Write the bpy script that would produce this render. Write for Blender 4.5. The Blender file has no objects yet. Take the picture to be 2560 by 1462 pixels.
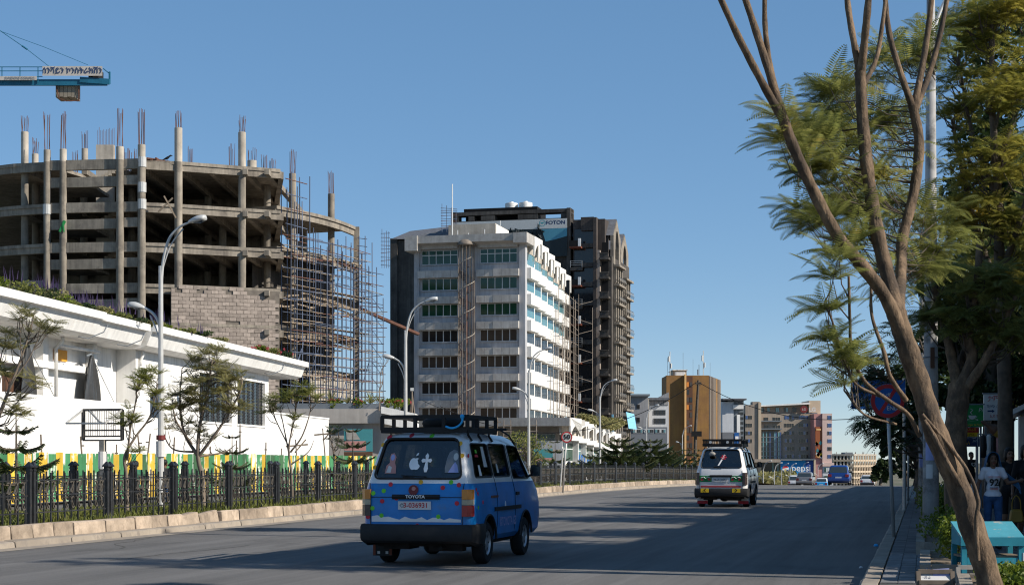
import bpy, bmesh, math, random
from mathutils import Vector, Matrix
from mathutils import noise as mnoise
SC = bpy.context.scene
COL = SC.collection
rnd = random.Random(7)
PI = math.pi
# ---------------------------------------------------------------- camera, sky, sun, exposure
FOC, EYE, HOR, PCX = 4070.0, 1.57, 1147.0, 1280.0     # focal length / horizon of the photograph, eye height in metres
TH = math.atan(1030/4070)
US, UC = math.sin(TH), math.cos(TH)
cam = bpy.data.cameras.new('camera'); camo = bpy.data.objects.new('camera', cam); COL.objects.link(camo)
camo.location = (0, 0, EYE); camo.rotation_euler = (PI/2, 0, 0)
cam.sensor_width = 36; cam.lens = 36*FOC/2560; cam.shift_y = (HOR-731)/2560
cam.clip_start = 0.1; cam.clip_end = 12000
SC.camera = camo
SUN_EL = math.radians(33); SUN_AZ = math.radians(110)   # azimuth clockwise from +Y
W = bpy.data.worlds.new('World'); SC.world = W; W.use_nodes = True
wn = W.node_tree.nodes; bg = wn['Background']
sky = wn.new('ShaderNodeTexSky'); sky.sky_type = 'NISHITA'; sky.sun_disc = False
sky.sun_elevation = SUN_EL; sky.sun_rotation = SUN_AZ
sky.altitude = 2300; sky.air_density = .8; sky.dust_density = .2; sky.ozone_density = 4.
bg.inputs['Strength'].default_value = 0.145
sg = wn.new('ShaderNodeGamma'); sg.inputs[1].default_value = .5; sh = wn.new('ShaderNodeHueSaturation'); sh.inputs['Saturation'].default_value = 1.5
W.node_tree.links.new(sky.outputs[0], sg.inputs[0]); W.node_tree.links.new(sg.outputs[0], sh.inputs['Color']); W.node_tree.links.new(sh.outputs[0], bg.inputs[0])
sl = bpy.data.lights.new('sun', 'SUN'); sl.energy = 3.35; sl.angle = math.radians(0.53); sl.color = (1, .93, .82)
so = bpy.data.objects.new('sun', sl); COL.objects.link(so)
sd = Vector((math.sin(SUN_AZ)*math.cos(SUN_EL), math.cos(SUN_AZ)*math.cos(SUN_EL), math.sin(SUN_EL)))
so.rotation_euler = sd.to_track_quat('Z', 'Y').to_euler()
SC.view_settings.view_transform = 'Standard'; SC.view_settings.look = 'None'
SC.cycles.filter_width = 1.15
SC.view_settings.exposure = 0.98; SC.view_settings.gamma = 1
# ---------------------------------------------------------------- helpers: places
def zr(s):
    d = max(0., s-62.); a = 1.044e-4
    z = a*d*d if d < 190 else a*190*190 + 2*a*190*(d-190)
    return -min(z, 13.)
def R(s, t, z=0.):                       # along the street / across it (0 = the camera's line), height above the road
    return Vector((s*US + t*UC, s*UC - t*US, z + zr(s)))
def P(px, py, Y):                        # the point that photograph pixel shows at depth Y
    return Vector(((px-PCX)*Y/FOC, Y, EYE + (HOR-py)*Y/FOC))
def ydep(px, t):                         # depth at which column px meets the line t of the street
    return t/(UC*(px-PCX)/FOC - US)
# ---------------------------------------------------------------- helpers: materials
def N(nt, typ, **kw):
    n = nt.nodes.new(typ)
    for k, v in kw.items():
        if k.startswith('_'): setattr(n, k[1:], v)
        else: n.inputs[k.replace('0', ' ')].default_value = v
    return n
def ramp(nt, fac, stops):
    r = nt.nodes.new('ShaderNodeValToRGB'); e = r.color_ramp.elements
    while len(e) < len(stops): e.new(.5)
    for i, (p, c) in enumerate(stops):
        e[i].position = p; e[i].color = (c, c, c, 1) if not hasattr(c, '__len__') else (*c, 1)
    nt.links.new(fac, r.inputs[0]); return r.outputs[0]
def mix(nt, a, b, fac, blend='MIX'):
    m = nt.nodes.new('ShaderNodeMix'); m.data_type = 'RGBA'; m.blend_type = blend
    for v, i in ((fac, 0), (a, 6), (b, 7)):
        if isinstance(v, (int, float)): m.inputs[i].default_value = v
        elif isinstance(v, tuple): m.inputs[i].default_value = (*v, 1)
        else: nt.links.new(v, m.inputs[i])
    return m.outputs[2]
MATS = {}
def mat(name, col, rough=.75, var=.18, scale=2., bump=0., bscale=None, metal=0., spec=.3, rand=0., col2=None, thr=.55, soft=.08,
        s2=3., streak=0., stretch=(1, 1, 1), coord='Object', island=0., coat=0.):
    m = bpy.data.materials.new(name); m.use_nodes = True; nt = m.node_tree; L = nt.links.new
    b = nt.nodes['Principled BSDF']; b.inputs['Roughness'].default_value = rough; b.inputs['Metallic'].default_value = metal
    b.inputs['Specular IOR Level'].default_value = spec
    if coat: b.inputs['Coat Weight'].default_value = coat; b.inputs['Coat Roughness'].default_value = .08
    tc = nt.nodes.new('ShaderNodeTexCoord'); mp = N(nt, 'ShaderNodeMapping', Scale=stretch); L(tc.outputs[coord], mp.inputs[0])
    if rand:
        o_ = nt.nodes.new('ShaderNodeObjectInfo'); v_ = N(nt, 'ShaderNodeVectorMath', _operation='SCALE'); v_.inputs[0].default_value = (37, 53, 71)
        L(o_.outputs['Random'], v_.inputs['Scale']); L(v_.outputs[0], mp.inputs['Location'])
    n1 = N(nt, 'ShaderNodeTexNoise', Scale=scale, Detail=7., Roughness=.62); L(mp.outputs[0], n1.inputs['Vector'])
    g = ramp(nt, n1.outputs[0], [(.28, 1-var*1.6), (.72, 1+var)])
    c = mix(nt, tuple(col), g, 1., 'MULTIPLY')
    if col2 is not None:
        n2 = N(nt, 'ShaderNodeTexNoise', Scale=s2, Detail=8., Roughness=.68); L(mp.outputs[0], n2.inputs['Vector'])
        k = ramp(nt, n2.outputs[0], [(thr-soft, 0.), (thr+soft, 1.)])
        c = mix(nt, c, tuple(col2), k)
    if streak:
        m2 = N(nt, 'ShaderNodeMapping', Scale=(2.2, 2.2, .12)); L(tc.outputs[coord], m2.inputs[0])
        n3 = N(nt, 'ShaderNodeTexNoise', Scale=1.1, Detail=6., Roughness=.7); L(m2.outputs[0], n3.inputs['Vector'])
        c = mix(nt, c, ramp(nt, n3.outputs[0], [(.38, 1.-streak), (.62, 1.)]), 1., 'MULTIPLY')
    if rand:
        oi = nt.nodes.new('ShaderNodeObjectInfo')
        c = mix(nt, c, ramp(nt, oi.outputs['Random'], [(0., 1-rand), (1., 1+rand)]), 1., 'MULTIPLY')
    if island:
        ge = nt.nodes.new('ShaderNodeNewGeometry')
        c = mix(nt, c, ramp(nt, ge.outputs['Random Per Island'], [(0., 1-island), (1., 1+island)]), 1., 'MULTIPLY')
    L(c, b.inputs['Base Color'])
    if bump:
        nb = N(nt, 'ShaderNodeTexNoise', Scale=bscale or scale*6, Detail=6., Roughness=.6); L(mp.outputs[0], nb.inputs['Vector'])
        bp = N(nt, 'ShaderNodeBump', Strength=bump, Distance=.02); L(nb.outputs[0], bp.inputs['Height']); L(bp.outputs[0], b.inputs['Normal'])
    MATS[name] = m; return m
def leafmat(name, dark, light, third=None, trans=.35, rough=.5):
    m = bpy.data.materials.new(name); m.use_nodes = True; nt = m.node_tree; L = nt.links.new
    b = nt.nodes['Principled BSDF']; b.inputs['Roughness'].default_value = rough; b.inputs['Specular IOR Level'].default_value = .25
    ge = nt.nodes.new('ShaderNodeNewGeometry'); tc = nt.nodes.new('ShaderNodeTexCoord')
    n1 = N(nt, 'ShaderNodeTexNoise', Scale=.8, Detail=4.); L(tc.outputs['Object'], n1.inputs['Vector'])
    ad = N(nt, 'ShaderNodeMath', _operation='MULTIPLY_ADD'); L(ge.outputs['Random Per Island'], ad.inputs[0]); ad.inputs[1].default_value = .35
    ma = N(nt, 'ShaderNodeMath', _operation='MULTIPLY_ADD'); L(n1.outputs[0], ma.inputs[0]); ma.inputs[1].default_value = 1.3; ma.inputs[2].default_value = -.32
    L(ma.outputs[0], ad.inputs[2])
    st = [(.15, dark), (.75, light)] + ([(.97, third)] if third else [])
    c = ramp(nt, ad.outputs[0], st); L(c, b.inputs['Base Color'])
    t = nt.nodes.new('ShaderNodeBsdfTranslucent'); L(c, t.inputs[0])
    ms = nt.nodes.new('ShaderNodeMixShader'); ms.inputs[0].default_value = trans
    L(b.outputs[0], ms.inputs[1]); L(t.outputs[0], ms.inputs[2]); L(ms.outputs[0], nt.nodes['Material Output'].inputs[0])
    MATS[name] = m; return m
def glassmat(name, col, rough=.06, tint=None, spec=.6):
    # tint None: opaque reflecting pane; otherwise see-through with that transmission colour
    m = bpy.data.materials.new(name); m.use_nodes = True; nt = m.node_tree; L = nt.links.new
    b = nt.nodes['Principled BSDF']; b.inputs['Base Color'].default_value = (*col, 1); b.inputs['Roughness'].default_value = rough
    b.inputs['Specular IOR Level'].default_value = spec
    if tint:
        tr = nt.nodes.new('ShaderNodeBsdfTransparent'); tr.inputs[0].default_value = (*tint, 1)
        fr = N(nt, 'ShaderNodeFresnel', IOR=1.5); ms = nt.nodes.new('ShaderNodeMixShader')
        ml = N(nt, 'ShaderNodeMath', _operation='MULTIPLY_ADD'); L(fr.outputs[0], ml.inputs[0]); ml.inputs[1].default_value = .9; ml.inputs[2].default_value = .05
        gl = nt.nodes.new('ShaderNodeBsdfGlossy'); gl.inputs['Roughness'].default_value = rough
        L(ml.outputs[0], ms.inputs[0]); L(tr.outputs[0], ms.inputs[1]); L(gl.outputs[0], ms.inputs[2]); L(ms.outputs[0], nt.nodes['Material Output'].inputs[0])
    MATS[name] = m; return m
# ---------------------------------------------------------------- helpers: meshes
class MB:
    def __init__(s): s.v = []; s.f = []; s.m = []
    def add(s, vs, fs, mi=0):
        o = len(s.v); s.v += [tuple(v) for v in vs]; s.f += [tuple(i+o for i in f) for f in fs]; s.m += [mi]*len(fs); return s
    def box(s, x0, x1, y0, y1, z0, z1, mi=0):
        return s.add([(x, y, z) for z in (z0, z1) for x, y in ((x0, y0), (x1, y0), (x1, y1), (x0, y1))],
                     [(3, 2, 1, 0), (4, 5, 6, 7), (0, 1, 5, 4), (1, 2, 6, 5), (2, 3, 7, 6), (3, 0, 4, 7)], mi)
    def prism(s, pts, z0, z1, mi=0):     # plan polygon (counter-clockwise) extruded upward
        n = len(pts)
        return s.add([(x, y, z0) for x, y in pts] + [(x, y, z1) for x, y in pts],
                     [tuple(range(n-1, -1, -1)), tuple(range(n, 2*n))] + [(i, (i+1) % n, n+(i+1) % n, n+i) for i in range(n)], mi)
    def loft(s, rings, mi=0, caps=True, closed=True):
        n = len(rings[0]); o = []
        fs = []
        for k in range(len(rings)-1):
            for i in range(n if closed else n-1):
                j = (i+1) % n; fs.append((k*n+i, k*n+j, (k+1)*n+j, (k+1)*n+i))
        if caps: fs += [tuple(range(n-1, -1, -1)), tuple(range((len(rings)-1)*n, len(rings)*n))]
        return s.add([p for r in rings for p in r], fs, mi)
    def tube(s, pts, rad, n=8, mi=0, caps=True):
        pts = [Vector(p) for p in pts]; rad = rad if hasattr(rad, '__len__') else [rad]*len(pts)
        rings = []; ref = None
        for i, p in enumerate(pts):
            d = (pts[min(i+1, len(pts)-1)]-pts[max(i-1, 0)]).normalized()
            if ref is None: ref = Vector((0, 0, 1)) if abs(d.z) < .9 else Vector((1, 0, 0))
            a = d.cross(ref)
            if a.length < 1e-4: a = d.cross(Vector((0, 1, .3)))
            a.normalize(); b = d.cross(a).normalized(); ref = -b if False else a.cross(d)
            rings.append([p + (a*math.cos(2*PI*k/n) + b*math.sin(2*PI*k/n))*rad[i] for k in range(n)])
        return s.loft(rings, mi, caps)
    def bar(s, p0, p1, w, h=None, mi=0):  # square bar between two points
        p0, p1 = Vector(p0), Vector(p1); h = h or w; d = (p1-p0).normalized()
        up = Vector((0, 0, 1)) if abs(d.z) < .95 else Vector((0, 1, 0)); a = d.cross(up).normalized()*w/2; b = a.cross(d).normalized()*h/2
        return s.loft([[q+a+b, q-a+b, q-a-b, q+a-b] for q in (p0, p1)], mi)
    def build(s, name, mats, parent=None, smooth=False, kind=None, loc=None, rz=None, bevel=0, mesh_only=False, auto=None):
        me = bpy.data.meshes.new(name); me.from_pydata(s.v, [], s.f)
        mats = mats if isinstance(mats, (list, tuple)) else [mats]
        for m in mats: me.materials.append(m if not isinstance(m, str) else MATS[m])
        if len(mats) > 1: me.polygons.foreach_set('material_index', s.m)
        if smooth: me.polygons.foreach_set('use_smooth', [True]*len(s.f))
        bm = bmesh.new(); bm.from_mesh(me); bmesh.ops.recalc_face_normals(bm, faces=bm.faces)
        if auto:
            for e in bm.edges:
                if len(e.link_faces) == 2 and e.calc_face_angle(0) > auto: e.smooth = False
        bm.to_mesh(me); bm.free(); me.update()
        if mesh_only: return me
        o = link(name, me, parent)
        if loc is not None: o.location = loc
        if rz is not None: o.rotation_euler.z = rz
        if bevel: b = o.modifiers.new('bevel', 'BEVEL'); b.width = bevel; b.segments = 2; b.limit_method = 'ANGLE'
        if kind: o['kind'] = kind
        return o
def link(name, data, parent=None, loc=None, rot=None, scale=None):
    o = bpy.data.objects.new(name, data); COL.objects.link(o)
    if parent: o.parent = parent
    if loc is not None: o.location = loc
    if rot is not None: o.rotation_euler = rot
    if scale is not None: o.scale = scale if hasattr(scale, '__len__') else (scale,)*3
    return o
def tag(o, label, cat, group=None, kind=None):
    o['label'] = label; o['category'] = cat
    if group: o['group'] = group
    if kind: o['kind'] = kind
    return o
def thing(name, label, cat, loc=(0, 0, 0), rz=0., group=None):
    o = link(name, None); o.location = loc; o.rotation_euler.z = rz; o.empty_display_size = .2
    return tag(o, label, cat, group)
def copy_tree(o, parent=None):
    c = o.copy(); COL.objects.link(c); c.parent = parent
    for ch in list(o.children): copy_tree(ch, c)
    return c
def stick(name, mesh, a, b, parent, sc=1.):   # place a unit z-cylinder between two points
    a, b = Vector(a), Vector(b); d = b-a
    o = link(name, mesh, parent, a); o.rotation_euler = d.to_track_quat('Z', 'Y').to_euler(); o.scale = (sc, sc, d.length); return o
FONTCACHE = {}
def textmesh(body, size, m, bold=0., depth=0., shear=0., space=1., name='lettering', align='CENTER'):
    cu = bpy.data.curves.new(name, 'FONT'); cu.body = body; cu.size = size; cu.align_x = align; cu.align_y = 'CENTER'
    cu.offset = bold*size; cu.extrude = depth; cu.shear = shear; cu.space_character = space; cu.resolution_u = 3
    to = bpy.data.objects.new('tmp', cu); COL.objects.link(to)
    dg = bpy.context.evaluated_depsgraph_get(); me = bpy.data.meshes.new_from_object(to.evaluated_get(dg), depsgraph=dg)
    me.materials.clear(); me.materials.append(MATS[m] if isinstance(m, str) else m); me.name = name
    bpy.data.objects.remove(to); bpy.data.curves.remove(cu); return me
def text(body, size, m, parent, loc, rot=(PI/2, 0, 0), name='lettering', sx=1., **kw):
    return link(name, textmesh(body, size, m, name=name, **kw), parent, loc, rot, (sx, 1, 1))
def catmull(pts, k=6):
    pts = [Vector(p) for p in pts]; q = [pts[0]*2-pts[1]] + pts + [pts[-1]*2-pts[-2]]; out = []
    for i in range(1, len(q)-2):
        a, b, c, d = q[i-1:i+3]
        for j in range(k):
            t = j/k; out.append(.5*((2*b) + (c-a)*t + (2*a-5*b+4*c-d)*t*t + (3*b-a-3*c+d)*t**3))
    return out + [pts[-1]]
# ---------------------------------------------------------------- materials
def asphalt():
    m = mat('asphalt', (.132, .127, .122), .84, .10, .35, bump=.5, bscale=60, spec=.25, col2=(.155, .148, .142), thr=.56, soft=.16, s2=.16)
    nt = m.node_tree; L = nt.links.new; b = nt.nodes['Principled BSDF']; c = b.inputs['Base Color'].links[0].from_socket
    tc = nt.nodes.new('ShaderNodeTexCoord'); r = N(nt, 'ShaderNodeMapping', Rotation=(0, 0, TH)); L(tc.outputs['Object'], r.inputs[0])
    def lay(scale, sc, lo, hi, p0=.35, p1=.65, det=5.):
        mp = N(nt, 'ShaderNodeMapping', Scale=scale); L(r.outputs[0], mp.inputs[0]); n = N(nt, 'ShaderNodeTexNoise', Scale=sc, Detail=det, Roughness=.65); L(mp.outputs[0], n.inputs['Vector']); return ramp(nt, n.outputs[0], [(p0, lo), (p1, hi)])
    c = mix(nt, c, lay((1, .035, 1), 1.1, .80, 1.12), 1., 'MULTIPLY')
    c = mix(nt, c, lay((1, .02, 1), 5., .88, 1.10), 1., 'MULTIPLY')
    c = mix(nt, c, lay((1, 1, 1), 45., .80, 1.18, det=2.), 1., 'MULTIPLY')
    c = mix(nt, c, lay((1, .35, 1), .55, .70, 1.0, .30, .42), 1., 'MULTIPLY')
    L(c, b.inputs['Base Color'])
asphalt()
mat('earth', (.19, .145, .10), .95, .3, .5, bump=.6)
mat('plain', (.16, .14, .10), .95, .35, .05, col2=(.07, .085, .04), s2=.03)
mat('kerbstone', (.37, .295, .225), .9, .28, 3., bump=.6, rand=.26, col2=(.21, .165, .125), thr=.6, s2=4.)
mat('kerbconc', (.31, .265, .215), .9, .18, 2., bump=.3, rand=.08, col2=(.22, .19, .16), s2=4.)
mat('paver', (.19, .185, .185), .9, .2, 4., rand=.16, bump=.3)
mat('pavement', (.22, .205, .19), .9, .2, 1.2, bump=.3)
mat('joint', (.075, .07, .065), .95, .2, 4.)
mat('blackiron', (.024, .025, .027), .42, .35, 6., spec=.5, rand=.3, col2=(.09, .06, .04), thr=.68, s2=7.)
mat('scrolliron', (.12, .105, .085), .5, .3, 8., spec=.4)
mat('galv', (.50, .49, .47), .45, .12, 3., metal=.3, spec=.5, streak=.15)
mat('lampgrey', (.46, .46, .45), .4, .1, 3., spec=.5)
mat('lampglass', (.55, .56, .57), .2, .05, 3., spec=.6)
mat('concrete', (.31, .27, .22), .95, .26, .55, bump=.35, bscale=9, streak=.35, col2=(.19, .165, .14), thr=.57, s2=.9)
mat('concpale', (.46, .41, .345), .95, .2, .7, bump=.3, streak=.2)
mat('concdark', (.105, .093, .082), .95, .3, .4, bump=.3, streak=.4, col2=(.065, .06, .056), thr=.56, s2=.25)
mat('brownpanel', (.075, .062, .056), .85, .2, .6, streak=.3)
mat('block', (.30, .25, .215), .95, .2, 2.5, bump=.4, rand=.2)
mat('mortar', (.15, .13, .11), .95, .2, 2.)
mat('rust', (.14, .065, .045), .8, .3, 3., rand=.25)
mat('rustred', (.20, .06, .035), .8, .25, 3.)
mat('scaffblue', (.10, .125, .185), .6, .3, 1., rand=.3)
mat('cagegrey', (.27, .225, .185), .85, .3, 1.5, rand=.2)
mat('wood', (.26, .205, .15), .85, .3, 1.5, stretch=(1, 1, .2), rand=.25)
mat('woodpole', (.20, .16, .125), .9, .3, 2., stretch=(2, 2, .3))
mat('whitewall', (.80, .785, .755), .8, .07, .5, streak=.17, bump=.15, col2=(.62, .58, .52), thr=.68, soft=.1, s2=.9)
mat('greywall', (.42, .385, .35), .85, .12, .5, streak=.15)
mat('marble', (.50, .475, .44), .6, .12, .9, streak=.18, rand=.1, col2=(.40, .37, .34), s2=1.2)
mat('officeshade', (.46, .46, .475), .75, .08, .5, streak=.25)  # bluish grey: shade of the white front put into the wall colour
mat('officewhite', (.74, .72, .68), .75, .08, .5, streak=.16)
mat('whiteframe', (.62, .63, .63), .6, .05, 3.)
glassmat('greenglass', (.010, .055, .030), .08)
glassmat('cyanglass', (.09, .22, .25), .06, spec=.9)
glassmat('darkglass', (.022, .020, .020), .1)
glassmat('brownglass', (.06, .045, .035), .12)
glassmat('blueglass', (.02, .06, .20), .07, spec=.9)
mat('slate', (.13, .135, .15), .7, .2, 2., bump=.3)
mat('void', (.012, .012, .013), .95, .2, 1.)
mat('orange', (.26, .135, .05), .8, .14, .25, streak=.12, col2=(.31, .165, .05), s2=.3)
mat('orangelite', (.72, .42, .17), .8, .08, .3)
mat('beige', (.33, .275, .225), .85, .14, .15, streak=.2)
mat('beigelite', (.50, .40, .29), .85, .08, .2)
mat('pink', (.60, .44, .39), .85, .08, .2, streak=.08)
mat('bluegrey', (.16, .175, .20), .8, .1, .2)
mat('greybld', (.28, .28, .29), .85, .15, .2, streak=.2)
mat('palebld', (.55, .56, .58), .8, .08, .2, streak=.1)
mat('bark', (.17, .115, .072), .9, .5, 9., bump=1., bscale=26, stretch=(1, 1, .5), col2=(.065, .047, .034), thr=.53, soft=.07, s2=3.)
mat('barkdark', (.10, .08, .062), .9, .3, 4., bump=.5)
leafmat('leafjac', (.075, .105, .025), (.29, .29, .085), (.44, .33, .07), trans=.55)
leafmat('leafgold', (.10, .13, .028), (.38, .33, .065), (.56, .36, .05), trans=.55)
leafmat('leafdark', (.014, .028, .010), (.045, .07, .018), trans=.25)
leafmat('leafolive', (.13, .135, .055), (.33, .30, .125), (.42, .33, .12), trans=.5)
leafmat('leafpine', (.022, .042, .018), (.085, .105, .035), trans=.2)
leafmat('leafshrub', (.045, .085, .012), (.20, .24, .025), (.42, .38, .03))
leafmat('leafgrass', (.07, .095, .02), (.20, .21, .05), (.30, .24, .09))
leafmat('purpleflower', (.05, .035, .08), (.12, .085, .18))
leafmat('redflower', (.30, .03, .04), (.50, .10, .12))
leafmat('agave', (.13, .17, .11), (.34, .30, .04), (.50, .34, .04))
mat('tyre', (.018, .018, .019), .85, .2, 8.)
mat('rim', (.42, .42, .43), .35, .1, 6., metal=.6)
mat('rubberblack', (.02, .02, .021), .6, .2, 5.)
mat('underbody', (.022, .018, .016), .9, .3, 6.)
mat('white_paint', (.66, .665, .67), .35, .06, 1.5, coat=.5, spec=.5)
mat('vanwhite', (.70, .70, .705), .3, .08, 2.2, coat=.6, spec=.5, col2=(.58, .56, .54), thr=.68, s2=3.)
mat('vanblue', (.003, .19, .54), .4, .16, 2.2, coat=.2, spec=.45, col2=(.06, .15, .27), thr=.66, soft=.1, s2=3.)
mat('vanbluelite', (.02, .27, .62), .35, .1, 2., coat=.4)
mat('carblue', (.008, .045, .22), .3, .08, 2., coat=.6, spec=.5)
mat('carsilver', (.23, .22, .22), .35, .08, 2., coat=.5, metal=.4)
mat('carcyan', (.02, .30, .62), .4, .08, 2., coat=.4)
mat('tailred', (.33, .02, .018), .25, .1, 8., spec=.6)
mat('tailamber', (.52, .20, .03), .25, .1, 8., spec=.6)
mat('tailclear', (.36, .33, .24), .25, .1, 8., spec=.6)
mat('taildark', (.055, .04, .038), .25, .3, 8., spec=.6)
glassmat('vanglass', (.02, .025, .03), .03, tint=(.66, .69, .70))
glassmat('carglass', (.03, .04, .045), .05, spec=.9)
for nm, c in (('dotred', (.55, .03, .05)), ('dotgreen', (.14, .55, .04)), ('dotyellow', (.72, .38, .03)), ('white', (.78, .78, .78)), ('black', (.012, .012, .013)),
              ('signred', (.42, .025, .03)), ('signblue', (.015, .10, .33)), ('navy', (.02, .045, .12)), ('platered', (.50, .05, .06)),
              ('teal', (.03, .30, .34)), ('yellow', (.75, .48, .02)), ('green', (.02, .22, .06)), ('pepsiblue', (.015, .22, .52)), ('pepsired', (.52, .03, .05)), ('pepsinavy', (.02, .06, .25)),
              ('pale', (.55, .55, .53)), ('paper', (.62, .61, .60)), ('greytext', (.16, .18, .2)), ('orangeplate', (.65, .30, .03)), ('brown', (.10, .05, .03)),
              ('rope', (.03, .36, .72)), ('darkred', (.16, .03, .03)), ('signteal', (.05, .22, .24)), ('poster', (.30, .09, .035)), ('skyprint', (.08, .27, .36)), ('hillprint', (.018, .028, .032)),
              ('pinkprint', (.45, .22, .20)), ('gold', (.30, .18, .03)), ('lilac', (.33, .36, .62)), ('billblue', (.22, .50, .68))):
    mat(nm, c, .55, .06, 4.)
mat('stand', (.02, .22, .29), .6, .16, 3., col2=(.30, .34, .31), thr=.66, s2=3.5)
mat('standtop', (.07, .30, .37), .6, .14, 3., col2=(.40, .36, .30), thr=.62, s2=4.5, soft=.05)
mat('framegrey', (.13, .112, .095), .7, .25, 4.)
mat('greyboard', (.33, .31, .28), .8, .2, 3.)
mat('plasticblack', (.05, .05, .05), .3, .2, 4., spec=.6)
mat('ctwt', (.24, .21, .165), .9, .2, 1.)
mat('craneteal', (.015, .12, .20), .5, .2, 1.)
mat('cranesign', (.48, .44, .40), .8, .12, 1.)
# corrugated sheet: paint flaking to white
mat('corrgreen', (.05, .20, .085), .65, .2, 2., col2=(.62, .60, .55), thr=.59, soft=.03, s2=1.9, rand=.24, stretch=(1.6, 1.6, .45), coord='Object')
mat('corryellow', (.56, .37, .04), .65, .2, 2., col2=(.66, .63, .56), thr=.585, soft=.03, s2=1.9, rand=.2, stretch=(1.6, 1.6, .45))
mat('corrdark', (.05, .13, .06), .7, .3, 2., col2=(.5, .5, .47), thr=.64, soft=.03, s2=2., rand=.2, stretch=(1.6, 1.6, .45))
# ================================================================ the ground, the street, kerbs and pavements
def struct(o): o['kind'] = 'structure'; return o
SS = [-60, -30, -10, 0] + list(range(5, 66, 5)) + list(range(68, 330, 4)) + list(range(340, 700, 30)) + [800, 1000, 1500, 2500, 6000]
def strip(name, t0, t1, z, m, s0=-60, s1=6000, parent=None, nt_=1):
    mb = MB(); ss = [s for s in SS if s0 <= s <= s1]
    if ss[0] > s0: ss = [s0]+ss
    if ss[-1] < s1: ss = ss+[s1]
    ts = [t0+(t1-t0)*i/nt_ for i in range(nt_+1)]
    vs = [R(s, t, z) for s in ss for t in ts]; n = nt_+1
    mb.add(vs, [(i*n+j, i*n+j+1, (i+1)*n+j+1, (i+1)*n+j) for i in range(len(ss)-1) for j in range(nt_)])
    return mb.build(name, m, parent)
struct(strip('ground', -4000, 4000, -.06, 'plain', nt_=2))
struct(strip('road', -15.6, -.74, 0, 'asphalt', s1=900, nt_=4))
struct(strip('far_carriageway', -29.0, -20.3, 0, 'asphalt', s1=900, nt_=3))
med = struct(strip('median_soil', -20.3, -16.12, .30, 'earth', s1=500, nt_=2))
struct(strip('left_pavement', -42, -29.0, .08, 'pavement', s1=400))
rp = struct(strip('right_pavement', -.5, 6.0, .12, 'joint', s1=400, nt_=2))
# left kerb: sloping lower kerb stones and the sandstone row above it, every stone its own piece
lk = struct(strip('left_kerb', -16.1, -15.62, .02, 'joint', s1=400))
def kerb_mesh(L, w0, w1, h0, h1, jit, name, m, lean=.0):
    j = lambda a: rnd.uniform(-a, a)
    mb = MB(); c = .02
    prof = [(0, h0), (lean*.5, h1-c), (lean+c, h1), (w1, h1), (w1, h0)]
    rings = []
    for y in (c*.4, c*1.6, L-c*1.6, L-c*.4):
        e = .012 if y in (c*.4, L-c*.4) else 0
        rings.append([(-(x + e + j(jit)), y, z - (e if z > h0 else 0) + j(jit)) for x, z in prof])
    mb.loft(rings); return mb.build(name, m, mesh_only=True)
low = [kerb_mesh(1.95, 0, .27, -.05, .12, .006, 'kerb_stone', 'kerbconc', .05) for _ in range(3)]
upp = [kerb_mesh(L, 0, .26, .02, .37, .010, 'kerb_stone', 'kerbstone', .05) for L in (1.0, 1.0, .72, 1.25, 1.0)]
uppL = (1.0, 1.0, .72, 1.25, 1.0)
s = 16.
while s < 150:
    o = link('kerb_stone', low[rnd.randrange(3)], lk, R(s, -15.6, rnd.uniform(-.006, .006)), (0, 0, -TH)); s += 1.97
s = 16.
while s < 150:
    k = rnd.randrange(5)
    sunk = .05 if abs(s-33.5) < .8 else 0
    o = link('kerb_stone', upp[k], lk, R(s, -15.86+rnd.uniform(-.012, .012)-sunk, rnd.uniform(-.012, .012)-sunk),
             (rnd.uniform(-.008, .008)+sunk*1.6, rnd.uniform(-.02, .02)-sunk*2.5, -TH+rnd.uniform(-.008, .008)), (1, 1.0, 1)); s += uppL[k]+rnd.choice((.0, .01, .02, .035))
cr_ = MB(); rgc = random.Random(12)
for k in range(14):
    s_, t_ = rgc.uniform(21, 60), rgc.uniform(-14.5, -1.5); d = rgc.uniform(-.25, .25) if k % 3 else 1.3
    pts = []
    for j in range(12): pts.append((s_, t_)); s_ += .42*math.cos(d); t_ += .42*math.sin(d)+rgc.uniform(-.05, .05); d += rgc.uniform(-.35, .35)
    for a, b_ in zip(pts, pts[1:]):
        w_ = rgc.uniform(.008, .02); cr_.add([R(a[0], a[1]-w_, .003), R(a[0], a[1]+w_, .003), R(b_[0], b_[1]+w_, .003), R(b_[0], b_[1]-w_, .003)], [(0, 1, 2, 3)])
cr_.build('road_crack', 'joint', bpy.data.objects['road'], kind='stuff')
lg = struct(strip('gutter', -15.62, -15.15, .004, 'kerbconc', s1=400))
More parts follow.
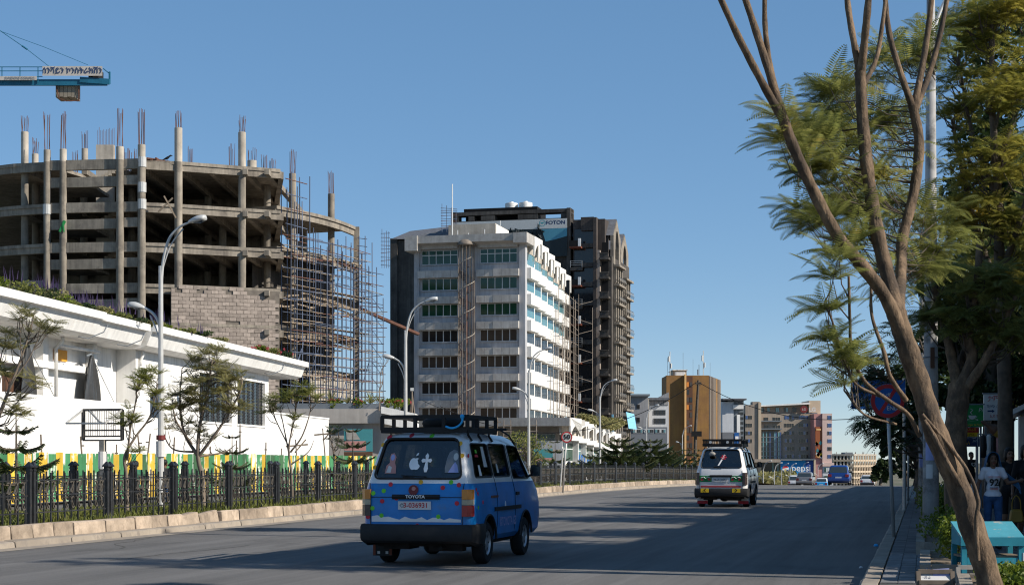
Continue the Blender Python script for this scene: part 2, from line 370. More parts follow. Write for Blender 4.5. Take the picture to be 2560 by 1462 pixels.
# right kerb and block paving
rk = struct(strip('right_kerb', -.76, -.48, .02, 'joint', s1=400))
rkm = [kerb_mesh(.98, 0, .22, -.02, .13, .006, 'kerb_stone', 'kerbconc', .02) for _ in range(3)]
s = 15.
while s < 110:
    o = link('kerb_stone', rkm[rnd.randrange(3)], rk, R(s, -.74, rnd.uniform(-.006, .006)), (0, 0, -TH), (-1, 1, 1)); s += 1.0
pv = []
for k in range(4):
    mb = MB(); a, h, e = .098, .012, .008
    mb.loft([[(-a, -a, -.02), (a, -a, -.02), (a, a, -.02), (-a, a, -.02)], [(-a, -a, h-e), (a, -a, h-e), (a, a, h-e), (-a, a, h-e)], [(-a+e, -a+e, h), (a-e, -a+e, h), (a-e, a-e, h), (-a+e, a-e, h)]])
    pv.append(mb.build('paving_block', 'paver', mesh_only=True))
n = 0; far = MB()
s = 19.6
while s < 62:
    cols = [-.40+.2*i for i in range(2 if s < 24 else 2)]+([-.0, .2] if False else [])
    for t in [-.40, -.20, .0] + ([.2, .4, .6, .8, 1.0, 1.2, 1.4, 1.6, 1.8, 2.0, 2.2, 2.4] if s < 27 and s > 22 else []):
        dz = rnd.uniform(-.004, .004)
        if n < 290: link('paving_block', pv[rnd.randrange(4)], rp, R(s, t, .122+dz), (rnd.uniform(-.01, .01), rnd.uniform(-.01, .01), -TH)); n += 1
        else:
            c = R(s, t, .13+dz); a = .096; ux, uy = Vector((US, UC, 0))*a, Vector((UC, -US, 0))*a
            far.add([c-ux-uy, c+ux-uy, c+ux+uy, c-ux+uy], [(0, 1, 2, 3)])
    s += .2
s = 27.
while s < 62:
    for i in range(11):
        c = R(s, .3+.2*i, .13+rnd.uniform(-.004, .004)); a = .096; ux, uy = Vector((US, UC, 0))*a, Vector((UC, -US, 0))*a
        far.add([c-ux-uy, c+ux-uy, c+ux+uy, c-ux+uy], [(0, 1, 2, 3)])
    s += .2
far.build('paving_block', 'paver', rp, kind='stuff')
struct(strip('far_paving', -.5, 3., .128, 'paver', s0=62, s1=300, parent=None))
# grass of the median: blades as one mass
def blades(name, regions, n, h, m, w=.012, label=None):
    mb = MB()
    for i in range(n):
        s0, s1, t0, t1, z = regions[rnd.randrange(len(regions))]
        u = rnd.random()**1.5
        s_ = s0+(s1-s0)*u; t = rnd.uniform(t0, t1)
        if mnoise.noise(Vector((s_*.9, t*1.3, 3))) < -.12: continue
        p = R(s_, t, z); a = rnd.uniform(0, 6.28); ww = w*(1+s_/60); hh = h*rnd.uniform(.4, 1.2)
        d = Vector((math.cos(a), math.sin(a), 0)); q = Vector((rnd.uniform(-1, 1), rnd.uniform(-1, 1), 0))*hh*.7
        mb.add([p-d*ww, p+d*ww, p+q+Vector((0, 0, hh))], [(0, 1, 2)])
    o = mb.build(name, m); tag(o, label, 'grass', kind='stuff'); return o
blades('grass', [(26, 60, -20.2, -16.2, .30), (58, 130, -19.5, -16.2, .30)], 46000, .16, 'leafgrass', .014, 'short green grass growing between the two iron railings of the median')

# ================================================================ iron railings of the median
post_m = MB()
for dx in (-.07, .07):
    post_m.box(-.042, .042, dx-.042, dx+.042, -.1, 1.02)
pm = post_m.build('post', 'blackiron', mesh_only=True)
cap = MB()
for dx in (-.07, .07):
    cap.box(-.052, .052, dx-.052, dx+.052, 1.02, 1.05); cap.box(-.042, .042, dx-.044, dx+.044, 1.05, 1.09)
    cap.loft([[(x*.070, dx+y*.068, z) for x, y in ((-1, -1), (1, -1), (1, 1), (-1, 1))] for z in (1.09, 1.115)] + [[(x*.012, dx+y*.012, 1.20) for x, y in ((-1, -1), (1, -1), (1, 1), (-1, 1))]])
cm = cap.build('post_cap', 'blackiron', mesh_only=True)
bm_ = MB().box(-.013, .013, -.016, .016, -.05, .98); barm = bm_.build('bar', 'blackiron', mesh_only=True)
SEC = 3.05
def rails_mesh():
    mb = MB()
    for z in (.84, .55, .22): mb.box(-.012, .012, .12, SEC-.12, z-.012, z+.012)
    return mb.build('rail', 'blackiron', mesh_only=True)
railm = rails_mesh()
def scroll_mesh():
    mb = MB()
    n = 11
    for i in range(n):
        y = .2 + (SEC-.4)*(i+.5)/n
        if i % 4 == 3: continue
        for zc, sg in ((.70, 1), (.39, -1)):
            pts = []
            for k in range(9):
                a = -PI*.75 + k/8*PI*1.5
                pts.append((0, y+sg*(.055*math.cos(a)-.02), zc+.115*math.sin(a)))
            for q0, q1 in zip(pts, pts[1:]): mb.bar(q0, q1, .03, .012)
            mb.bar((0, y-.07*sg, zc-.10), (0, y+.07*sg, zc+.11), .028, .012)
    return mb.build('scroll_panel', 'scrolliron', mesh_only=True)
scrm = scroll_mesh()
def fence(name, label, t, s0, nsec, zb, detail):
    f = thing(name, label, 'fence', R(s0, t, zb)-Vector((0, 0, zr(s0))), -TH, 'iron railings of the median')
    inv = f.location.copy()
    far = MB()
    for k in range(nsec+1):
        sk = s0+k*SEC; dz = zr(sk)
        if k < detail+1:
            p = link('post', pm, f, (0, k*SEC, dz)); link('post_cap', cm, p)
        else:
            for dy in (-.085, .085):
                y = k*SEC+dy; far.box(-.05, .05, y-.055, y+.055, dz-.1, 1.05+dz); far.box(-.075, .075, y-.075, y+.075, 1.05+dz, 1.09+dz)
                far.loft([[(a*.075, y+b*.075, 1.09+dz) for a, b in ((-1, -1), (1, -1), (1, 1), (-1, 1))], [(a*.012, y+b*.012, 1.18+dz) for a, b in ((-1, -1), (1, -1), (1, 1), (-1, 1))]])
        if k == nsec: break
        sl_ = math.atan2(zr(sk+SEC)-dz, SEC)
        link('rail', railm, f, (0, k*SEC, dz), (sl_, 0, 0))
        o = link('scroll_panel', scrm, f, (.016, k*SEC, dz), (sl_, 0, 0)); o['kind'] = 'stuff'
        for i in range(11):
            y = .2+(SEC-.4)*i/10
            if k < detail: link('bar', barm, f, (0, k*SEC+y, dz+rnd.uniform(-.015, .015)), (rnd.uniform(-.012, .012), 0, 0))
            else: far.box(-.013, .013, k*SEC+y-.016, k*SEC+y+.016, dz-.05, dz+.98)
    if far.v: far.build('far_bar', 'blackiron', f, kind='stuff')
    return f
S0F = 28.0
fence('iron_railing', 'black iron railing with twin posts and scrollwork along the sandstone kerb', -16.6, S0F-SEC, 42, .32, 12)
fence('iron_railing', 'black iron railing with scrollwork behind the lamp posts, facing the far carriageway', -19.9, S0F-SEC+1.4, 34, .32, 12)
# ================================================================ corrugated sheet fence
cf = thing('corrugated_fence', 'green and yellow painted corrugated sheet fence with flaking paint before the white house', 'fence', R(40, -29.6, .05), -TH)
sheets = []
def sheet_mesh(w, top, m):
    mb = MB(); n = max(8, int(w/.025)); a = .016
    vs = []
    for z in (0, 1.0, 1.72+top):
        for i in range(n+1): vs.append((a*math.sin(i/n*w/.1*2*PI), w*i/n, z))
    mb.add(vs, [(k*(n+1)+i, k*(n+1)+i+1, (k+1)*(n+1)+i+1, (k+1)*(n+1)+i) for k in range(2) for i in range(n)])
    me = mb.build('sheet', m, mesh_only=True, smooth=True); return me
y = -1.; k = 0
SHM = {}
while y < 58:
    w = rnd.choice((.45, .5, .6)); m = ('corrgreen', 'corryellow')[k % 2] if rnd.random() > .1 else 'corrdark'
    key = (w, m, rnd.randrange(2))
    if key not in SHM: SHM[key] = sheet_mesh(w, (0, .02)[key[2]], m)
    link('sheet', SHM[key], cf, (rnd.uniform(-.012, .012), y, zr(40+y)+rnd.uniform(-.02, .02)), (rnd.uniform(-.012, .012), 0, rnd.uniform(-.02, .02))); y += w-.004; k += 1
mb = MB()
for z in (.35, 1.35): mb.box(-.10, -.04, -1, 58, z-.03, z+.03)
mb.build('batten', 'wood', cf)
for q in range(15):
    pk = MB().box(-.16, -.10, -.04, .04, -.1, 1.75).build('stake', 'wood', cf, loc=(0, q*4., zr(40+q*4.)))
# ================================================================ street lamps of the median
def lamp_meshes():
    pole = MB(); pole.tube([(0, 0, -.1), (0, 0, 1.2), (0, 0, 6.2)], [.095, .08, .055], 10); pole.box(-.17, .17, -.17, .17, 0.0, .03)
    a1 = MB()
    c = catmull([(0, 0, 5.4), (.05, 0, 6.2), (.22, 0, 6.85), (.5, 0, 7.15), (.80, 0, 7.28)], 6); a1.tube(c, [.045-.018*i/len(c) for i in range(len(c))], 8)
    c = catmull([(0, 0, 5.9), (.11, 0, 6.3), (.30, 0, 6.75), (.62, 0, 7.12)], 6); a1.tube(c, .018, 6)
    a2 = MB()
    c = catmull([(0, 0, 4.35), (-.06, 0, 4.75), (-.22, 0, 5.0), (-.46, 0, 5.15)], 6); a2.tube(c, .035, 8)
    c = catmull([(0, 0, 4.1), (-.11, 0, 4.55), (-.30, 0, 4.95)], 6); a2.tube(c, .018, 6)
    def head(x, z, sg, L):
        mb = MB(); rings = []
        for i in range(9):
            u = i/8; w = .035+.10*math.sin(min(1, u*1.25)*PI*.62)**1. * (1 if u < .9 else .7); h = .04+.06*math.sin(u*PI*.8)
            cx, cz = x+sg*L*u, z+.17*u*L
            rings.append([(cx, w*math.cos(a), cz+h*math.sin(a)*(1.2 if math.sin(a) > 0 else .55)) for a in [2*PI*q/12 for q in range(12)]])
        mb.loft(rings); return mb
    gl = lambda x, z, sg, L: MB().loft([[(x+sg*L*(.32+.55*u), .085*math.cos(a), z+.17*L*(.32+.55*u)-.045-.03*math.sin(u*PI)+.0*a) for a in [2*PI*q/8 for q in range(8)]] for u in (0, .5, 1)])
    return (pole.build('pole', 'lampgrey', mesh_only=True, smooth=True, auto=.6), a1.build('road_arm', 'lampgrey', mesh_only=True, smooth=True),
            a2.build('side_arm', 'lampgrey', mesh_only=True, smooth=True), head(.78, 7.28, 1, .46).build('lamp_head', 'lampgrey', mesh_only=True, smooth=True),
            head(-.44, 5.14, -1, .45).build('lamp_head', 'lampgrey', mesh_only=True, smooth=True), gl(.78, 7.28, 1, .46).build('lens', 'lampglass', mesh_only=True, smooth=True),
            gl(-.44, 5.14, -1, .45).build('lens', 'lampglass', mesh_only=True, smooth=True))
LM = lamp_meshes()
def street_lamp(loc, rz, label, sc=1., group='twin-arm lamps of the median', two=True):
    l = thing('street_lamp', label, 'street lamp', loc, rz, group); l.scale = (sc,)*3
    for nm, me in (('pole', LM[0]), ('road_arm', LM[1])) + ((('side_arm', LM[2]),) if two else ()): link(nm, me, l)
    h = link('lamp_head', LM[3], l); link('lens', LM[5], h)
    if two: h = link('lamp_head', LM[4], l); link('lens', LM[6], h)
    return l
LT = -18.5
lab = ['grey twin-arm street lamp with a control box and posters on its pole',
       'grey twin-arm street lamp before the scaffolded concrete wing', 'grey twin-arm street lamp before the corner of the white office block',
       'grey twin-arm street lamp beside the arched podium', 'grey twin-arm street lamp before the pale grey building', 'grey twin-arm street lamp before the ochre tower',
       'small grey twin-arm street lamp beyond the ochre tower']
for (px, top), lb in zip(((402, 545), (1014, 745), (1322, 868), (1500, 948), (1616, 1011), (1706, 1063), (1768, 1098)), lab):
    Y = ydep(px, LT); s_ = (Y+LT*US)/UC
    base = R(s_, LT, .30); h = P(px, top, Y).z-base.z
    lp = street_lamp(base, -TH+rnd.uniform(-.1, .1)-(.12 if px < 500 else 0), lb, h/7.42)
    if px == 402:
        bx = link('control_box', MB().box(-.14, .14, -.2, .0, 2.35, 2.95).box(-.18, .18, -.24, .02, 2.95, 2.98).build('control_box', 'lampgrey', mesh_only=True), lp, (-.14, .16, 0))
        link('flyer', MB().tube([(0, 0, 1.35), (0, 0, 1.75)], .122, 10, caps=False).build('flyer', 'paper', mesh_only=True), lp)
        link('flyer', MB().tube([(0, 0, 1.78), (0, 0, 1.9)], .115, 10, caps=False).build('flyer', 'darkred', mesh_only=True), lp)
# ================================================================ foliage helpers
def leafcloud(mb, c, r, n, size, rg=None, flat=.0, shell=.5, mi=0):
    rg = rg or rnd; c = Vector(c); r = Vector(r) if hasattr(r, '__len__') else Vector((r, r, r))
    for i in range(n):
        while True:
            d = Vector((rg.uniform(-1, 1), rg.uniform(-1, 1), rg.uniform(-1, 1)))
            if 1e-3 < d.length <= 1: break
        d = d.normalized()*(d.length**shell)
        p = c + Vector((d.x*r.x, d.y*r.y, d.z*r.z))
        a = Vector((rg.uniform(-1, 1), rg.uniform(-1, 1), rg.uniform(-1, 1)*(1-flat))).normalized(); b = a.cross(Vector((rg.uniform(-1, 1), rg.uniform(-1, 1), rg.uniform(-1, 1)))).normalized()
        s_ = size*rg.uniform(.6, 1.4); mb.add([p-a*s_*.5, p+b*s_*.28, p+a*s_*.5, p-b*s_*.28], [(0, 1, 2, 3)], mi)
def frond(mb, p, d, L, n=10, droop=.5, w=.28, mi=0, roll=0.):
    # one feathery compound leaf: paired leaflets along a drooping stalk
    d = Vector(d).normalized(); side = d.cross(Vector((0, 0, 1)))
    if side.length < .1: side = Vector((1, 0, 0))
    side.normalize(); up = side.cross(d).normalized()
    side = (side*math.cos(roll)+up*math.sin(roll)).normalized(); up = side.cross(d).normalized()
    q = Vector(p); prev = q.copy(); dd = d.copy(); st = L/n
    for i in range(n):
        u = (i+.5)/n; dd = (dd - Vector((0, 0, droop*1.6/n))).normalized(); q = q + dd*st
        l = L*w*(math.sin(PI*min(1, .18+u*.80))**.7)
        for sg in (-1, 1):
            o = side*sg*.9 + dd*.45 - Vector((0, 0, .25)); o.normalize(); e = q + o*l
            wv = dd*st*(.36 if n < 11 else .33)
            mb.add([q-wv*.4, q+(e-q)*.5-wv, e, q+(e-q)*.5+wv], [(0, 1, 2, 3)], mi)
    a = side*.004; mb.add([Vector(p)-a, Vector(p)+a, q+a*.4, q-a*.4], [(0, 1, 2, 3)], mi)
def rosette(mb, p, d, n, L, rg, up=.35, droop=.6, pairs=9, w=.30, mi=0):
    d = Vector(d).normalized()
    for i in range(n):
        a = 2*PI*i/n + rg.uniform(-.4, .4)
        o = Vector((math.cos(a), math.sin(a), up+rg.uniform(-.3, .5))) + d*.7
        frond(mb, p, o, L*rg.uniform(.65, 1.15), pairs, droop*rg.uniform(.5, 1.3), w, mi, rg.uniform(-.6, .6))
def bush(name, label, cat, loc, r, n, size, m='leafshrub', group=None, stems=3, flower=None, nf=0, spike=None):
    t = thing(name, label, cat, loc, rnd.uniform(0, 6), group)
    mb = MB()
    for k in range(max(3, int(n/90))):
        o = Vector((rnd.uniform(-.55, .55)*r[0], rnd.uniform(-.55, .55)*r[1], r[2]*rnd.uniform(.7, 1.35)))
        leafcloud(mb, o, (r[0]*.55, r[1]*.55, r[2]*.55), int(n/max(3, int(n/90))), size, shell=.6)
    mb.build('foliage', m, t)
    st = MB()
    for k in range(stems):
        st.tube([(0, 0, -.1), (rnd.uniform(-.2, .2)*r[0], rnd.uniform(-.2, .2)*r[1], r[2]*.6), (rnd.uniform(-.6, .6)*r[0], rnd.uniform(-.6, .6)*r[1], r[2]*1.3)], [size*.16, size*.12, size*.05], 5)
    st.build('stem', 'barkdark', t)
    if flower:
        fb = MB()
        for k in range(nf):
            x, y = rnd.uniform(-1, 1)*r[0], rnd.uniform(-1, 1)*r[1]; z = r[2]*rnd.uniform(1., 1.6)
            if spike:
                h = spike*rnd.uniform(.5, 1.1); dx, dy = rnd.uniform(-.25, .25)*h, rnd.uniform(-.25, .25)*h
                for a in (0, 1.57): 
                    w = .035; fb.add([(x-w*math.cos(a), y-w*math.sin(a), z), (x+w*math.cos(a), y+w*math.sin(a), z), (x+dx, y+dy, z+h)], [(0, 1, 2)])
            else: leafcloud(fb, (x, y, z), .07, 4, size*.9)
        fb.build('blossom', flower, t)
    return t
# ================================================================ white house with roof planters
QH = math.atan(470/4070)
hO = Vector((-20.44, 65.1, 0))
def HA(px): return (113960/(1750-px)-65.1)/.9934
def HW(x, a, z): return hO + Vector((math.cos(QH)*x + math.sin(QH)*a, -math.sin(QH)*x + math.cos(QH)*a, z))
house = thing('white_house', 'long white rendered house with heavy overhanging cornice and planted roof', 'house', hO, -QH)
mb = MB(); mb.box(-13, -1.0, -30, 15.6, -1, 7.05); mb.build('recessed_wall', 'whitewall', house)
mb = MB()
a0, a1 = HA(337), HA(670); wz0, wz1 = 3.7, 6.42
wins = [(HA(497), HA(578)), (HA(592), HA(661))]
# front wall with window openings
segs = [(a0, wins[0][0]), (wins[0][1], wins[1][0]), (wins[1][1], a1)]
for b0, b1 in segs: mb.box(-.35, 0, b0, b1, -1, 7.05)
for b0, b1 in wins: mb.box(-.35, -.002, b0, b1, -1, wz0); mb.box(-.35, -.002, b0, b1, wz1, 7.05)
mb.box(-13, -.352, a0, a0+.3, -1, 7.05); mb.box(-13, -.352, a1-.3, a1, -1, 7.05); mb.box(-13, -12.7, a0+.302, a1-.302, -1, 7.05)
mb.build('front_wall', 'whitewall', house)
MB().box(-12.6, -.9, a0+.32, a1-.32, -1, 6.9).build('interior', 'brown', house)
for b0, b1 in wins:
    w = MB(); w.box(-.30, -.20, b0, b1, wz0, wz1); wo = w.build('window', 'darkglass', house)
    nb = 6
    for i in range(nb):
        y = b0+(b1-b0)*(i+.5)/nb
        g = MB(); g.box(-.10, -.06, y-.05, y+.05, wz0, wz1)
        for k in range(14):
            z = wz0+(wz1-wz0)*(k+.5)/14; g.tube([(-.08, y-.16, z), (-.08, y-.28, z+.09), (-.08, y-.16, z+.16), (-.08, y+.02, z+.08)], .022, 4)
            g.tube([(-.08, y+.05, z), (-.08, y+.25, z+.06)], .02, 4)
        g.build('window_bar', 'blackiron', wo)
    MB().box(-.34, .06, b0-.05, b1+.05, wz0-.12, wz0-.002).build('sill', 'whitewall', wo)
# cornice in three runs
def cornice(b0, b1, off, m='whitewall'):
    prof = [(-1.2, 6.98), (.45, 6.98), (.85, 7.12), (1.12, 7.76), (1.16, 7.80), (1.36, 7.80), (1.36, 8.13), (1.20, 8.13), (1.16, 8.02), (-1.2, 8.02)]
    mb = MB(); mb.loft([[(x+off, y, z) for x, z in prof] for y in (b0, b1)]); return mb.build('cornice', m, house)
cornice(-30, HA(192), 0); cornice(HA(192)+.004, HA(318), -.22); cornice(HA(322), HA(721), .0)
MB().box(-13, -1.25, -30, HA(715), 7.06, 7.5).build('roof_slab', 'whitewall', house)
# parapet of the terrace and its ledge, pilasters, pipes
MB().box(-.22, 0, -30, a0-.01, -1, 4.28).build('terrace_wall', 'whitewall', house)
for px in (140, 262): MB().box(-.99, -.62, HA(px), HA(px)+.55, 4., 6.97).build('pilaster', 'whitewall', house)
MB().box(-.99, -.55, HA(20), HA(246), 5.55, 5.85).build('ledge', 'whitewall', house)
for px in (8, 60): MB().box(-.99, -.8, HA(px), HA(px)+1.4, 3.5, 5.2).build('terrace_window', 'brown', house)
for px, z0 in ((165, 3.2), (345, 6.2)):
    y = HA(px); q = MB(); q.tube([(-.5 if px < 300 else .08, y, z0), (-.5 if px < 300 else .08, y, 6.45), (-.2 if px < 300 else .2, y, 6.75), (-.2 if px < 300 else .2, y, 7.0)], .09, 8); q.build('downpipe', 'whitewall', house, smooth=True)
q = MB(); q.tube([(-.45, HA(172), 6.62), (-.45, HA(268), 6.62)], .07, 8); q.build('gutter_pipe', 'whitewall', house)
MB().box(-.97, -.93, HA(184), HA(215), 6.0, 6.5).build('nameplate', 'orangeplate', house)
for px in (165, 265, 460, 640):
    y = HA(px); q = MB(); q.tube([(.5, y, 6.97), (.9, y+.2, 6.9), (1.5, y+.5, 7.2)], .025, 5); q.tube([(1.5, y+.5, 7.2), (1.6, y+.75, 7.55), (1.45, y+.95, 7.5), (1.5, y+.5, 7.2)], .02, 5); q.build('lamp_bracket', 'greytext', house)
y = HA(440); q = MB(); q.tube([(.02, y, 5.55), (.9, y, 5.55)], .03, 6); q.box(.7, 1.0, y-.14, y+.14, 5.2, 5.48); q.build('security_camera', 'blackiron', house)
# sheets of black plastic hanging on the terrace
def hanging_sheet(px, w, label):
    y = HA(px); t = thing('plastic_sheet', label, 'plastic sheet', HW(-.45, y, 3.9), -QH, 'black plastic sheets hung on the white terrace')
    mb = MB(); rows = []
    for i in range(15):
        u = i/14; hw = w*(.12+.88*math.sin(min(1, (1-u)*1.15+.0)*PI/2)**.8) if True else w
        z = 2.5*u
        rows.append([( .12*math.sin(j*1.9+u*2)*(.4+.6*(1-u)) + .05*math.sin(j*3.1), hw*(j/18-.5), z) for j in range(19)])
    mb.loft(rows, caps=False, closed=False); mb.build('sheet', 'plasticblack', t, smooth=True)
    q = MB(); q.tube([(0, 0, 2.5), (.1, -.3, 2.55), (.1, -.9, 2.42)], .05, 6); q.tube([(0, 0, 2.5), (.3, 2.4, .2)], .018, 5); q.build('tie', 'greytext', t)
hanging_sheet(92, 1.5, 'black plastic sheet hung gathered beside a young tree on the white terrace')
hanging_sheet(250, 1.9, 'black plastic sheet hung gathered with a cord under the orange nameplate')
# little stair tower on the roof at the left
st = thing('roof_stair', 'white roof stair parapet with red band and steel railing above the planted cornice', 'stair', HW(-1.9, HA(20), 8.03), -QH)
MB().box(-3, 0, -9, HA(25)-HA(20), 0, 1.15).build('stair_wall', 'whitewall', st)
MB().box(-2.9, .02, -9, HA(25)-HA(20)+.02, 1.16, 1.42).build('red_band', 'pinkprint', st)
mb = MB(); d1, d2 = HA(50)-HA(20), HA(115)-HA(20)
mb.add([(x, y, z) for x in (-.25, 0) for y, z in ((1, 0), (1, .95), (d1, .85), (d2, .12), (d2, 0))], [(0, 1, 2, 3, 4), (9, 8, 7, 6, 5)]+[(i, (i+1) % 5, 5+(i+1) % 5, 5+i) for i in range(5)]); mb.build('stair_parapet', 'whitewall', st)
q = MB()
for z in (1.05, 1.3, 1.55): q.tube([(-.1, .6, z), (-.1, d1, z-.12)], .03, 5)
for y in (.7, d1): q.tube([(-.1, y, .8), (-.1, y, 1.5)], .03, 5)
q.build('railing', 'galv', st)
# roof planting
for i, px in enumerate((-30, 10, 45, 80, 112, 140, 165, 196, 232, 262, 290, 330, 372, 415, 455, 520, 622, 650, 678)):
    big = px < 120; fl = i % 3 != 1 and px < 460
    m = ('leafshrub', 'leafjac', 'leafdark', 'leafolive')[i % 4]
    r = (.5, .9, .24+.16*big+.10*(px > 600))
    bush('roof_shrub', ('leafy shrub with purple flower spikes' if fl else 'low shrub with red blossom' if px > 600 else 'plain green shrub')+' along the roof planter of the white house', 'shrub', HW(.75, HA(px), 8.03), r, 330, .13 if px < 300 else .16, m,
         'roof shrubs of the white house', 3, 'purpleflower' if fl else ('redflower' if px > 600 else None), 9 if fl else 14, .7 if fl else None)
for i in range(5):
    px = (150, 180, 210, 248, 300)[i]
    bush('salvia_clump', 'clump of tall purple flower spikes behind the white cornice', 'flowers', HW(-.3, HA(px), 8.03), (.5, .9, .22), 70, .12, 'leafdark', 'purple flower clumps on the white roof', 2, 'purpleflower', 22, .95)
# ---- garden wall at the right and the grey annexe behind it
gw = thing('garden_wall', 'plain white garden wall sloping away beside the barred windows', 'wall', HW(0, HA(670)+.05, 0), -QH)
mb = MB(); L = HA(820)-HA(670); mb.box(-.25, -.004, 0, L, -1.5, 4.55); mb.box(-.3, .05, -.0, L, 4.552, 4.66); mb.build('wall', 'whitewall', gw)
ann = thing('grey_annexe', 'low grey rendered annexe with planted flat roof behind the garden wall', 'house', P(805, 1150, 128)-Vector((0, 0, 0)), 0)
k = 128/FOC
mb = MB(); mb.box(-3.5, (985-805)*k, 0, 9, -3, (1150-1058)*k); mb.build('wall', 'greywall', ann)
mb = MB(); mb.box(-3.5, (986-805)*k, -.5, 9, (1150-1058)*k+.003, (1150-1022)*k); mb.build('roof_beam', 'greywall', ann)
mb = MB(); mb.box(-3.5, (984-805)*k, -.3, 8, (1150-1022)*k+.003, (1150-1008)*k); mb.build('parapet', 'greytext', ann)
mb = MB()
x0, x1 = (955-805)*k, (1040-805)*k
for off, z0, z1 in ((0, 1037, 1020), (.5, 1062, 1042)):
    mb.loft([[(x, y, (1150-(z0 if a else z1)-sl_)*k) for y, a in ((-.9-off*.2, 1), (-.9-off*.2, 0), (4, 0), (4, 1))] for x, sl_ in ((x0, -4), (x1, 14))])
mb.build('slanting_fascia', 'whitewall', ann)
mb = MB(); mb.box(x0+.1, x1-.3, .2, 4, -3, (1150-1062)*k); mb.build('end_wall', 'whitewall', ann)
for i, px in enumerate((790, 825, 868, 925, 950)):
    t = thing('agave', ('tall yellow agave' if px == 925 else 'tall olive agave' if px == 825 else 'small spiky agave')+' in the roof planter of the grey annexe', 'plant', P(px, 1008, 128)+Vector((0, .5, 0)), rnd.uniform(0, 6), 'agaves on the annexe roof')
    mb = MB(); Lf = 1.5 if px in (825, 925) else .9
    for j in range(26):
        a = j*2.4; e = rnd.uniform(.25, 1.25); L_ = Lf*rnd.uniform(.7, 1.1)
        d = Vector((math.cos(a)*math.cos(e), math.sin(a)*math.cos(e), math.sin(e))); sd_ = Vector((-math.sin(a), math.cos(a), 0))*.05
        mb.add([-sd_*.6, sd_*.6, d*L_*.5+sd_, d*L_*.5-sd_, d*L_-Vector((0, 0, .12*L_))], [(0, 1, 2, 3), (3, 2, 4)])
    mb.build('leaf_rosette', 'agave' if px in (925, 950) else 'leafolive', t)
for px, r in ((975, 1.3), (1000, 1.0), (840, .7), (900, .7)):
    bush('annexe_shrub', 'green shrub with red blossom hanging from the annexe roof planter', 'shrub', P(px, 1018, 128)+Vector((0, .2, -.3)), (r, .7, .6), 420, .2, 'leafshrub', 'shrubs of the annexe roof', 3, 'redflower', 12)
# teal mural board with gate behind the pine
mu = thing('mural_board', 'faded teal and pink painted board on the grey annexe', 'sign', P(895, 1120, 126.5), 0)
k = 126.5/FOC; MB().box(-35*k, 36*k, 0, .15, -8*k, 48*k).build('board', 'signteal', mu); MB().box(-34*k, 20*k, -.02, 0, -6*k, 18*k).build('pink_field', 'pinkprint', mu)
mb = MB(); mb.loft([[(x*k, -.03, z*k) for x, z in ((-32, 46), (-12, 46), (8, 20), (-30, 18))]], caps=False); mb.add([(x*k, -.03, z*k) for x, z in ((-30, 46), (-10, 46), (6, 22), (-28, 20))], [(0, 1, 2, 3)]); mb.f = mb.f[-1:]; mb.m = mb.m[-1:]; mb.build('light_wedge', 'greyboard', mu)
mb = MB(); mb.box(-35*k, 36*k, -.05, .2, -44*k, -9*k); mb.build('shutter', 'brown', mu)
# ================================================================ empty sign frame on a post, stakes behind the sheet fence
fr = thing('sign_frame', 'empty metal sign frame with wire grille on a concrete post behind the railing', 'sign frame', R(37.4, -20.15, .3), -TH-.05)
b = fr.location; k = 41.2/FOC
Z = lambda py: P(0, py, b.y).z-b.z
q = MB(); q.box(-.07, .07, -.06, .06, -.2, Z(1100)); q.build('post', 'concpale', fr)
q = MB(); w = .56
for x in (-w, w): q.bar((x, 0, Z(1100)), (x, 0, Z(1024)), .07)
for z in (1100, 1090, 1075, 1058, 1024): q.bar((-w, 0, Z(z)), (w, 0, Z(z)), .04 if z != 1024 else .06)
q.build('frame', 'framegrey', fr)
q = MB()
for i in range(18): x = -w+2*w*i/17; q.bar((x, .02, Z(1090)), (x, .02, Z(1024)), .010)
q.build('grille', 'framegrey', fr)
q = MB(); o1 = (-w-.28, -.35, Z(1058)); o2 = (w-.28, -.35, Z(1058))
for a_, b_ in (((-w, 0, Z(1024)), o1), ((w, 0, Z(1024)), o2), (o1, o2), ((-.4, 0, Z(1024)), (0, -.1, Z(1056)))): q.bar(a_, b_, .045)
q.build('open_flap', 'galv', fr)
q = MB(); q.tube([(0, 0, Z(1172)), (0, 0, Z(1128))], .115, 10); q.build('notice', 'paper', fr)
for px, top in ((105, 1085), (206, 1090), (291, 1110), (351, 1085), (368, 1083), (433, 1092), (525, 1115), (592, 1100), (664, 1105), (703, 1120), (742, 1098), (812, 1070), (600, 1060)):
    Y = ydep(px, -30.3); b = R((Y-30.3*US)/UC, -30.3, 0); lean = rnd.uniform(-.25, .25)
    top3 = P(px, top, b.y); t = thing('wooden_stake', 'slim wooden stake rising above the corrugated fence', 'stake', b, 0, 'stakes behind the corrugated fence')
    h = top3.z-b.z; q = MB(); q.tube([(-lean*.5, 0, -.2), (0, 0, h*.6), (lean*.5, 0, h)], [.042, .036, .03], 6); q.build('shaft', 'woodpole', t)
    q = MB(); cz = h-.35
    if px in (742, 812): q.bar((-.55, 0, cz), (.55, 0, cz+.1), .08); q.bar((-.1, .03, cz-.3), (.45, .03, cz+.35), .06); q.build('cross_bar', 'orangeplate' if False else 'wood', t)
    else: q.bar((-.06, 0, cz), (.07, 0, cz), .05); q.build('cross_bar', 'woodpole', t)
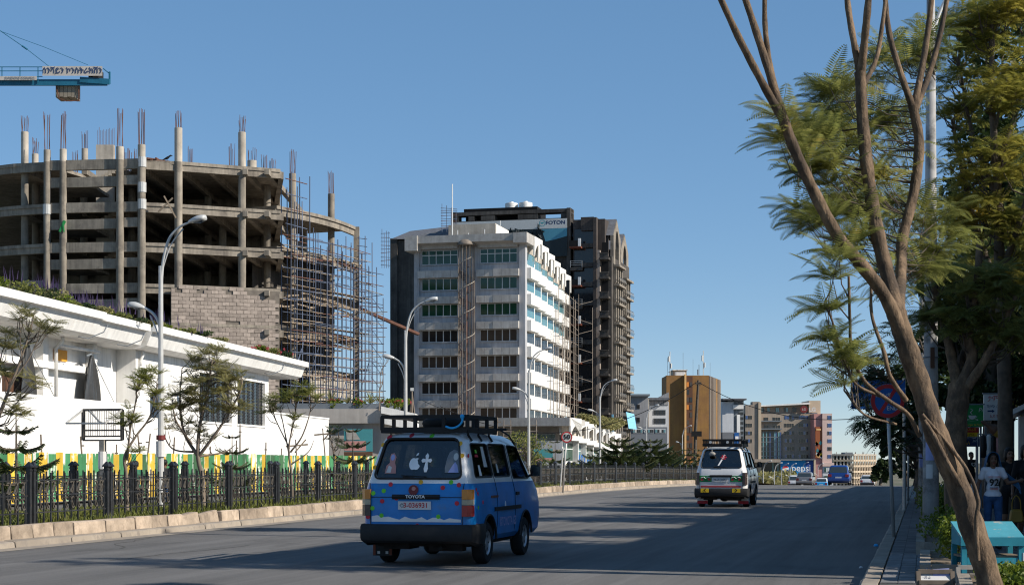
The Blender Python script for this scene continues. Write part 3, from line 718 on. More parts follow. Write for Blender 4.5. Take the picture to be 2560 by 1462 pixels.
# ================================================================ unfinished concrete frame building with its block wall
CY = 140.; kx = CY/FOC
def CX(px): return (px-PCX)*kx
def CZ(py): return EYE+(HOR-py)*kx
cb = thing('unfinished_building', 'unfinished grey concrete building with round columns and bare floor slabs', 'building', (0, 0, 0))
plan = [(-55, 172), (CX(-60), 142.3), (CX(28), 140.6), (CX(118), 139.4), (CX(355), 138.4), (CX(445), 139.4), (CX(688), 143.2), (-24.3, 166), (-28.5, 182)]
LV = [27.05, 23.4, 20.0, 16.5, 13.1, 9.7, 6.3, 2.9]
def ccw(p):
    a = sum(p[i][0]*p[(i+1) % len(p)][1]-p[(i+1) % len(p)][0]*p[i][1] for i in range(len(p)))
    return p if a > 0 else p[::-1]
for i, z in enumerate(LV):
    mb = MB(); pl = ccw(plan)
    if i == 0: pl = ccw([(-55, 172), (CX(-60), 142.3), (CX(28), 140.6), (CX(110), 139.9), (CX(165), 146), (CX(240), 150), (CX(345), 139), (CX(445), 139.4), (CX(688), 143.2), (-24.3, 166), (-28.5, 182)])
    mb.prism(pl, z-.28, z); mb.build('floor_slab', 'concrete', cb)
    # edge beams, set back a little under the slab
    e = [plan[1], plan[2], plan[3], plan[4], plan[5], plan[6], plan[7]]
    for j, (a, b_) in enumerate(zip(e, e[1:])):
        q = MB(); a3, b3 = Vector((a[0], a[1]+.35, z-.50)), Vector((b_[0], b_[1]+.35, z-.50))
        if j in (2,): a3.y -= .12; b3.y -= .12; a3.z += .12; b3.z += .12
        q.bar(a3, b3, .45, .62 if j != 2 else .85); q.build('edge_beam', 'concrete', cb)
    # cross beams running back
    q = MB()
    for px in (62, 200, 300, 355, 445, 520, 605, 660): q.box(CX(px)-.2, CX(px)+.2, 141.5, 172, z-.75, z-.281)
    q.build('joist', 'concrete', cb, kind='stuff')
# half-landing beams of the ramp bay
for z in (25.2, 21.6, 18.2, 14.75, 11.3, 7.9):
    q = MB(); q.bar((CX(118), 139.75, z), (CX(300), 138.85, z), .45, .85); q.build('landing_beam', 'concrete', cb)
    q = MB(); q.bar((CX(300), 138.82, z+.1), (CX(355), 138.6, z+.1), .4, .8); q.build('landing_beam', 'concrete', cb)
    q = MB(); q.box(CX(125), CX(230), 139.9, 146, z-.2, z+.05); q.build('landing_slab', 'concrete', cb)
# columns, front row and inner rows, with stubs and starter bars above the top slab
cols = [(62, 141.3, 330, 291, .32), (88, 149, 385, 346, .30), (118, 139.5, 375, 284, .30), (158, 139.3, 373, 281, .30), (300, 138.6, 367, 274, .33), (354, 138.4, 362, 273, .33), (446, 139.6, 320, 281, .34), (605, 142.1, 331, 291, .34)]
rebm = MB().tube([(0, 0, 0), (0, 0, 1)], 1, 5).build('starter_bar', 'rust', mesh_only=True)
def starter(parent, c, z0, z1, r, n=8, tilt=0):
    for k in range(n):
        a = 2*PI*k/n+.3; x, y = c.x+math.cos(a)*r*.75, c.y+math.sin(a)*r*.75
        stick('starter_bar', rebm, (x, y, z0), (x+rnd.uniform(-.12, .12)+tilt, y+rnd.uniform(-.1, .1), z1+rnd.uniform(-.35, .15)), parent, .022)
for px, Y, ytop, yreb, r in cols:
    c = P(px, 0, Y); q = MB(); zt = P(0, ytop, Y).z
    rg = [(c.x, Y, z) for z in [0]+[zz for L in reversed(LV) for zz in (L-.8, L-.3)]+[27.0]]
    q.tube(rg, [r*rnd.uniform(.95, 1.04) for _ in rg], 14); q.build('column', 'concrete' if ytop > 340 else 'concrete', cb, smooth=True, auto=.8)
    q = MB(); q.tube([(c.x, Y, 27.0), (c.x, Y, zt-.02), (c.x, Y, zt)], [r*.98, r*.98, r*.9], 14); q.build('column_stub', 'concpale', cb, smooth=True, auto=.8)  # stub in paler concrete than its column: sunlight put into the colour
    starter(cb, c, zt-.1, P(0, yreb, Y).z, r, 8, rnd.uniform(-.15, .3) if px == 118 else 0)
for px, Y in ((90, 150), (210, 150), (330, 152), (445, 153), (520, 154), (605, 155), (668, 150), (70, 162), (250, 163), (400, 164), (560, 166), (680, 163)):
    c = P(px, 0, Y); q = MB(); q.tube([(c.x, Y, 0), (c.x, Y, 27)], .33, 10); q.build('column', 'concrete', cb, smooth=True, auto=.8)
for px, Y, y0, y1, r in ((212, 150, 372, 330, .3), (188, 158, 405, 378, .3), (476, 152, 402, 368, .3), (580, 153, 402, 362, .3), (630, 147, 402, 368, .42), (662, 149, 412, 388, .3), (682, 150, 415, 395, .3), (318, 151, 402, 372, .3), (335, 153, 402, 375, .25)):
    c = P(px, 0, Y); z0 = P(0, y0, Y).z
    if px in (212, 630): q = MB(); q.tube([(c.x, Y, 26.9), (c.x, Y, z0)], r, 12); q.build('column_stub', 'concpale', cb, smooth=True, auto=.8)  # paler stubs again, sunlit look carried by the material
    starter(cb, c, min(z0, 27), P(0, y1, Y).z, r, 7)
# core wall stub, stair flight
q = MB(); q.box(CX(240)*1.05, CX(284)*1.05, 147, 147.5, 20, P(0, 362, 147).z); q.build('core_wall', 'concpale', cb)
for k in range(12): stick('starter_bar', rebm, (CX(243)*1.05+k*.135, 147.2, 28), (CX(243)*1.05+k*.135, 147.2, P(0, 315+rnd.uniform(0, 12), 147).z), cb, .02)
for lv in (25.3, 21.6, 18.1):
    q = MB(); n = 9
    for k in range(n):
        x = CX(222)+(CX(300)-CX(222))*k/n; z = lv+1.75*k/n; q.box(x, x+(CX(300)-CX(222))/n+.02, 140.6, 142.2, z-.25, z+.2)
    q.build('stair_flight', 'concpale' if lv > 25 else 'concrete', cb)
# dark inner partition walls
for (p0, p1, Y, z0, z1) in ((360, 700, 158, 16.5, 26.8), (130, 240, 160, 3, 26.0), (240, 345, 156, 3, 23), (365, 640, 161, 3, 16.4), (60, 130, 166, 3, 16.3)):
    q = MB(); k2 = Y/FOC; q.box((p0-PCX)*k2, (p1-PCX)*k2, Y, Y+.2, z0, z1); q.build('partition', 'concrete', cb)
# block wall, block by block
q = MB(); a, b_ = Vector((CX(436), 138.75, 0)), Vector((CX(690), 142.3, 0)); dv = (b_-a); Lw = dv.length; rzw = math.atan2(dv.y, dv.x)
wl = link('block_wall', None, cb, a, (0, 0, rzw))
q = MB(); q.box(0, Lw, .1, .3, 6, 16.2); q.build('mortar_bed', 'mortar', wl)
bl = [MB().loft([[(x+rnd.uniform(-.01, .01), y, z+rnd.uniform(-.008, .008)) for x, z in ((0, 0), (.60, 0), (.60, .30), (0, .30))] for y in (.0, .2)]).build('block', 'block', mesh_only=True) for _ in range(5)]
half = MB().box(0, .29, 0, .2, 0, .30).build('block', 'block', mesh_only=True)
row = 0; z = 10.9; nb = 0
while z < 16.1:
    x = 0 if row % 2 == 0 else .31
    if row % 2: link('block', half, wl, (0, rnd.uniform(-.012, .012), z)); nb += 1
    while x < Lw-.55:
        ragged = (z > 15.2 and x > Lw-1.0-(z-15.2)*2.6) or (z > 15.75 and (int(x*2.3) % 5 == 0)) or (12.9 < z < 13.35 and abs(x-5) < .7)
        if not ragged and nb < 296: link('block', bl[rnd.randrange(5)], wl, (x, rnd.uniform(-.015, .015), z)); nb += 1
        x += .625
    z += .325; row += 1
q = MB(); q.box(0, Lw, -.03, .2, 12.95, 13.2); q.build('wall_beam', 'concrete', wl)
rest = MB(); z = 6.7; row = 0
while z < 10.8:
    x = 0 if row % 2 == 0 else .31
    while x < Lw-.55: rest.box(x, x+.6, .0, .2, z, z+.30); x += .625
    z += .325; row += 1
rest.build('block', 'block', wl, kind='stuff')
for p0, p1, Y, z0, z1 in ((62, 118, 140.8, 14, 17.0), (300, 435, 139.6, 10, 13.3), (118, 300, 139.6, 9, 12.6)):
    k2 = Y/FOC; q = MB(); q.box((p0-PCX)*k2, (p1-PCX)*k2, Y, Y+.2, z0, z1); q.build('low_wall', 'block', cb)
# bits left lying: broken props, boards, plastic wrapped round the columns
for px, py in ((355, 407), (355, 470), (355, 512), (118, 520)):
    q = MB(); c = P(px, 0, 138.4 if px > 300 else 139.5); z = P(0, py, 138.5).z; q.tube([(c.x, c.y, z-.4), (c.x, c.y, z+.45)], .37, 12, caps=False); q.build('plastic_wrap', 'lampgrey', cb)
q = MB(); q.bar(P(395, 530, 138.2), P(432, 495, 138.2), .12); q.bar(P(410, 490, 138.1), P(440, 545, 138.4), .12); q.build('broken_prop', 'wood', cb)
q = MB(); q.bar(P(150, 580, 139), P(162, 552, 139), .2); q.bar(P(160, 580, 138.9), P(157, 556, 138.9), .1); q.build('green_board', 'green', cb)
q = MB()
for k in range(10): q.bar(P(360+rnd.uniform(0, 30), 403-rnd.uniform(0, 8), 142), P(395+rnd.uniform(0, 30), 405-rnd.uniform(0, 5), 143), .12)
q.build('timber_pile', 'rust', cb, kind='stuff')
# crow on the parapet
cr = thing('crow', 'dark crow perched on the top slab edge of the unfinished building', 'bird', P(418, 404, 139.3))
q = MB(); q.loft([[(x, .10*r_*math.cos(a), z+.13*r_*math.sin(a)) for a in [2*PI*i/8 for i in range(8)]] for x, z, r_ in ((-.42, .12, .15), (-.25, .2, .5), (-.05, .28, .95), (.12, .36, .95), (.22, .46, .7), (.30, .50, .62), (.38, .50, .3), (.48, .48, .06))]); q.build('body', 'black', cr, smooth=True)
q = MB(); q.tube([(.0, .04, .2), (.0, .04, 0)], .012, 5); q.tube([(.0, -.04, .2), (.0, -.04, 0)], .012, 5); q.build('leg', 'black', cr)
# ---------------------------------------------------------------- scaffolded wing
wg = thing('concrete_wing', 'bare concrete wing stepping back behind blue tube scaffolding', 'building', (0, 0, 0))
A = Vector((P(692, 0, 148).x, 148, 0)); B = Vector((P(893, 0, 162).x, 162, 0)); wd = (B-A).normalized(); wn_ = Vector((wd.y, -wd.x, 0)); LW = (B-A).length
def WP(u, z, off=0): p = A+wd*(u*LW)+wn_*off; return Vector((p.x, p.y, z))
bulge = lambda u: .9*math.sin(u*PI)
for z in (24.6, 20.9, 17.2, 13.6, 10.0, 6.3, 2.6):
    q = MB(); pts = [(WP(u, 0, bulge(u)).x, WP(u, 0, bulge(u)).y) for u in [i/10 for i in range(11)]] + [(WP(1, 0, -14).x, WP(1, 0, -14).y), (WP(0, 0, -14).x, WP(0, 0, -14).y)]
    q.prism(ccw(pts), z-.3, z); q.build('floor_slab', 'concrete', wg)
    q = MB()
    pts = [WP(i/10, z-.55, bulge(i/10)-.3) for i in range(11)]
    for a, b_ in zip(pts, pts[1:]): q.bar(a, b_, .3, .6)
    q.build('edge_beam', 'wood' if z in (17.2, 13.6) else 'concrete', wg)
for u, zt in ((.27, 29.4), (.75, 28.6)):
    c = WP(u, 0, -.8); q = MB(); q.tube([(c.x, c.y, -1), (c.x, c.y, zt-1.2)], .33, 12); q.build('column', 'concrete', wg, smooth=True, auto=.8); starter(wg, c, zt-1.3, zt+.9, .33)
for u in (.02, .5, .98):
    c = WP(u, 0, -6); q = MB(); q.tube([(c.x, c.y, -1), (c.x, c.y, 24.4)], .35, 10); q.build('column', 'concrete', wg, smooth=True, auto=.8)
q = MB(); q.bar(WP(.985, -1, .05), WP(.985, 24.6, .05), .55, .5); q.build('corner_pier', 'concrete', wg)
q = MB(); pts = [WP(i/10, 0, -2.6) for i in (0, 10)]; q.add([(p.x, p.y, z) for z in (2, 20.5) for p in pts], [(0, 1, 3, 2)]); q.build('shade_screen', 'concdark', wg)  # added dark sheet, stands in for shade deep inside the wing
q = MB()
pts = [WP(.3+.6*i/8, 0, bulge(.3+.6*i/8)+.05) for i in range(9)]
for a, b_ in zip(pts, pts[1:]): q.bar(a+Vector((0, 0, 8.2)), b_+Vector((0, 0, 8.2)), .2, 2.2)
q.build('formwork_band', 'concpale', wg)
q = MB()
for k in range(60):
    u = rnd.random()*.95; z = rnd.choice((20.7, 16.6, 13.2, 9.8, 16.2, 12.8))+rnd.uniform(-.9, .3); p = WP(u, z, bulge(u)+rnd.uniform(-.1, .5)); d = wd*rnd.uniform(.8, 2.2)+Vector((0, 0, rnd.uniform(-.25, .25))); q.bar(p-d, p+d, .14)
q.build('formwork_timber', 'wood', wg, kind='stuff')
q = MB(); q.bar(P(885, 765, 163), P(1046, 835, 166), .6, .25); q.build('conveyor_chute', 'rust', wg)
# scaffolding tubes
sf = thing('tube_scaffolding', 'blue and rusty tube scaffolding wrapped round the concrete wing', 'scaffolding', (0, 0, 0))
tb = {m: MB().tube([(0, 0, 0), (0, 0, 1)], 1, 6).build('tube', m, mesh_only=True) for m in ('scaffblue', 'wood', 'rust')}
nv = 18
for off in (.7, 1.6):
    for i in range(nv+1):
        u = -.02+1.1*i/nv; p = WP(u, 0, off+bulge(min(1, max(0, u)))*.7); zt = 21.8+rnd.uniform(-1.5, 1.5) if u > .18 else 27.5-(i % 3)*1.2
        if u > 1.02: zt = 22.5-3*(u-1.02)*10
        stick('upright_tube', tb['scaffblue'], (p.x, p.y, -1), (p.x+rnd.uniform(-.1, .1), p.y, zt), sf, .045)
    nz = 22
    for j in range(nz):
        z = 1.5+j*.97+rnd.uniform(-.12, .12); us = [(-.02, .3), (.22, .62), (.55, .98), (.9, 1.16)]
        for u0, u1 in us:
            if z > 20.5 and u0 > .8: continue
            m = 'scaffblue' if rnd.random() < .45 else ('wood' if rnd.random() < .6 else 'rust')
            a = WP(u0, z+rnd.uniform(-.1, .1), off+.06+bulge(min(1, max(0, u0)))*.7); b_ = WP(u1, z+rnd.uniform(-.12, .12), off+.06+bulge(min(1, u1))*.7)
            stick('ledger_tube', tb[m], a, b_, sf, .038)
for j in range(5):
    z = 21.5+j*1.35; a = WP(-.03, z, 1.2); b_ = WP(.22, z+rnd.uniform(-.1, .1), 1.2); stick('ledger_tube', tb['scaffblue' if j % 2 else 'rust'], a, b_, sf, .045)
for i in range(14):
    u = rnd.uniform(0, .9); z = rnd.uniform(2, 18); stick('brace_tube', tb['scaffblue'], WP(u, z, 1.7), WP(u+.1, z+2.6, 1.7), sf, .035)
pl = MB()
for z in (17.4, 13.9, 10.4, 6.9): pl.bar(WP(0, z, 1.2), WP(1.0, z, 1.2), .8, .06)
pl.build('walk_plank', 'wood', sf, kind='stuff')
s2 = thing('tube_scaffolding', 'lower tube scaffolding tower standing free beside the dark tower', 'scaffolding', (0, 0, 0))
for i in range(5):
    px = 898+i*15
    for Y in (158, 160):
        p = P(px, 0, Y); zt = P(0, (590, 590, 728, 735, 745)[i], Y).z; stick('upright_tube', tb['scaffblue'], (p.x, Y, -1), (p.x, Y, zt), s2, .045)
for j in range(20):
    y = 745+j*19; a = P(896, y, 158); b_ = P(960+rnd.uniform(-6, 10), y+rnd.uniform(-8, 8), 158); stick('ledger_tube', tb[('scaffblue', 'rust', 'wood')[j % 3]], a, b_, s2, .036)
for j in range(8): y = 595+j*19; stick('ledger_tube', tb['scaffblue'], P(893, y, 158), P(918, y+3, 158), s2, .036)
for j in range(8): y = 740+j*40; stick('brace_tube', tb['scaffblue'], P(927, y, 158), P(955, y+38, 158), s2, .03)
# ================================================================ tower crane (its mast stands outside the frame)
crn = thing('tower_crane', 'teal tower crane counter-jib with concrete counterweight and lettered boards', 'crane', (0, 0, 0))
GY = 150.; gk = GY/FOC
g = lambda px, py, dy=0: P(px, py, GY+dy)
q = MB()
for dy in (-1.1, 1.1): q.bar(g(-330, 207, dy), g(268, 207, dy), .22, .55)
for i in range(22):
    a = -330+27*i; q.bar(g(a, 212, -1.1), g(a+27, 212, 1.1), .1); q.bar(g(a, 212, 1.1), g(a+27, 212, -1.1), .1)
q.bar(g(200, 200, -1.2), g(274, 205, -1.2), .2, .5); q.bar(g(274, 180, 1), g(274, 210, 1), .15); q.bar(g(274, 180, -1), g(274, 210, -1), .15); q.bar(g(258, 172, -1), g(274, 185, -1), .08)
q.build('counter_jib', 'craneteal', crn)
q = MB()
for py in (168, 178, 192): q.bar(g(-330, py, -1.3), g(106, py, -1.3), .06)
for i in range(9): q.bar(g(95-i*45, 168, -1.3), g(95-i*45, 207, -1.3), .07)
q.build('handrail', 'craneteal', crn)
q = MB(); q.add([g(x, y, -1.45) for x, y in ((106, 166), (256, 166), (256, 190), (106, 190))] + [g(x, y, -1.35) for x, y in ((106, 166), (256, 166), (256, 190), (106, 190))], [(0, 1, 2, 3), (7, 6, 5, 4), (0, 4, 5, 1), (1, 5, 6, 2), (2, 6, 7, 3), (3, 7, 4, 0)]); bd = q.build('name_board', 'cranesign', crn)
text('ሰንሻይን ኮንስትራክሽን', .70, 'navy', crn, g(180, 178, -1.48), name='board_lettering', bold=.018, sx=.98)
q = MB(); q.add([g(x, y, -1.45) for x, y in ((-60, 191), (92, 191), (92, 201), (-60, 201))] + [g(x, y, -1.38) for x, y in ((-60, 191), (92, 191), (92, 201), (-60, 201))], [(0, 1, 2, 3), (7, 6, 5, 4), (0, 4, 5, 1), (1, 5, 6, 2), (2, 6, 7, 3), (3, 7, 4, 0)]); q.build('name_board', 'cranesign', crn)
text('SUNSHINE CON.PLC.', .30, 'greytext', crn, g(50, 196, -1.48), name='board_lettering', bold=.03)
q = MB(); q.box(g(228, 0).x, g(252, 0).x, GY-1.0, GY+1.0, g(0, 205).z, g(0, 176).z); q.build('winch_housing', 'void', crn)
for i in range(5):
    x0 = g(146+i*9.8, 0).x; q = MB(); q.box(x0, x0+.33, GY-.9, GY+.9, g(0, 249).z+.06*(i % 2), g(0, 205).z); q.build('counterweight_slab', 'ctwt', crn)
q = MB(); q.bar(g(138, 205, -1), g(147, 245, -1), .08); q.bar(g(197, 205, -1), g(197, 252, -1), .08); q.bar(g(147, 245, -1), g(165, 253, -1), .08); q.bar(g(165, 253, -1), g(197, 252, -1), .08); q.build('weight_cradle', 'rust', crn)
q = MB(); q.tube([g(-330, -150, 0), g(55, 115, 0)], .035, 5); q.tube([g(55, 115, 0), g(68, 124, 0)], .09, 6); q.tube([g(68, 124, 0), g(122, 166, 0)], .03, 5); q.tube([g(-330, 0, .4), g(0, 78, .4), g(110, 118, .4), g(220, 163, .4)], .022, 4); q.build('tie_rope', 'craneteal', crn)
mx = g(-345, 0).x; q = MB()
for dx in (-.8, .8):
    for dy in (-.8, .8): q.bar((mx+dx, GY+dy, -1), (mx+dx, GY+dy, g(0, -140).z), .2)
z = 0
while z < 48: q.bar((mx-.8, GY-.8, z), (mx+.8, GY-.8, z+1.7), .1); q.bar((mx+.8, GY-.8, z), (mx+.8, GY+.8, z+1.7), .1); q.bar((mx-.8, GY-.8, z), (mx+.8, GY-.8, z), .08); z += 1.7
q.bar(g(-345, 207, 0), g(-1400, 207, 0), .9, .9); q.build('mast', 'craneteal', crn)
# ================================================================ white office block with outside spiral stair
WO = Vector(((1308-PCX)*200/FOC, 200, 0))            # front right corner; local +y runs along the street, +x to the right
wb = thing('office_block', 'white marble-clad office block with ribbon windows and shell-shaped roof edge', 'building', WO, -TH)
WL = 13.6; yk = 200/FOC
WZ = lambda py: EYE+(HOR-py)*yk
FL = 3.215
bodyw = MB(); bodyw.box(-WL, 0, 0, 6.0, -4, 28.3)
xb = [0]
for i in range(6):       # side bays stepping back
    bodyw.box(-WL, -.55*i-.02, 6.0*i+.003, 6.0*(i+1), -4, 28.2-.02*i)
bodyw.build('wall', 'officeshade', wb)
side = MB()
for i in range(6): side.box(-.55*i-.018, -.55*i+.06, 6.0*i+.3, 6.0*(i+1)-.02, -4, 28.0)
side.build('side_wall', 'officewhite', wb)  # whiter copy of the wall, sunlit look put into the colour
# front ribbon windows, seven storeys, two to a storey
def panes(parent, x0, x1, z0, z1, n, m, y=-.06, transom=False, axis='x', fm='whiteframe', nm='window'):
    w = MB()
    if axis == 'x': w.box(x0, x1, y, y+.05, z0, z1)
    else: w.box(y-.05, y, x0, x1, z0, z1)
    wo = w.build(nm, fm, parent)
    fw = .055; cw = (x1-x0)/n
    for i in range(n):
        for a, b_ in (((z0, z0+(z1-z0)*.66), (z0+(z1-z0)*.66, z1)) if transom else ((z0, z1),)):
            p = MB(); e = rnd.uniform(.0, .012)
            if axis == 'x': p.box(x0+cw*i+fw, x0+cw*(i+1)-fw, y-.012-e, y-.004, a+fw, b_-fw)
            else: p.box(y+.004, y+.012+e, x0+cw*i+fw, x0+cw*(i+1)-fw, a+fw, b_-fw)
            p.build('pane', m, wo)
    return wo
tops = 620.
for f in range(8):
    zt = WZ(620) - FL*f - (.0 if f == 0 else .28); zb = WZ(655)-FL*f
    m = 'greenglass' if f < 3 else ('darkglass' if f % 2 else 'brownglass')
    for h, (x0, x1) in enumerate(((-13.0, -8.35), (-5.45, -.75))):
        panes(wb, x0, x1, zb, zt, 5, m if h == 0 or f < 3 else 'brownglass', transom=f == 0)
        MB().box(x0-.1, x1+.1, -.16, -.003, zb-.10, zb-.005).build('sill', 'officeshade', wb)
        # marble-clad sunshade above the next row, slab by slab
        if f < 7:
            z1 = WZ(672)-FL*f; z0 = WZ(690)-FL*f; n = 5; xs0, xs1 = x0-.35, x1+.35
            sh = link('sunshade', None, wb, (0, 0, 0)); cw = (xs1-xs0)/n
            for i in range(n):
                MB().box(xs0+cw*i+.012, xs0+cw*(i+1)-.012, -.85 if (h == 1 and i >= 2) or h == 0 else -.80, -.004, z0, z1).build('marble_slab', 'marble', sh)
    z1 = WZ(612); 
for x0, x1 in ((-13.3, -8.2), (-5.6, -.6)): MB().box(x0, x1, -.7, -.004, WZ(617), WZ(609)).build('lintel_band', 'marble', wb)
# corner pilasters
for x0, x1 in ((-.42, .35), (-13.95, -13.3)): MB().box(x0, x1, -.35, .6, -4, 28.1).build('pilaster', 'officeshade', wb)
# roof overhang: grey front edge with sloping soffit, white shells stepping back on the side
mb = MB(); prof = [(-1.9, 28.2), (-1.9, 29.1), (1.5, 29.1), (1.5, 28.0), (-.35, 27.95)]
mb.loft([[(x, y, z) for y, z in prof] for x in (-14.3, .4)]); mb.build('roof_edge', 'marble', wb)
for x0, x1 in ((-14.6, -13.0), (-.75, .95)): MB().box(x0, x1, -2.1, 1.6, 27.3 if x0 < -5 else 27.9, 29.14).build('roof_corner', 'marble', wb)
for i in range(6):       # shells
    y0 = 6.0*i+(1.62 if i == 0 else 0.02); y1 = 6.0*(i+1)-.03; x = -.55*i; zt = 29.12-.24*i; xo = x+1.05
    MB().box(x-1.6, xo-.2, y0, y1, zt-.5, zt-.02).build('roof_slab', 'officewhite', wb)
    z0 = zt-2.35; n = 10; q = MB()
    arch = [(y0+.35+(y1-y0-.75)*(1-math.cos(k/n*PI/2)), z0+1.75*math.sin(k/n*PI/2)) for k in range(n+1)]
    outl = [(y0, z0), *arch, (y0+.35+y1-y0-.75, z0), (y1, z0), (y1, zt), (y0, zt)]; m_ = len(outl)
    q.add([(xx, a, b_) for xx in (xo-.2, xo) for a, b_ in outl], [tuple(range(m_)), tuple(range(2*m_-1, m_-1, -1))]+[(k, (k+1) % m_, m_+(k+1) % m_, m_+k) for k in range(m_)]); q.build('roof_shell', 'officewhite', wb)
    MB().box(x+.07, x+.15, y0, y1, z0+.3, zt-.51).build('shell_back', 'concpale', wb)
# side windows and sunshades bay by bay
for f in range(8):
    zt = WZ(625)-FL*f; zb = WZ(658)-FL*f
    for i in range(6):
        x = -.55*i+.06; m = 'cyanglass' if f < 3 else 'darkglass'
        y0, y1 = 6.0*i+.55+(.3 if i == 0 else 0), 6.0*(i+1)-.5
        panes(wb, y0, y1, zb, zt, 4, m, y=x+.02, axis='y', transom=False)
        if f < 7:
            q = MB(); q.box(x-.01, x+.85, 6.0*i+.45, 6.0*(i+1)-.5, WZ(690)-FL*f-.25, WZ(668)-FL*f); q.build('side_sunshade', 'officewhite', wb)
# rooftop block and masts
q = MB(); q.box(-10.3, -4.2, 2.5, 9, 28.3, 31.0); q.build('roof_house', 'concpale', wb)
q = MB(); q.box(-4.196, -4.1, 2.6, 8.9, 28.3, 30.9); q.build('roof_house_side', 'officewhite', wb)
for x, h in ((-9.6, 36.), (-3.4, 31.2), (-8.9, 30.2), (-5.4, 30.2), (-7.5, 29.8)): q = MB(); q.tube([(x, 1.8, 28.9), (x, 1.8, h)], .05 if h < 33 else .075, 5); q.build('mast', 'whiteframe', wb)
# outside spiral stair in its cage
ss = link('spiral_stair', None, wb, (-6.9, -1.15, 0)); RR = 1.02
q = MB(); q.loft([[(1.22*r*math.cos(a), 1.22*r*math.sin(a), WZ(612)+z) for a in [2*PI*k/16 for k in range(16)]] for r, z in ((1, 0), (1, .06), (.93, .32), (.7, .62), (.35, .8), (.05, .86))]); q.build('dome', 'cagegrey', ss, smooth=True)
q = MB(); q.tube([(0, 0, -3), (0, 0, WZ(610))], .09, 8); q.build('newel', 'rust', ss)
for k in range(14):
    a = 2*PI*k/14; q = MB(); q.tube([(RR*math.cos(a), RR*math.sin(a), -2), (RR*math.cos(a), RR*math.sin(a), WZ(612))], .032, 5); q.build('cage_bar', 'cagegrey', ss)
q = MB(); z = 0; k = 0
while z < WZ(665):
    a = k*.42; q.add([(.08*math.cos(a), .08*math.sin(a), z), (RR*.96*math.cos(a), RR*.96*math.sin(a), z), (RR*.96*math.cos(a+.4), RR*.96*math.sin(a+.4), z), (.08*math.cos(a+.4), .08*math.sin(a+.4), z+.03)], [(0, 1, 2, 3)])
    q.bar((RR*.95*math.cos(a), RR*.95*math.sin(a), z), (RR*.95*math.cos(a), RR*.95*math.sin(a), z+.95), .04); z += .215; k += 1
q.build('tread', 'rust', ss, kind='stuff')
q = MB(); pts = []; z = 0; k = 0
while z < WZ(660): pts.append((RR*math.cos(k*.42), RR*math.sin(k*.42), z+.95)); z += .215; k += 1
q.tube(pts, .045, 5); q.build('handrail', 'concpale', ss)
# bamboo scaffolding on the side
sc = thing('pole_scaffolding', 'thin wooden pole scaffolding leaning on the sunlit side of the office block', 'scaffolding', WO, -TH)
pole = MB().tube([(0, 0, 0), (0, 0, 1)], 1, 5).build('pole', 'cagegrey', mesh_only=True)
for j in range(22):
    y = 12+j*1.08; x = 1.0-.092*y+.55+rnd.uniform(-.15, .15)+(1.3 if j % 2 else .2); stick('upright_pole', pole, (x, y, 2), (x+rnd.uniform(-.2, .2), y, 24.5-max(0, 9-j)*1.1+rnd.uniform(-1.5, 1)), sc, .034)
for j in range(15):
    z = 6.5+j*1.25; y0 = 13 if z < 19 else 20; x0 = 1.0-.092*y0+1.7; x1 = 1.0-.092*35+1.7; stick('ledger_pole', pole, (x0, y0, z+rnd.uniform(-.3, .3)), (x1, 35.5, z+rnd.uniform(-.3, .3)), sc, .03)
for j in range(14):
    y = rnd.uniform(13, 30); z = rnd.uniform(5, 19); x = 1.2-.092*y+1.5; stick('brace_pole', pole, (x, y, z), (x, y+rnd.uniform(2, 4), z+rnd.uniform(1.5, 3)), sc, .03)
for j in range(9): z = 7+j*2.1; stick('outrigger_pole', pole, (-.6, 36, z), (1.2, 37.2, z+.6*(-1)**j), sc, .03)
stick('upright_pole', pole, (1.2, 37.2, 2), (1.2, 37.2, 23.5), sc, .04)
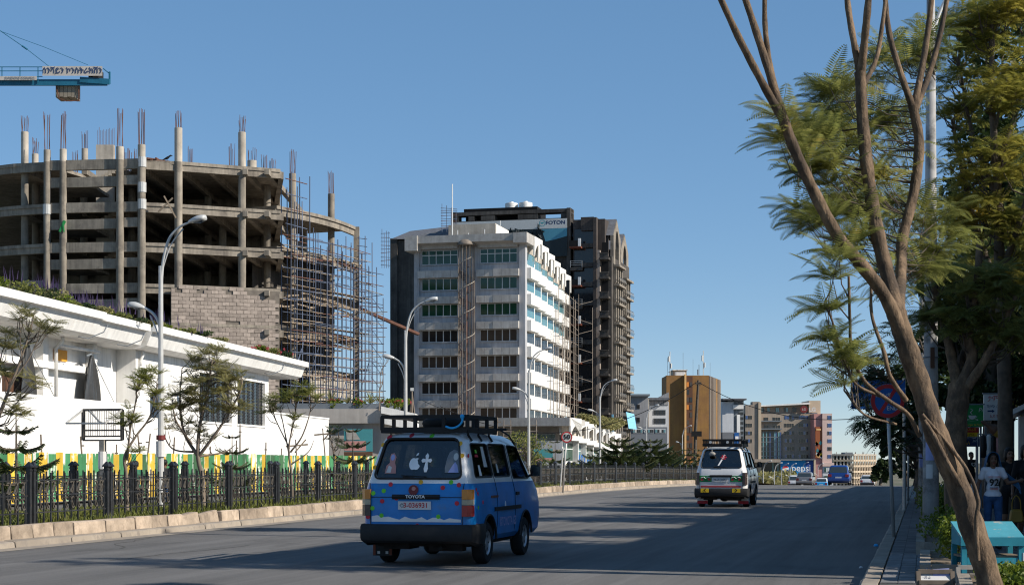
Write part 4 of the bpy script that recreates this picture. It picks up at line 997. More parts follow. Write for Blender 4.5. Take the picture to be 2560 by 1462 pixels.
# ---------------------------------------------------------------- podium with the arched roof edge
PO = Vector(((1424-PCX)*184/FOC, 184, 0))
pd = thing('arched_podium', 'low white podium hall with scalloped arch roof edge below the office block', 'building', PO, -TH)
pz = lambda py: EYE+(HOR-py)*184/FOC
q = MB(); q.box(-24, 0, 0, .6, pz(1064), pz(1043)); q.box(-24, -.1, .602, 9, pz(1064)+.2, pz(1043)-.1); q.build('roof_edge', 'marble', pd)
q = MB(); q.box(-24, -2.2, 4.2, 14, -4, pz(1064)+.18); q.build('wall', 'greywall', pd)
for x0, x1 in ((-16, -13), (-12, -9.2), (-8, -6.5), (-5.8, -4.9), (-4.8, -2.6)): panes(pd, x0, x1, pz(1120), pz(1082), 2, 'greenglass', y=4.14, transom=True)
nbay = 7; bl_ = 6.6
for i in range(nbay):
    y0 = bl_*i+(.62 if i == 0 else .01); y1 = bl_*(i+1); zt = pz(1043)-.19*i; x = -.42*i
    q = MB(); n = 10; z0 = zt-2.05
    # fascia panel with a quarter arch cut from it
    pts = [(y0, zt), (y0, zt-1.15)] if False else []
    arch = [(y0+.5+(bl_-1.0)*(1-math.cos(k/n*PI/2)), z0+1.5*math.sin(k/n*PI/2)) for k in range(n+1)]
    outl = [(y0, z0), *arch, (y0+.5+bl_-1.0, z0), (y1, z0), (y1, zt), (y0, zt)]
    m_ = len(outl)
    q.add([(xx, a, b_) for xx in (x-.22, x) for a, b_ in outl], [tuple(range(m_)), tuple(range(2*m_-1, m_-1, -1))]+[(k, (k+1) % m_, m_+(k+1) % m_, m_+k) for k in range(m_)])
    q.build('arched_fascia', 'officewhite', pd)
    q = MB(); q.box(x-3, x-.23, y0+.02, y1-.02, zt-.5, zt-.05); q.build('roof_bay', 'concpale', pd)
    q = MB(); q.box(x-1.35, x-1.2, y0, y1, z0+.1, zt-.51); q.build('back_panel', 'concpale', pd)
    q = MB(); q.box(x-.9, x+.12, y0+.03, y1-.03, z0-.55, z0-.004); q.build('eaves_band', 'officewhite', pd)
    q = MB(); q.box(x-4, x-1.0, y0, y1, -4, z0-.56); q.build('side_wall', 'officewhite', pd)
    panes(pd, y0+.4, y1-.6, z0-2.9, z0-.75, 4, 'cyanglass' if i % 2 else 'greenglass', y=x-.94, axis='y', transom=True)
    q = MB(); q.box(x-.99, x-.3, y1-.55, y1-.25, -4, z0-.56); q.build('pier', 'officewhite', pd)
text('ንግድ ባንክ', 1.5, 'signblue', pd, (-.75, 9.5, pz(1150)), (PI/2, 0, PI/2), bold=.05)
text('COMMERCIAL', 1.1, 'signblue', pd, (-.98, 18, pz(1158)), (PI/2, 0, PI/2), bold=.04)
for i, (x, y, r) in enumerate(((-1.5, 24, 2.4), (-2.2, 30, 2.6), (-2.8, 36, 2.2), (-1.8, 18, 1.5))):
    bush('podium_tree', 'bushy olive green shrub growing on the podium roof behind the arches', 'shrub', PO+Matrix.Rotation(-TH, 3, 'Z') @ Vector((x, y, pz(1043)-1.2)), (r, r*1.2, 1.15), 1100, .42, 'leafolive', 'shrubs on the podium roof')
# signboard and small scaffold tower before the podium
sb = thing('shop_board', 'teal and pink shop board on posts before the podium hall', 'sign', P(1378, 1148, 150))
k = 150/FOC; MB().box(-45*k, 4*k, 0, .15, -6*k, 26*k).build('board', 'signteal', sb); MB().box(-44*k, 3*k, -.02, -.003, -5*k, 4*k).build('pink_band', 'pinkprint', sb)
for x in (-40, 0): MB().box(x*k-.06, x*k+.06, .02, .14, -80*k, -6.1*k).build('leg', 'woodpole', sb)
for a, px in (('slim ladder-like scaffold tower before the podium glazing', 1332), ('slim scaffold tower with cross boards under the podium roof', 1268)):
    t = thing('scaffold_tower', a, 'scaffolding', P(px, 1150, 178)-Vector((0, 0, 2)))
    for dx in (-.45, .45): stick('upright_pole', pole, (dx, 0, 0), (dx*.8, 0, 6.4), t, .05)
    for j in range(9): stick('rung_pole', pole, (-.5, 0, .6+j*.65), (.5, 0, .65+j*.65), t, .04)
    stick('plank', pole, (-3, 0, 2.9), (3, .2, 3.1), t, .09)
# ================================================================ dark unfinished tower behind, with the vehicle banner
DO = Vector(((1508-PCX)*246/FOC, 246, 0))
dt = thing('dark_tower', 'dark grey concrete tower with mansard roof, balconies and arched gables', 'building', DO, -TH)
dk = 246/FOC
def DX(px): # local x on the front plane for column px
    lo, hi = -60., 10.
    for _ in range(40):
        m_ = (lo+hi)/2; p = DO+Matrix.Rotation(-TH, 3, 'Z') @ Vector((m_, 0, 0))
        if PCX+FOC*p.x/p.y < px: lo = m_
        else: hi = m_
    return lo
DZ = lambda py, y=246.: EYE+(HOR-py)*y/FOC
x965, x1240, x1420, x1432, x1490 = DX(966), DX(1240), DX(1418), DX(1430), DX(1490)
q = MB(); q.box(x965, x1240+3, 3, 26, -6, DZ(590, 252)); q.build('rear_wall', 'concdark', dt)
q = MB(); q.box(x965-.25, x965+.9, 2.6, 4, -6, DZ(585, 252)); q.build('corner_pier', 'concdark', dt)
mb = MB(); zr0, zr1 = DZ(588, 252), DZ(560, 252)
mb.loft([[(x965-.3, 2.5, zr0), (x1240, 2.5, zr0), (x1240, 26, zr0), (x965-.3, 26, zr0)], [(x965+2.0, 6, zr1), (x1240, 6, zr1+1.2), (x1240, 22, zr1+1.2), (x965+2.0, 22, zr1)]]); mb.build('slate_roof', 'slate', dt)
q = MB(); q.box(DX(1078), DX(1112), 4.2, 4.8, DZ(579, 252), DZ(573, 252)); q.build('roof_light', 'whitewall', dt)
# central frame carrying the banner
fx0, fx1 = DX(1122), DX(1424)
q = MB(); q.box(fx0, fx1, 1.2, 10, 10, DZ(545, 249)); q.build('core_wall', 'concdark', dt)
for a, b_, p0, p1 in ((1122, 1424, 531, 522), (1122, 1140, 545, 531), (1166, 1180, 548, 533), (1197, 1232, 548, 533), (1290, 1340, 548, 533), (1398, 1424, 548, 533)):
    q = MB(); q.box(DX(a), DX(b_), 1.2, 3.2, DZ(p0 if p0 < p1 else p0, 249), DZ(p1 if p1 < p0 else p1, 249)); q.build('roof_frame', 'concdark', dt)
q = MB(); q.box(DX(1150), DX(1335), 2.2, 8, DZ(531, 250), DZ(514, 250)); q.build('plant_room', 'void', dt)
q = MB(); q.box(DX(1150), DX(1335), 3.25, 8, DZ(548, 250), DZ(531, 250)-.01); q.build('plant_room_lower', 'void', dt)
q = MB(); q.box(fx1-.6, fx1, .6, 3, 8, DZ(522, 249)); q.build('edge_pier', 'concdark', dt)
for px, py, r in ((1262, 500, 1.0), (1298, 498, 1.05)):
    t = thing('water_tank', 'white plastic water tank on the roof of the dark tower', 'tank', DO+Matrix.Rotation(-TH, 3, 'Z') @ Vector((DX(px), 4.2, DZ(513, 250))), 0, 'roof water tanks')
    q = MB(); q.loft([[(r*s_*math.cos(a), r*s_*math.sin(a), z) for a in [2*PI*k/16 for k in range(16)]] for s_, z in ((1, 0), (1, .25), (.96, .28), (1, .33), (1, .6), (.96, .63), (1, .68), (.98, .85), (.3, 1.0), (.3, 1.1), (.05, 1.12))]); q.build('barrel', 'whitewall', t, smooth=True, auto=.5)
# banner
bx0, bx1 = DX(1130), DX(1416); by = .5
q = MB(); q.box(bx0, bx1, by, by+.1, DZ(640, 248), DZ(546, 248)); bn = q.build('banner', 'hillprint', dt)
q = MB(); q.box(bx0, bx1, by-.012, by-.002, DZ(570, 248), DZ(546, 248)); q.build('white_strip', 'pale', bn)
q = MB(); q.add([(DX(x), by-.012, DZ(y, 248)) for x, y in ((1352, 571), (1416, 570), (1416, 590), (1385, 598), (1362, 602))], [(0, 1, 2, 3, 4)]); q.build('sky_print', 'skyprint', bn)
q = MB(); q.add([(DX(x), by-.011, DZ(y, 248)) for x, y in ((1232, 572), (1256, 572), (1256, 588), (1262, 600), (1232, 600))], [(0, 1, 2, 3, 4)]); q.build('sky_print', 'skyprint', bn)
tr = MB()
for k in range(46): px = 1258+rnd.random()*100; py = 572+rnd.random()*28; leafcloud(tr, (DX(px), by-.03, DZ(py, 248)), (.5, .0, .4), 4, .9)
tr.build('tree_print', 'hillprint', bn)
text('FOTON', .78, 'navy', bn, (DX(1387), by-.02, DZ(556, 248)), bold=.03, sx=1.12)
q = MB(); c = (DX(1354), by-.02, DZ(556, 248))
q.add([(c[0]+r*math.cos(a), c[1], c[2]+r*math.sin(a)) for r in (.42, .5) for a in [2*PI*k/20 for k in range(20)]], [(k, (k+1) % 20, 20+(k+1) % 20, 20+k) for k in range(20)])
for dx in (-.2, 0, .2): q.add([(c[0]+dx-.14, c[1], c[2]+.15), (c[0]+dx+.06, c[1], c[2]+.15), (c[0]+dx*.5+.02, c[1], c[2]-.2)], [(0, 1, 2)])
q.build('logo', 'teal', bn)
# brown panel strip with little balconies (front, right of the banner)
q = MB(); q.box(x1432, x1490+1.2, .8, 4, -6, DZ(545)); q.build('recess_wall', 'brownpanel', dt)
q = MB(); q.box(DX(1452), DX(1484), .0, 4, DZ(575), DZ(541)); q.build('lift_head', 'brownpanel', dt)
q = MB(); q.box(DX(1484), DX(1492), -.35, 4, -6, DZ(543)); q.build('brown_pier', 'brownpanel', dt)
q = MB(); q.box(DX(1492), DX(1500), -.1, .5, -6, DZ(625)); q.build('stone_pier', 'block', dt)
for f in range(12):
    z = DZ(618)-f*2.92
    q = MB(); q.box(DX(1454), DX(1484)-.02, -.1, .79, z, z+.65); q.build('spandrel', 'concdark', dt)
    q = MB(); q.box(DX(1434), DX(1483), .60, .78, z+.66, z+2.9); q.build('window', 'darkglass', dt)
    bx = link('balcony', None, dt, (0, 0, 0)); xa, xb_ = DX(1427), DX(1456)
    if f % 2 == 0:
        q = MB(); q.box(xa, xb_, -1.2, .59, z-.1, z+.12); q.build('floor', 'rustred', bx); q = MB(); q.box(xa, xb_-.4, -1.24, -1.16, z+.122, z+1.0); q.build('front', 'void', bx)
        q = MB(); q.box(xb_-.42, xb_, -1.26, -1.14, z+.122, z+1.3); q.build('white_panel', 'whitewall', bx)
    else:
        q = MB()
        for h in (.35, .65, .95): q.bar((xa, -.3, z+h), (xb_, -.3, z+h), .05)
        for x in (xa, xb_): q.bar((x, -.3, z), (x, -.3, z+1), .06)
        q.build('railing', 'galv', bx); q = MB(); q.box(xa, xb_, -.35, .59, z-.5, z); q.build('floor', 'concdark', bx)
# right corner and street side with arches, balconies
SY = 15.6
q = MB(); q.box(DX(1500), 1.2, .55, SY, -6, DZ(640)); q.build('tower_wall', 'concdark', dt)
for i, (y0, y1, top, x) in enumerate(((1.6, 7.4, 546, 1.3), (9., 15.5, 583, 1.1))):
    yd = 246+y0; zt = DZ(top, yd); ze = zt-2.6
    q = MB(); q.box(-6, x, y0, y1, -6, ze-4.3); q.build('bay_wall', 'concdark', dt)
    # gable with tall arch: piers and rim
    yc = (y0+y1)/2; n = 10
    q = MB(); outl = [(y0, ze-4.3), (y0, ze), (yc, zt), (y1, ze), (y1, ze-4.3)]; hole = [(yc+1.5*math.cos(a), ze-2.0+3.0*math.sin(a)) for a in [PI*k/n for k in range(n+1)]]
    inner = [(yc+1.5, ze-4.3)] + hole + [(yc-1.5, ze-4.3)]
    outer = [(y1, ze-4.3), (y1, ze-2), (y1, ze)] + [(yc+(y1-yc)*(1-k/4), ze+(zt-ze)*k/4) for k in range(1, 5)] + [(yc-(yc-y0)*k/4, zt-(zt-ze)*k/4) for k in range(1, 5)] + [(y0, ze-2), (y0, ze-4.3)]
    m_ = min(len(inner), len(outer)); vs = []; 
    for xx in (x-.5, x):
        vs += [(xx, *p) for p in inner[:m_]] + [(xx, *p) for p in outer[:m_]]
    fs = []
    for b0 in (0, 2*m_): fs += [(b0+k, b0+k+1, b0+m_+k+1, b0+m_+k) for k in range(m_-1)]
    fs += [(k, k+1, 2*m_+k+1, 2*m_+k) for k in range(m_-1)] + [(m_+k, m_+k+1, 3*m_+k+1, 3*m_+k) for k in range(m_-1)]
    q.add(vs, fs); q.build('gable_arch', 'concrete', dt)
    q = MB(); q.loft([[(xx, y0, ze), (xx, yc, zt), (xx, y1, ze)] for xx in (-8, x-.52)], caps=False, closed=False); q.add([(-8, y0, ze+.02), (x-.1, y0, ze+.02), (x-.1, yc, zt+.25), (-8, yc, zt+.25), (x-.1, y1, ze+.02), (-8, y1, ze+.02)], [(0, 1, 2, 3), (3, 2, 4, 5)]); q.build('gable_roof', 'slate', dt)
    q = MB(); q.box(-5, x-2, y0+.2, y1-.2, ze-4.3, ze); q.build('loft_back', 'void', dt)
    for f in range(11):
        z = ze-4.4-f*2.92
        ba = link('bay_storey', None, dt, (x, 0, z))
        q = MB(); q.box(.003, .9, y0+.1, y1-.1, -.35, -.05); q.build('balcony_slab', 'concrete', ba)
        nn = 3
        for k in range(nn+1):
            yy = y0+.5+(y1-y0-1)*k/nn; q = MB(); q.box(.003, .38, yy-.25, yy+.25, -2.75, -.351); q.build('fin', 'concrete', ba)
        for k in range(nn):
            yy = y0+.5+(y1-y0-1)*(k+.5)/nn; q = MB(); q.box(.005, .05, yy-.6, yy+.6, -2.6, -.5); q.build('opening', 'void', ba)
        q = MB()
        for k in range(9): yy = y0+.3+(y1-y0-.6)*k/8; q.tube([(.86, yy, -2.85), (1.0, yy, -2.5), (.86, yy, -2.0)], .03, 4)
        q.bar((.86, y0+.2, -2.0), (.86, y1-.2, -2.0), .06); q.build('railing', 'blackiron', ba)
for f in range(10):      # front-facing corner balconies
    z = DZ(650)-f*2.92; q = MB(); xa, xb_ = DX(1500), 1.0
    q.box(xa, xb_, -.9, .54, z, z+.3); q.box(xa+.1, xb_-.1, -.85, -.7, z+.3, z+.9); q.box(xa, xb_, -.95, -.6, z+.9, z+1.02); q.build('corner_balcony', 'concdark', dt)
    q = MB(); q.box(xa+.2, xb_-.3, .50, .548, z+1.1, z+2.75); q.build('corner_opening', 'void', dt)
q = MB(); q.add([DO*0+Vector((x, y, z)) for x, y, z in ((1.9, 9, DZ(1030, 256)), (2.3, 14, DZ(1035, 260)), (2.6, 14.6, DZ(1073, 260)), (2.2, 9.6, DZ(1071, 256)))] + [Vector((x, y, z)) for x, y, z in ((1.85, 9, DZ(1030, 256)), (2.25, 14, DZ(1035, 260)), (2.55, 14.6, DZ(1073, 260)), (2.15, 9.6, DZ(1071, 256)))], [(0, 1, 2, 3), (7, 6, 5, 4)]); q.build('cloth_banner', 'billblue', dt)
q = MB(); q.box(DX(1533)+0, DX(1538), -1.3, -1.2, DZ(1090), DZ(1036)); q.build('cloth_banner', 'billblue', dt)
# light tower scaffolds on the dark tower
for nm, px0, px1, y0, y1, Y in (('thin steel scaffold standing on the tower roof beside the mast', 1105, 1140, 508, 560, 252), ('ragged scaffold clinging to the rear corner of the dark tower', 955, 972, 572, 650, 254)):
    t = thing('tower_scaffold', nm, 'scaffolding', (0, 0, 0))
    for k in range(4):
        px = px0+(px1-px0)*k/3; stick('upright_tube', tb['scaffblue'], P(px, y1+20, Y), P(px, y0+rnd.uniform(0, 10)+k*4*(px0 > 1000), Y), t, .05)
    for k in range(9):
        py = y0+12+(y1-y0)*k/8; stick('ledger_tube', tb['rust' if k % 2 else 'scaffblue'], P(px0-3, py, Y), P(px1+3, py+rnd.uniform(-3, 3), Y), t, .045)
# ================================================================ buildings further down the street
def slab_building(name, label, Y, x0, x1, ytop, m, depth=25, rz=0., base=-14, cat='building'):
    k = Y/FOC; t = thing(name, label, cat, ((x0-PCX)*k, Y, 0), rz)
    w = (x1-x0)*k/max(.2, math.cos(rz)); q = MB(); q.box(0, w, 0, depth, base, EYE+(HOR-ytop)*k); q.build('wall', m, t); return t, w, k
def win_rows(t, k, px0, cols, rows, m, y=-.08, frame='whiteframe', n=3, d=.1):
    for (a, b_) in cols:
        for (c, e) in rows:
            wo = MB().box((a-px0)*k, (b_-px0)*k, y, y+d, EYE+(HOR-e)*k, EYE+(HOR-c)*k).build('window', frame, t)
            cw = (b_-a)*k/n
            for i in range(n):
                mm = m if not isinstance(m, (list, tuple)) else m[rnd.randrange(len(m))]
                MB().box((a-px0)*k+cw*i+cw*.08, (a-px0)*k+cw*(i+1)-cw*.08, y-.04, y-.005, EYE+(HOR-e)*k+.1, EYE+(HOR-c)*k-.1).build('pane', mm, wo)
# grey concrete and pale blocks between the dark and the ochre tower
t, w, k = slab_building('grey_block', 'bare grey concrete block with dark openings beside the dark tower', 330, 1578, 1620, 990, 'greybld')
win_rows(t, k, 1578, [(1591, 1600)], [(1010, 1022), (1042, 1056), (1068, 1080)], 'void', n=1, frame='greybld')
q = MB(); q.box(-1, w+.3, -1, 8, EYE+(HOR-990)*k, EYE+(HOR-985)*k); q.build('roof', 'greytext', t)
q = MB(); q.box(w-.003, w+.2, 0, 20, -10, EYE+(HOR-996)*k); q.build('end_wall', 'concpale', t)
t, w, k = slab_building('pale_block', 'pale grey office block with dark strip windows behind the ochre tower', 335, 1622, 1672, 1004, 'palebld')
win_rows(t, k, 1622, [(1634, 1664)], [(1024, 1037), (1045, 1059)], 'darkglass', n=4, frame='greytext'); win_rows(t, k, 1622, [(1624, 1670)], [(1001, 1013)], 'greybld', n=4, frame='bluegrey')
q = MB(); q.box(-.5, w, -1, 8, EYE+(HOR-1000)*k, EYE+(HOR-994)*k); q.build('roof', 'slate', t); q = MB(); q.add([(2, 0, EYE+(HOR-994)*k), (w, 0, EYE+(HOR-994)*k), (w, 0, EYE+(HOR-980)*k), (2.5, 0, EYE+(HOR-990)*k), (2, 6, EYE+(HOR-994)*k), (w, 6, EYE+(HOR-994)*k), (w, 6, EYE+(HOR-980)*k), (2.5, 6, EYE+(HOR-990)*k)], [(0, 1, 2, 3), (7, 6, 5, 4), (0, 4, 5, 1), (1, 5, 6, 2), (2, 6, 7, 3), (3, 7, 4, 0)]); q.build('roof_gable', 'greybld', t)
t, w, k = slab_building('bluegrey_hall', 'low blue-grey hall with a strip of windows behind the pines', 300, 1578, 1668, 1067, 'bluegrey')
win_rows(t, k, 1578, [(1582, 1606), (1610, 1634), (1638, 1664)], [(1072, 1082)], ['cyanglass', 'pale', 'darkglass'], n=5)
# ochre tower with brown stair strip and vertical fins
t, w, k = slab_building('ochre_tower', 'windowless ochre tower with brown glazed stair strip and antenna masts', 380, 1666, 1772, 938, 'orange', 2)
x = lambda px: (px-1666)*k; z = lambda py: EYE+(HOR-py)*k
q = MB(); q.box(0, x(1770), 2.003, 12, -14, z(938)-.05); q.build('rear_wall', 'orange', t)
q = MB(); q.box(x(1710), x(1714.5), -1.2, 0, -14, z(936)); q.build('lit_fin', 'orangelite', t)  # lighter orange than the wall: sunlight painted into the fin
q = MB(); q.box(x(1715), x(1731), -.4, -.004, -14, z(940)); sv = q.build('stair_strip', 'brown', t)
for i in range(11):
    py = 955+i*19
    for a in (1716, 1724):
        if rnd.random() < .8: q = MB(); q.box(x(a), x(a+6), -.46, -.405, z(py+12), z(py)); q.build('pane', ['tailamber', 'darkglass', 'brownglass'][(i+int(a)) % 3] if rnd.random() < .5 else 'brownglass', sv)
# right flank along the street with bright fins
fd = Vector((US, UC, 0)); fl = link('flank', None, t, (x(1772), 0, 0), (0, 0, -TH))
q = MB(); q.box(-3, 0, .05, 22, -14, z(938)-.03); q.build('flank_wall', 'brown', fl)
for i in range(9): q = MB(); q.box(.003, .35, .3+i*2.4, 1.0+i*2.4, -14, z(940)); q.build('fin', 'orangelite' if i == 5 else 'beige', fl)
q = MB(); q.box(x(1686), x(1720), 3, 12, z(938), z(924)); q.build('roof_house', 'beigelite', t); q = MB(); q.box(x(1690), x(1716), 2.6, 2.98, z(937), z(928)); q.build('roof_house_front', 'whitewall', t)
q = MB(); q.box(x(1684), x(1722), 2.5, 12.5, z(924)+.003, z(922)); q.build('roof_house_top', 'whitewall', t)
for px, py, r in ((1677, 877, .22), (1671, 893, .08), (1710, 880, .07), (1735, 896, .06), (1750, 910, .15), (1761, 875, .2), (1778, 905, .06)):
    q = MB(); q.tube([(x(px), 2, z(940)), (x(px), 2, z(py))], r*.5, 5)
    if r > .1: q.tube([(x(px)-.3, 1.8, z(py+12)), (x(px)-.3, 1.8, z(py+26))], r, 6); q.tube([(x(px)+.25, 1.7, z(py+30)), (x(px)+.25, 1.7, z(py+42))], r, 6)
    q.build('antenna_mast', 'greytext' if r < .19 else 'pale', t)
# pale and charcoal block behind the ochre tower's right flank
t, w, k = slab_building('white_charcoal_block', 'white and charcoal office block with overhanging roof behind the ochre tower', 430, 1806, 1834, 1004, 'palebld')
q = MB(); q.box((1828-1806)*k, (1860-1806)*k, .5, 20, -14, EYE+(HOR-1000)*k); q.build('charcoal_wing', 'greytext', t)
for i in range(9):
    q = MB(); q.box((1846-1806)*k, (1859-1806)*k, .40, .48, EYE+(HOR-1012-i*12)*k, EYE+(HOR-1006-i*12)*k); q.build('window', 'darkglass', t)
q = MB(); q.box((1832-1806)*k, (1858-1806)*k, -.6, .39, EYE+(HOR-1022)*k, EYE+(HOR-1012)*k); q.build('white_box', 'whitewall', t)
q = MB(); q.box((1842-1806)*k, (1850-1806)*k, -.2, .38, EYE+(HOR-1082)*k, EYE+(HOR-1036)*k); q.build('white_panel', 'whitewall', t)
q = MB(); q.box((1804-1806)*k, (1864-1806)*k, -2, 14, EYE+(HOR-1000)*k, EYE+(HOR-996)*k); q.build('roof', 'slate', t); q = MB(); q.box((1804-1806)*k, (1864-1806)*k, -2.05, 14.05, EYE+(HOR-996)*k, EYE+(HOR-993)*k-.4); q.build('roof_rim', 'palebld', t)
t2, w, k = slab_building('grey_shop', 'small grey shop block with blue sign below the charcoal wing', 400, 1806, 1834, 1080, 'bluegrey')
q = MB(); q.box((1834-1806)*k, (1852-1806)*k, .2, 10, -14, EYE+(HOR-1080)*k); q.build('pale_wing', 'greybld', t2)
q = MB(); q.box((1836-1806)*k, (1847-1806)*k, -.1, .1, EYE+(HOR-1108)*k, EYE+(HOR-1081)*k); q.build('sign_panel', 'signblue', t2); q = MB(); q.box((1838-1806)*k, (1846-1806)*k, -.16, -.11, EYE+(HOR-1097)*k, EYE+(HOR-1090)*k); q.build('sign_text_bar', 'white', t2)
# beige hotel with glazed bay, and the pink slab beside it
HYY = 600
t, w, k = slab_building('beige_hotel', 'beige hotel with rows of dark windows and a glazed corner bay', HYY, 1862, 2036, 1034, 'beige', 24)
z = lambda py: EYE+(HOR-py)*k; x = lambda px: (px-1862)*k
q = MB(); q.box(0, x(1897), -1.5, 10, -14, z(1012)); q.build('left_wing', 'beige', t); q = MB(); q.box(x(1894), x(1901), -2, 8, -14, z(1006)); q.build('stair_pier', 'beigelite', t)
q = MB(); q.box(x(1880), x(1898), -1.4, 4, z(1012), z(1004)); q.build('roof_tank_house', 'beige', t)
q = MB(); q.loft([[(x(a), y_, z(b_)) for a, b_ in ((1901, 1034), (2022, 1034), (2022, 1010), (1901, 1016))] for y_ in (2, 16)]); q.build('penthouse', 'beige', t)
q = MB(); q.loft([[(x(a), y_, z(b_)) for a, b_ in ((1900, 1016), (2024, 1010), (2024, 1006), (1900, 1013))] for y_ in (-.5, 17)]); q.build('penthouse_roof', 'whitewall', t)
q = MB(); q.box(x(2023), x(2052), .5, 16, z(1034), z(1001)); q.build('water_room', 'beigelite', t)
win_rows(t, k, 1862, [(1905, 1912), (1920, 1926), (1941, 1950), (1962, 1972), (1983, 1993)], [(1018, 1030)], ['darkglass', 'cyanglass'], y=1.8, n=2, frame='beige')
rows = [(1038+i*19.4, 1048+i*19.4) for i in range(6)]
win_rows(t, k, 1862, [(1961, 1985), (1996, 2020)], rows, ['darkglass', 'darkglass', 'blueglass'], n=4, frame='beigelite')
win_rows(t, k, 1862, [(1862.5, 1879)], rows[:4], ['darkglass', 'darkglass', 'blueglass'], y=-1.6, n=3, frame='beigelite')
for i, r in enumerate(rows[:2]):
    win_rows(t, k, 1862, [(1909, 1921), (1932, 1951)], [(r[0]+4, r[1]+4)], 'darkglass', n=3, frame='beigelite'); q = MB(); q.box(x(1899), x(1953), -1.5, -.1, z(r[1]+6), z(r[1]+3)); q.build('balcony_rail', 'greytext', t)
q = MB(); q.box(x(1899), x(1953), -.6, -.02, z(1146), z(1080)); gb = q.build('glazed_bay', 'darkglass', t)
for a in (1899, 1906, 1914, 1923, 1934, 1938, 1944, 1949): q = MB(); q.box(x(a), x(a+(4 if a in (1934, 1944) else 3)), -.72, -.61, z(1146), z(1080)); q.build('glass_strip', 'cyanglass' if a in (1934, 1944, 1906, 1914) else 'blueglass', gb)
for i in range(5): q = MB(); q.box(x(1899), x(1953), -.78, -.73, z(1092+i*12)-.12, z(1092+i*12)+.12); q.build('mullion', 'greytext', gb)
q = MB(); q.box(x(1880), x(2034), -6, 0, z(1155), z(1147)); q.build('canopy', 'beige', t)
q = MB(); q.box(x(1900), x(1955), -.3, -.1, z(1200), z(1156)); q.build('lower_glazing', 'darkglass', t)
for a in (1930, 1942): q = MB(); q.box(x(a), x(a+4), -.5, -.32, z(1200), z(1156)); q.build('glass_strip', 'cyanglass', t)
# round electronics maker's sign on the roof
sg_ = thing('roof_sign', 'round dark red company sign and white letters on the hotel roof', 'sign', (t.location.x+x(2008), HYY-1, z(1034)))
q = MB(); q.tube([(0, -.6, 1.6), (0, .2, 1.6)], 1.35, 20); q.build('disc', 'darkred', sg_, smooth=True, auto=.6); text('LG', 2.0, 'pale', sg_, (3.1, -.5, 1.5), bold=.05); text('LG', 1.1, 'pale', sg_, (0, -.63, 1.6)); q = MB(); q.box(-1, 5, -.1, .1, 0, .4); q.build('rail', 'greytext', sg_)
t, w, k = slab_building('pink_slab', 'pink apartment slab with blue windows and a tall orange advert', HYY-8, 2056, 2080, 1033, 'pink', 20)
z = lambda py: EYE+(HOR-py)*k; x = lambda px: (px-2056)*k
win_rows(t, k, 2056, [(2069, 2079.3)], [(1038+i*19.5, 1048+i*19.5) for i in range(6)], ['blueglass', 'blueglass', 'darkglass'], n=3)
q = MB(); q.box(x(2036), -.003, .8, 12, -14, z(1034)); q.build('recess_wall', 'brownpanel' if False else 'pinkprint', t)
q = MB(); q.box(x(2039), x(2055.6), .3, .79, z(1144), z(1066)); ad = q.build('advert', 'poster', t)
for i in range(14):
    q = MB(); a, b_ = x(2040+rnd.random()*13), z(1142-rnd.random()*36); q.add([(a-.5, .25, b_), (a+.2, .25, b_-.8), (a+.7, .25, b_+.2), (a+.1, .25, b_+1.0)], [(0, 1, 2, 3)]); q.build('print_patch', ('yellow', 'darkred', 'pale', 'signteal', 'orangelite')[i % 5], ad)
q = MB(); q.box(x(2041), x(2053), .2, .29, z(1075), z(1071)); q.build('print_line', 'orangelite', ad)
q = MB(); q.box(x(2056)-.1, x(2084), -1, 16, z(1165), z(1156)); q.build('lower_storey', 'pink', t); q = MB(); q.box(x(2056), x(2082), -.5, 16, -14, z(1166)); q.build('shop_floor', 'palebld', t)
win_rows(t, k, 2056, [(2060, 2072), (2076, 2081)], [(1168, 1180), (1188, 1202)], ['cyanglass', 'greenglass', 'pale'], y=-.7, n=3)
q = MB(); q.box(x(2036), -.01, -.4, .6, -14, z(1160)); q.build('side_shops', 'pinkprint', t)
# the blue drink hoarding
pp = thing('drink_hoarding', 'large blue drink hoarding with round red white and blue emblem and white lettering', 'billboard', P(1952, 1200, 520))
k = 520/FOC; q = MB(); q.box(0, 82*k, 0, .4, -1, 50*k); q.build('panel', 'pepsiblue', pp)
q = MB(); q.box(62*k, 82*k, -.02, -.004, -1, 50*k); q.build('dark_end', 'pepsinavy', pp)
q = MB(); q.box(82*k, 86.5*k, -.5, 2, -3, 52*k); q.build('end_post', 'beigelite', pp)
q = MB(); q.box(-2*k, 84*k, -1.2, .4, 51*k, 53*k); q.build('top_rail', 'greytext', pp)
text('pepsi', 3.0, 'white', pp, (51*k, -.08, 30*k), bold=.004)
def disc_part(nm, m, fn, r, c, y):
    q = MB(); n = 28; pts = [(r*math.cos(2*PI*i/n), r*math.sin(2*PI*i/n)) for i in range(n)]; poly = fn(pts, r)
    q.add([(c[0]+a, y, c[1]+b_) for a, b_ in poly], [tuple(range(len(poly)))]); return q.build(nm, m, pp)
cc = (12*k, 29*k); R_ = 8.2*k
disc_part('emblem', 'white', lambda p, r: p, R_, cc, -.06)
disc_part('emblem_red', 'pepsired', lambda p, r: [(a, b_) for a, b_ in p if b_ > .12*r+.25*a] , R_*.95, cc, -.08)
disc_part('emblem_blue', 'pepsinavy', lambda p, r: [(a, b_) for a, b_ in p if b_ < -.25*r+.25*a], R_*.95, cc, -.08)
for dx in (8, 40, 70): q = MB(); q.box(dx*k-.15, dx*k+.15, .5, .8, -12, 50*k); q.build('leg', 'greytext', pp)
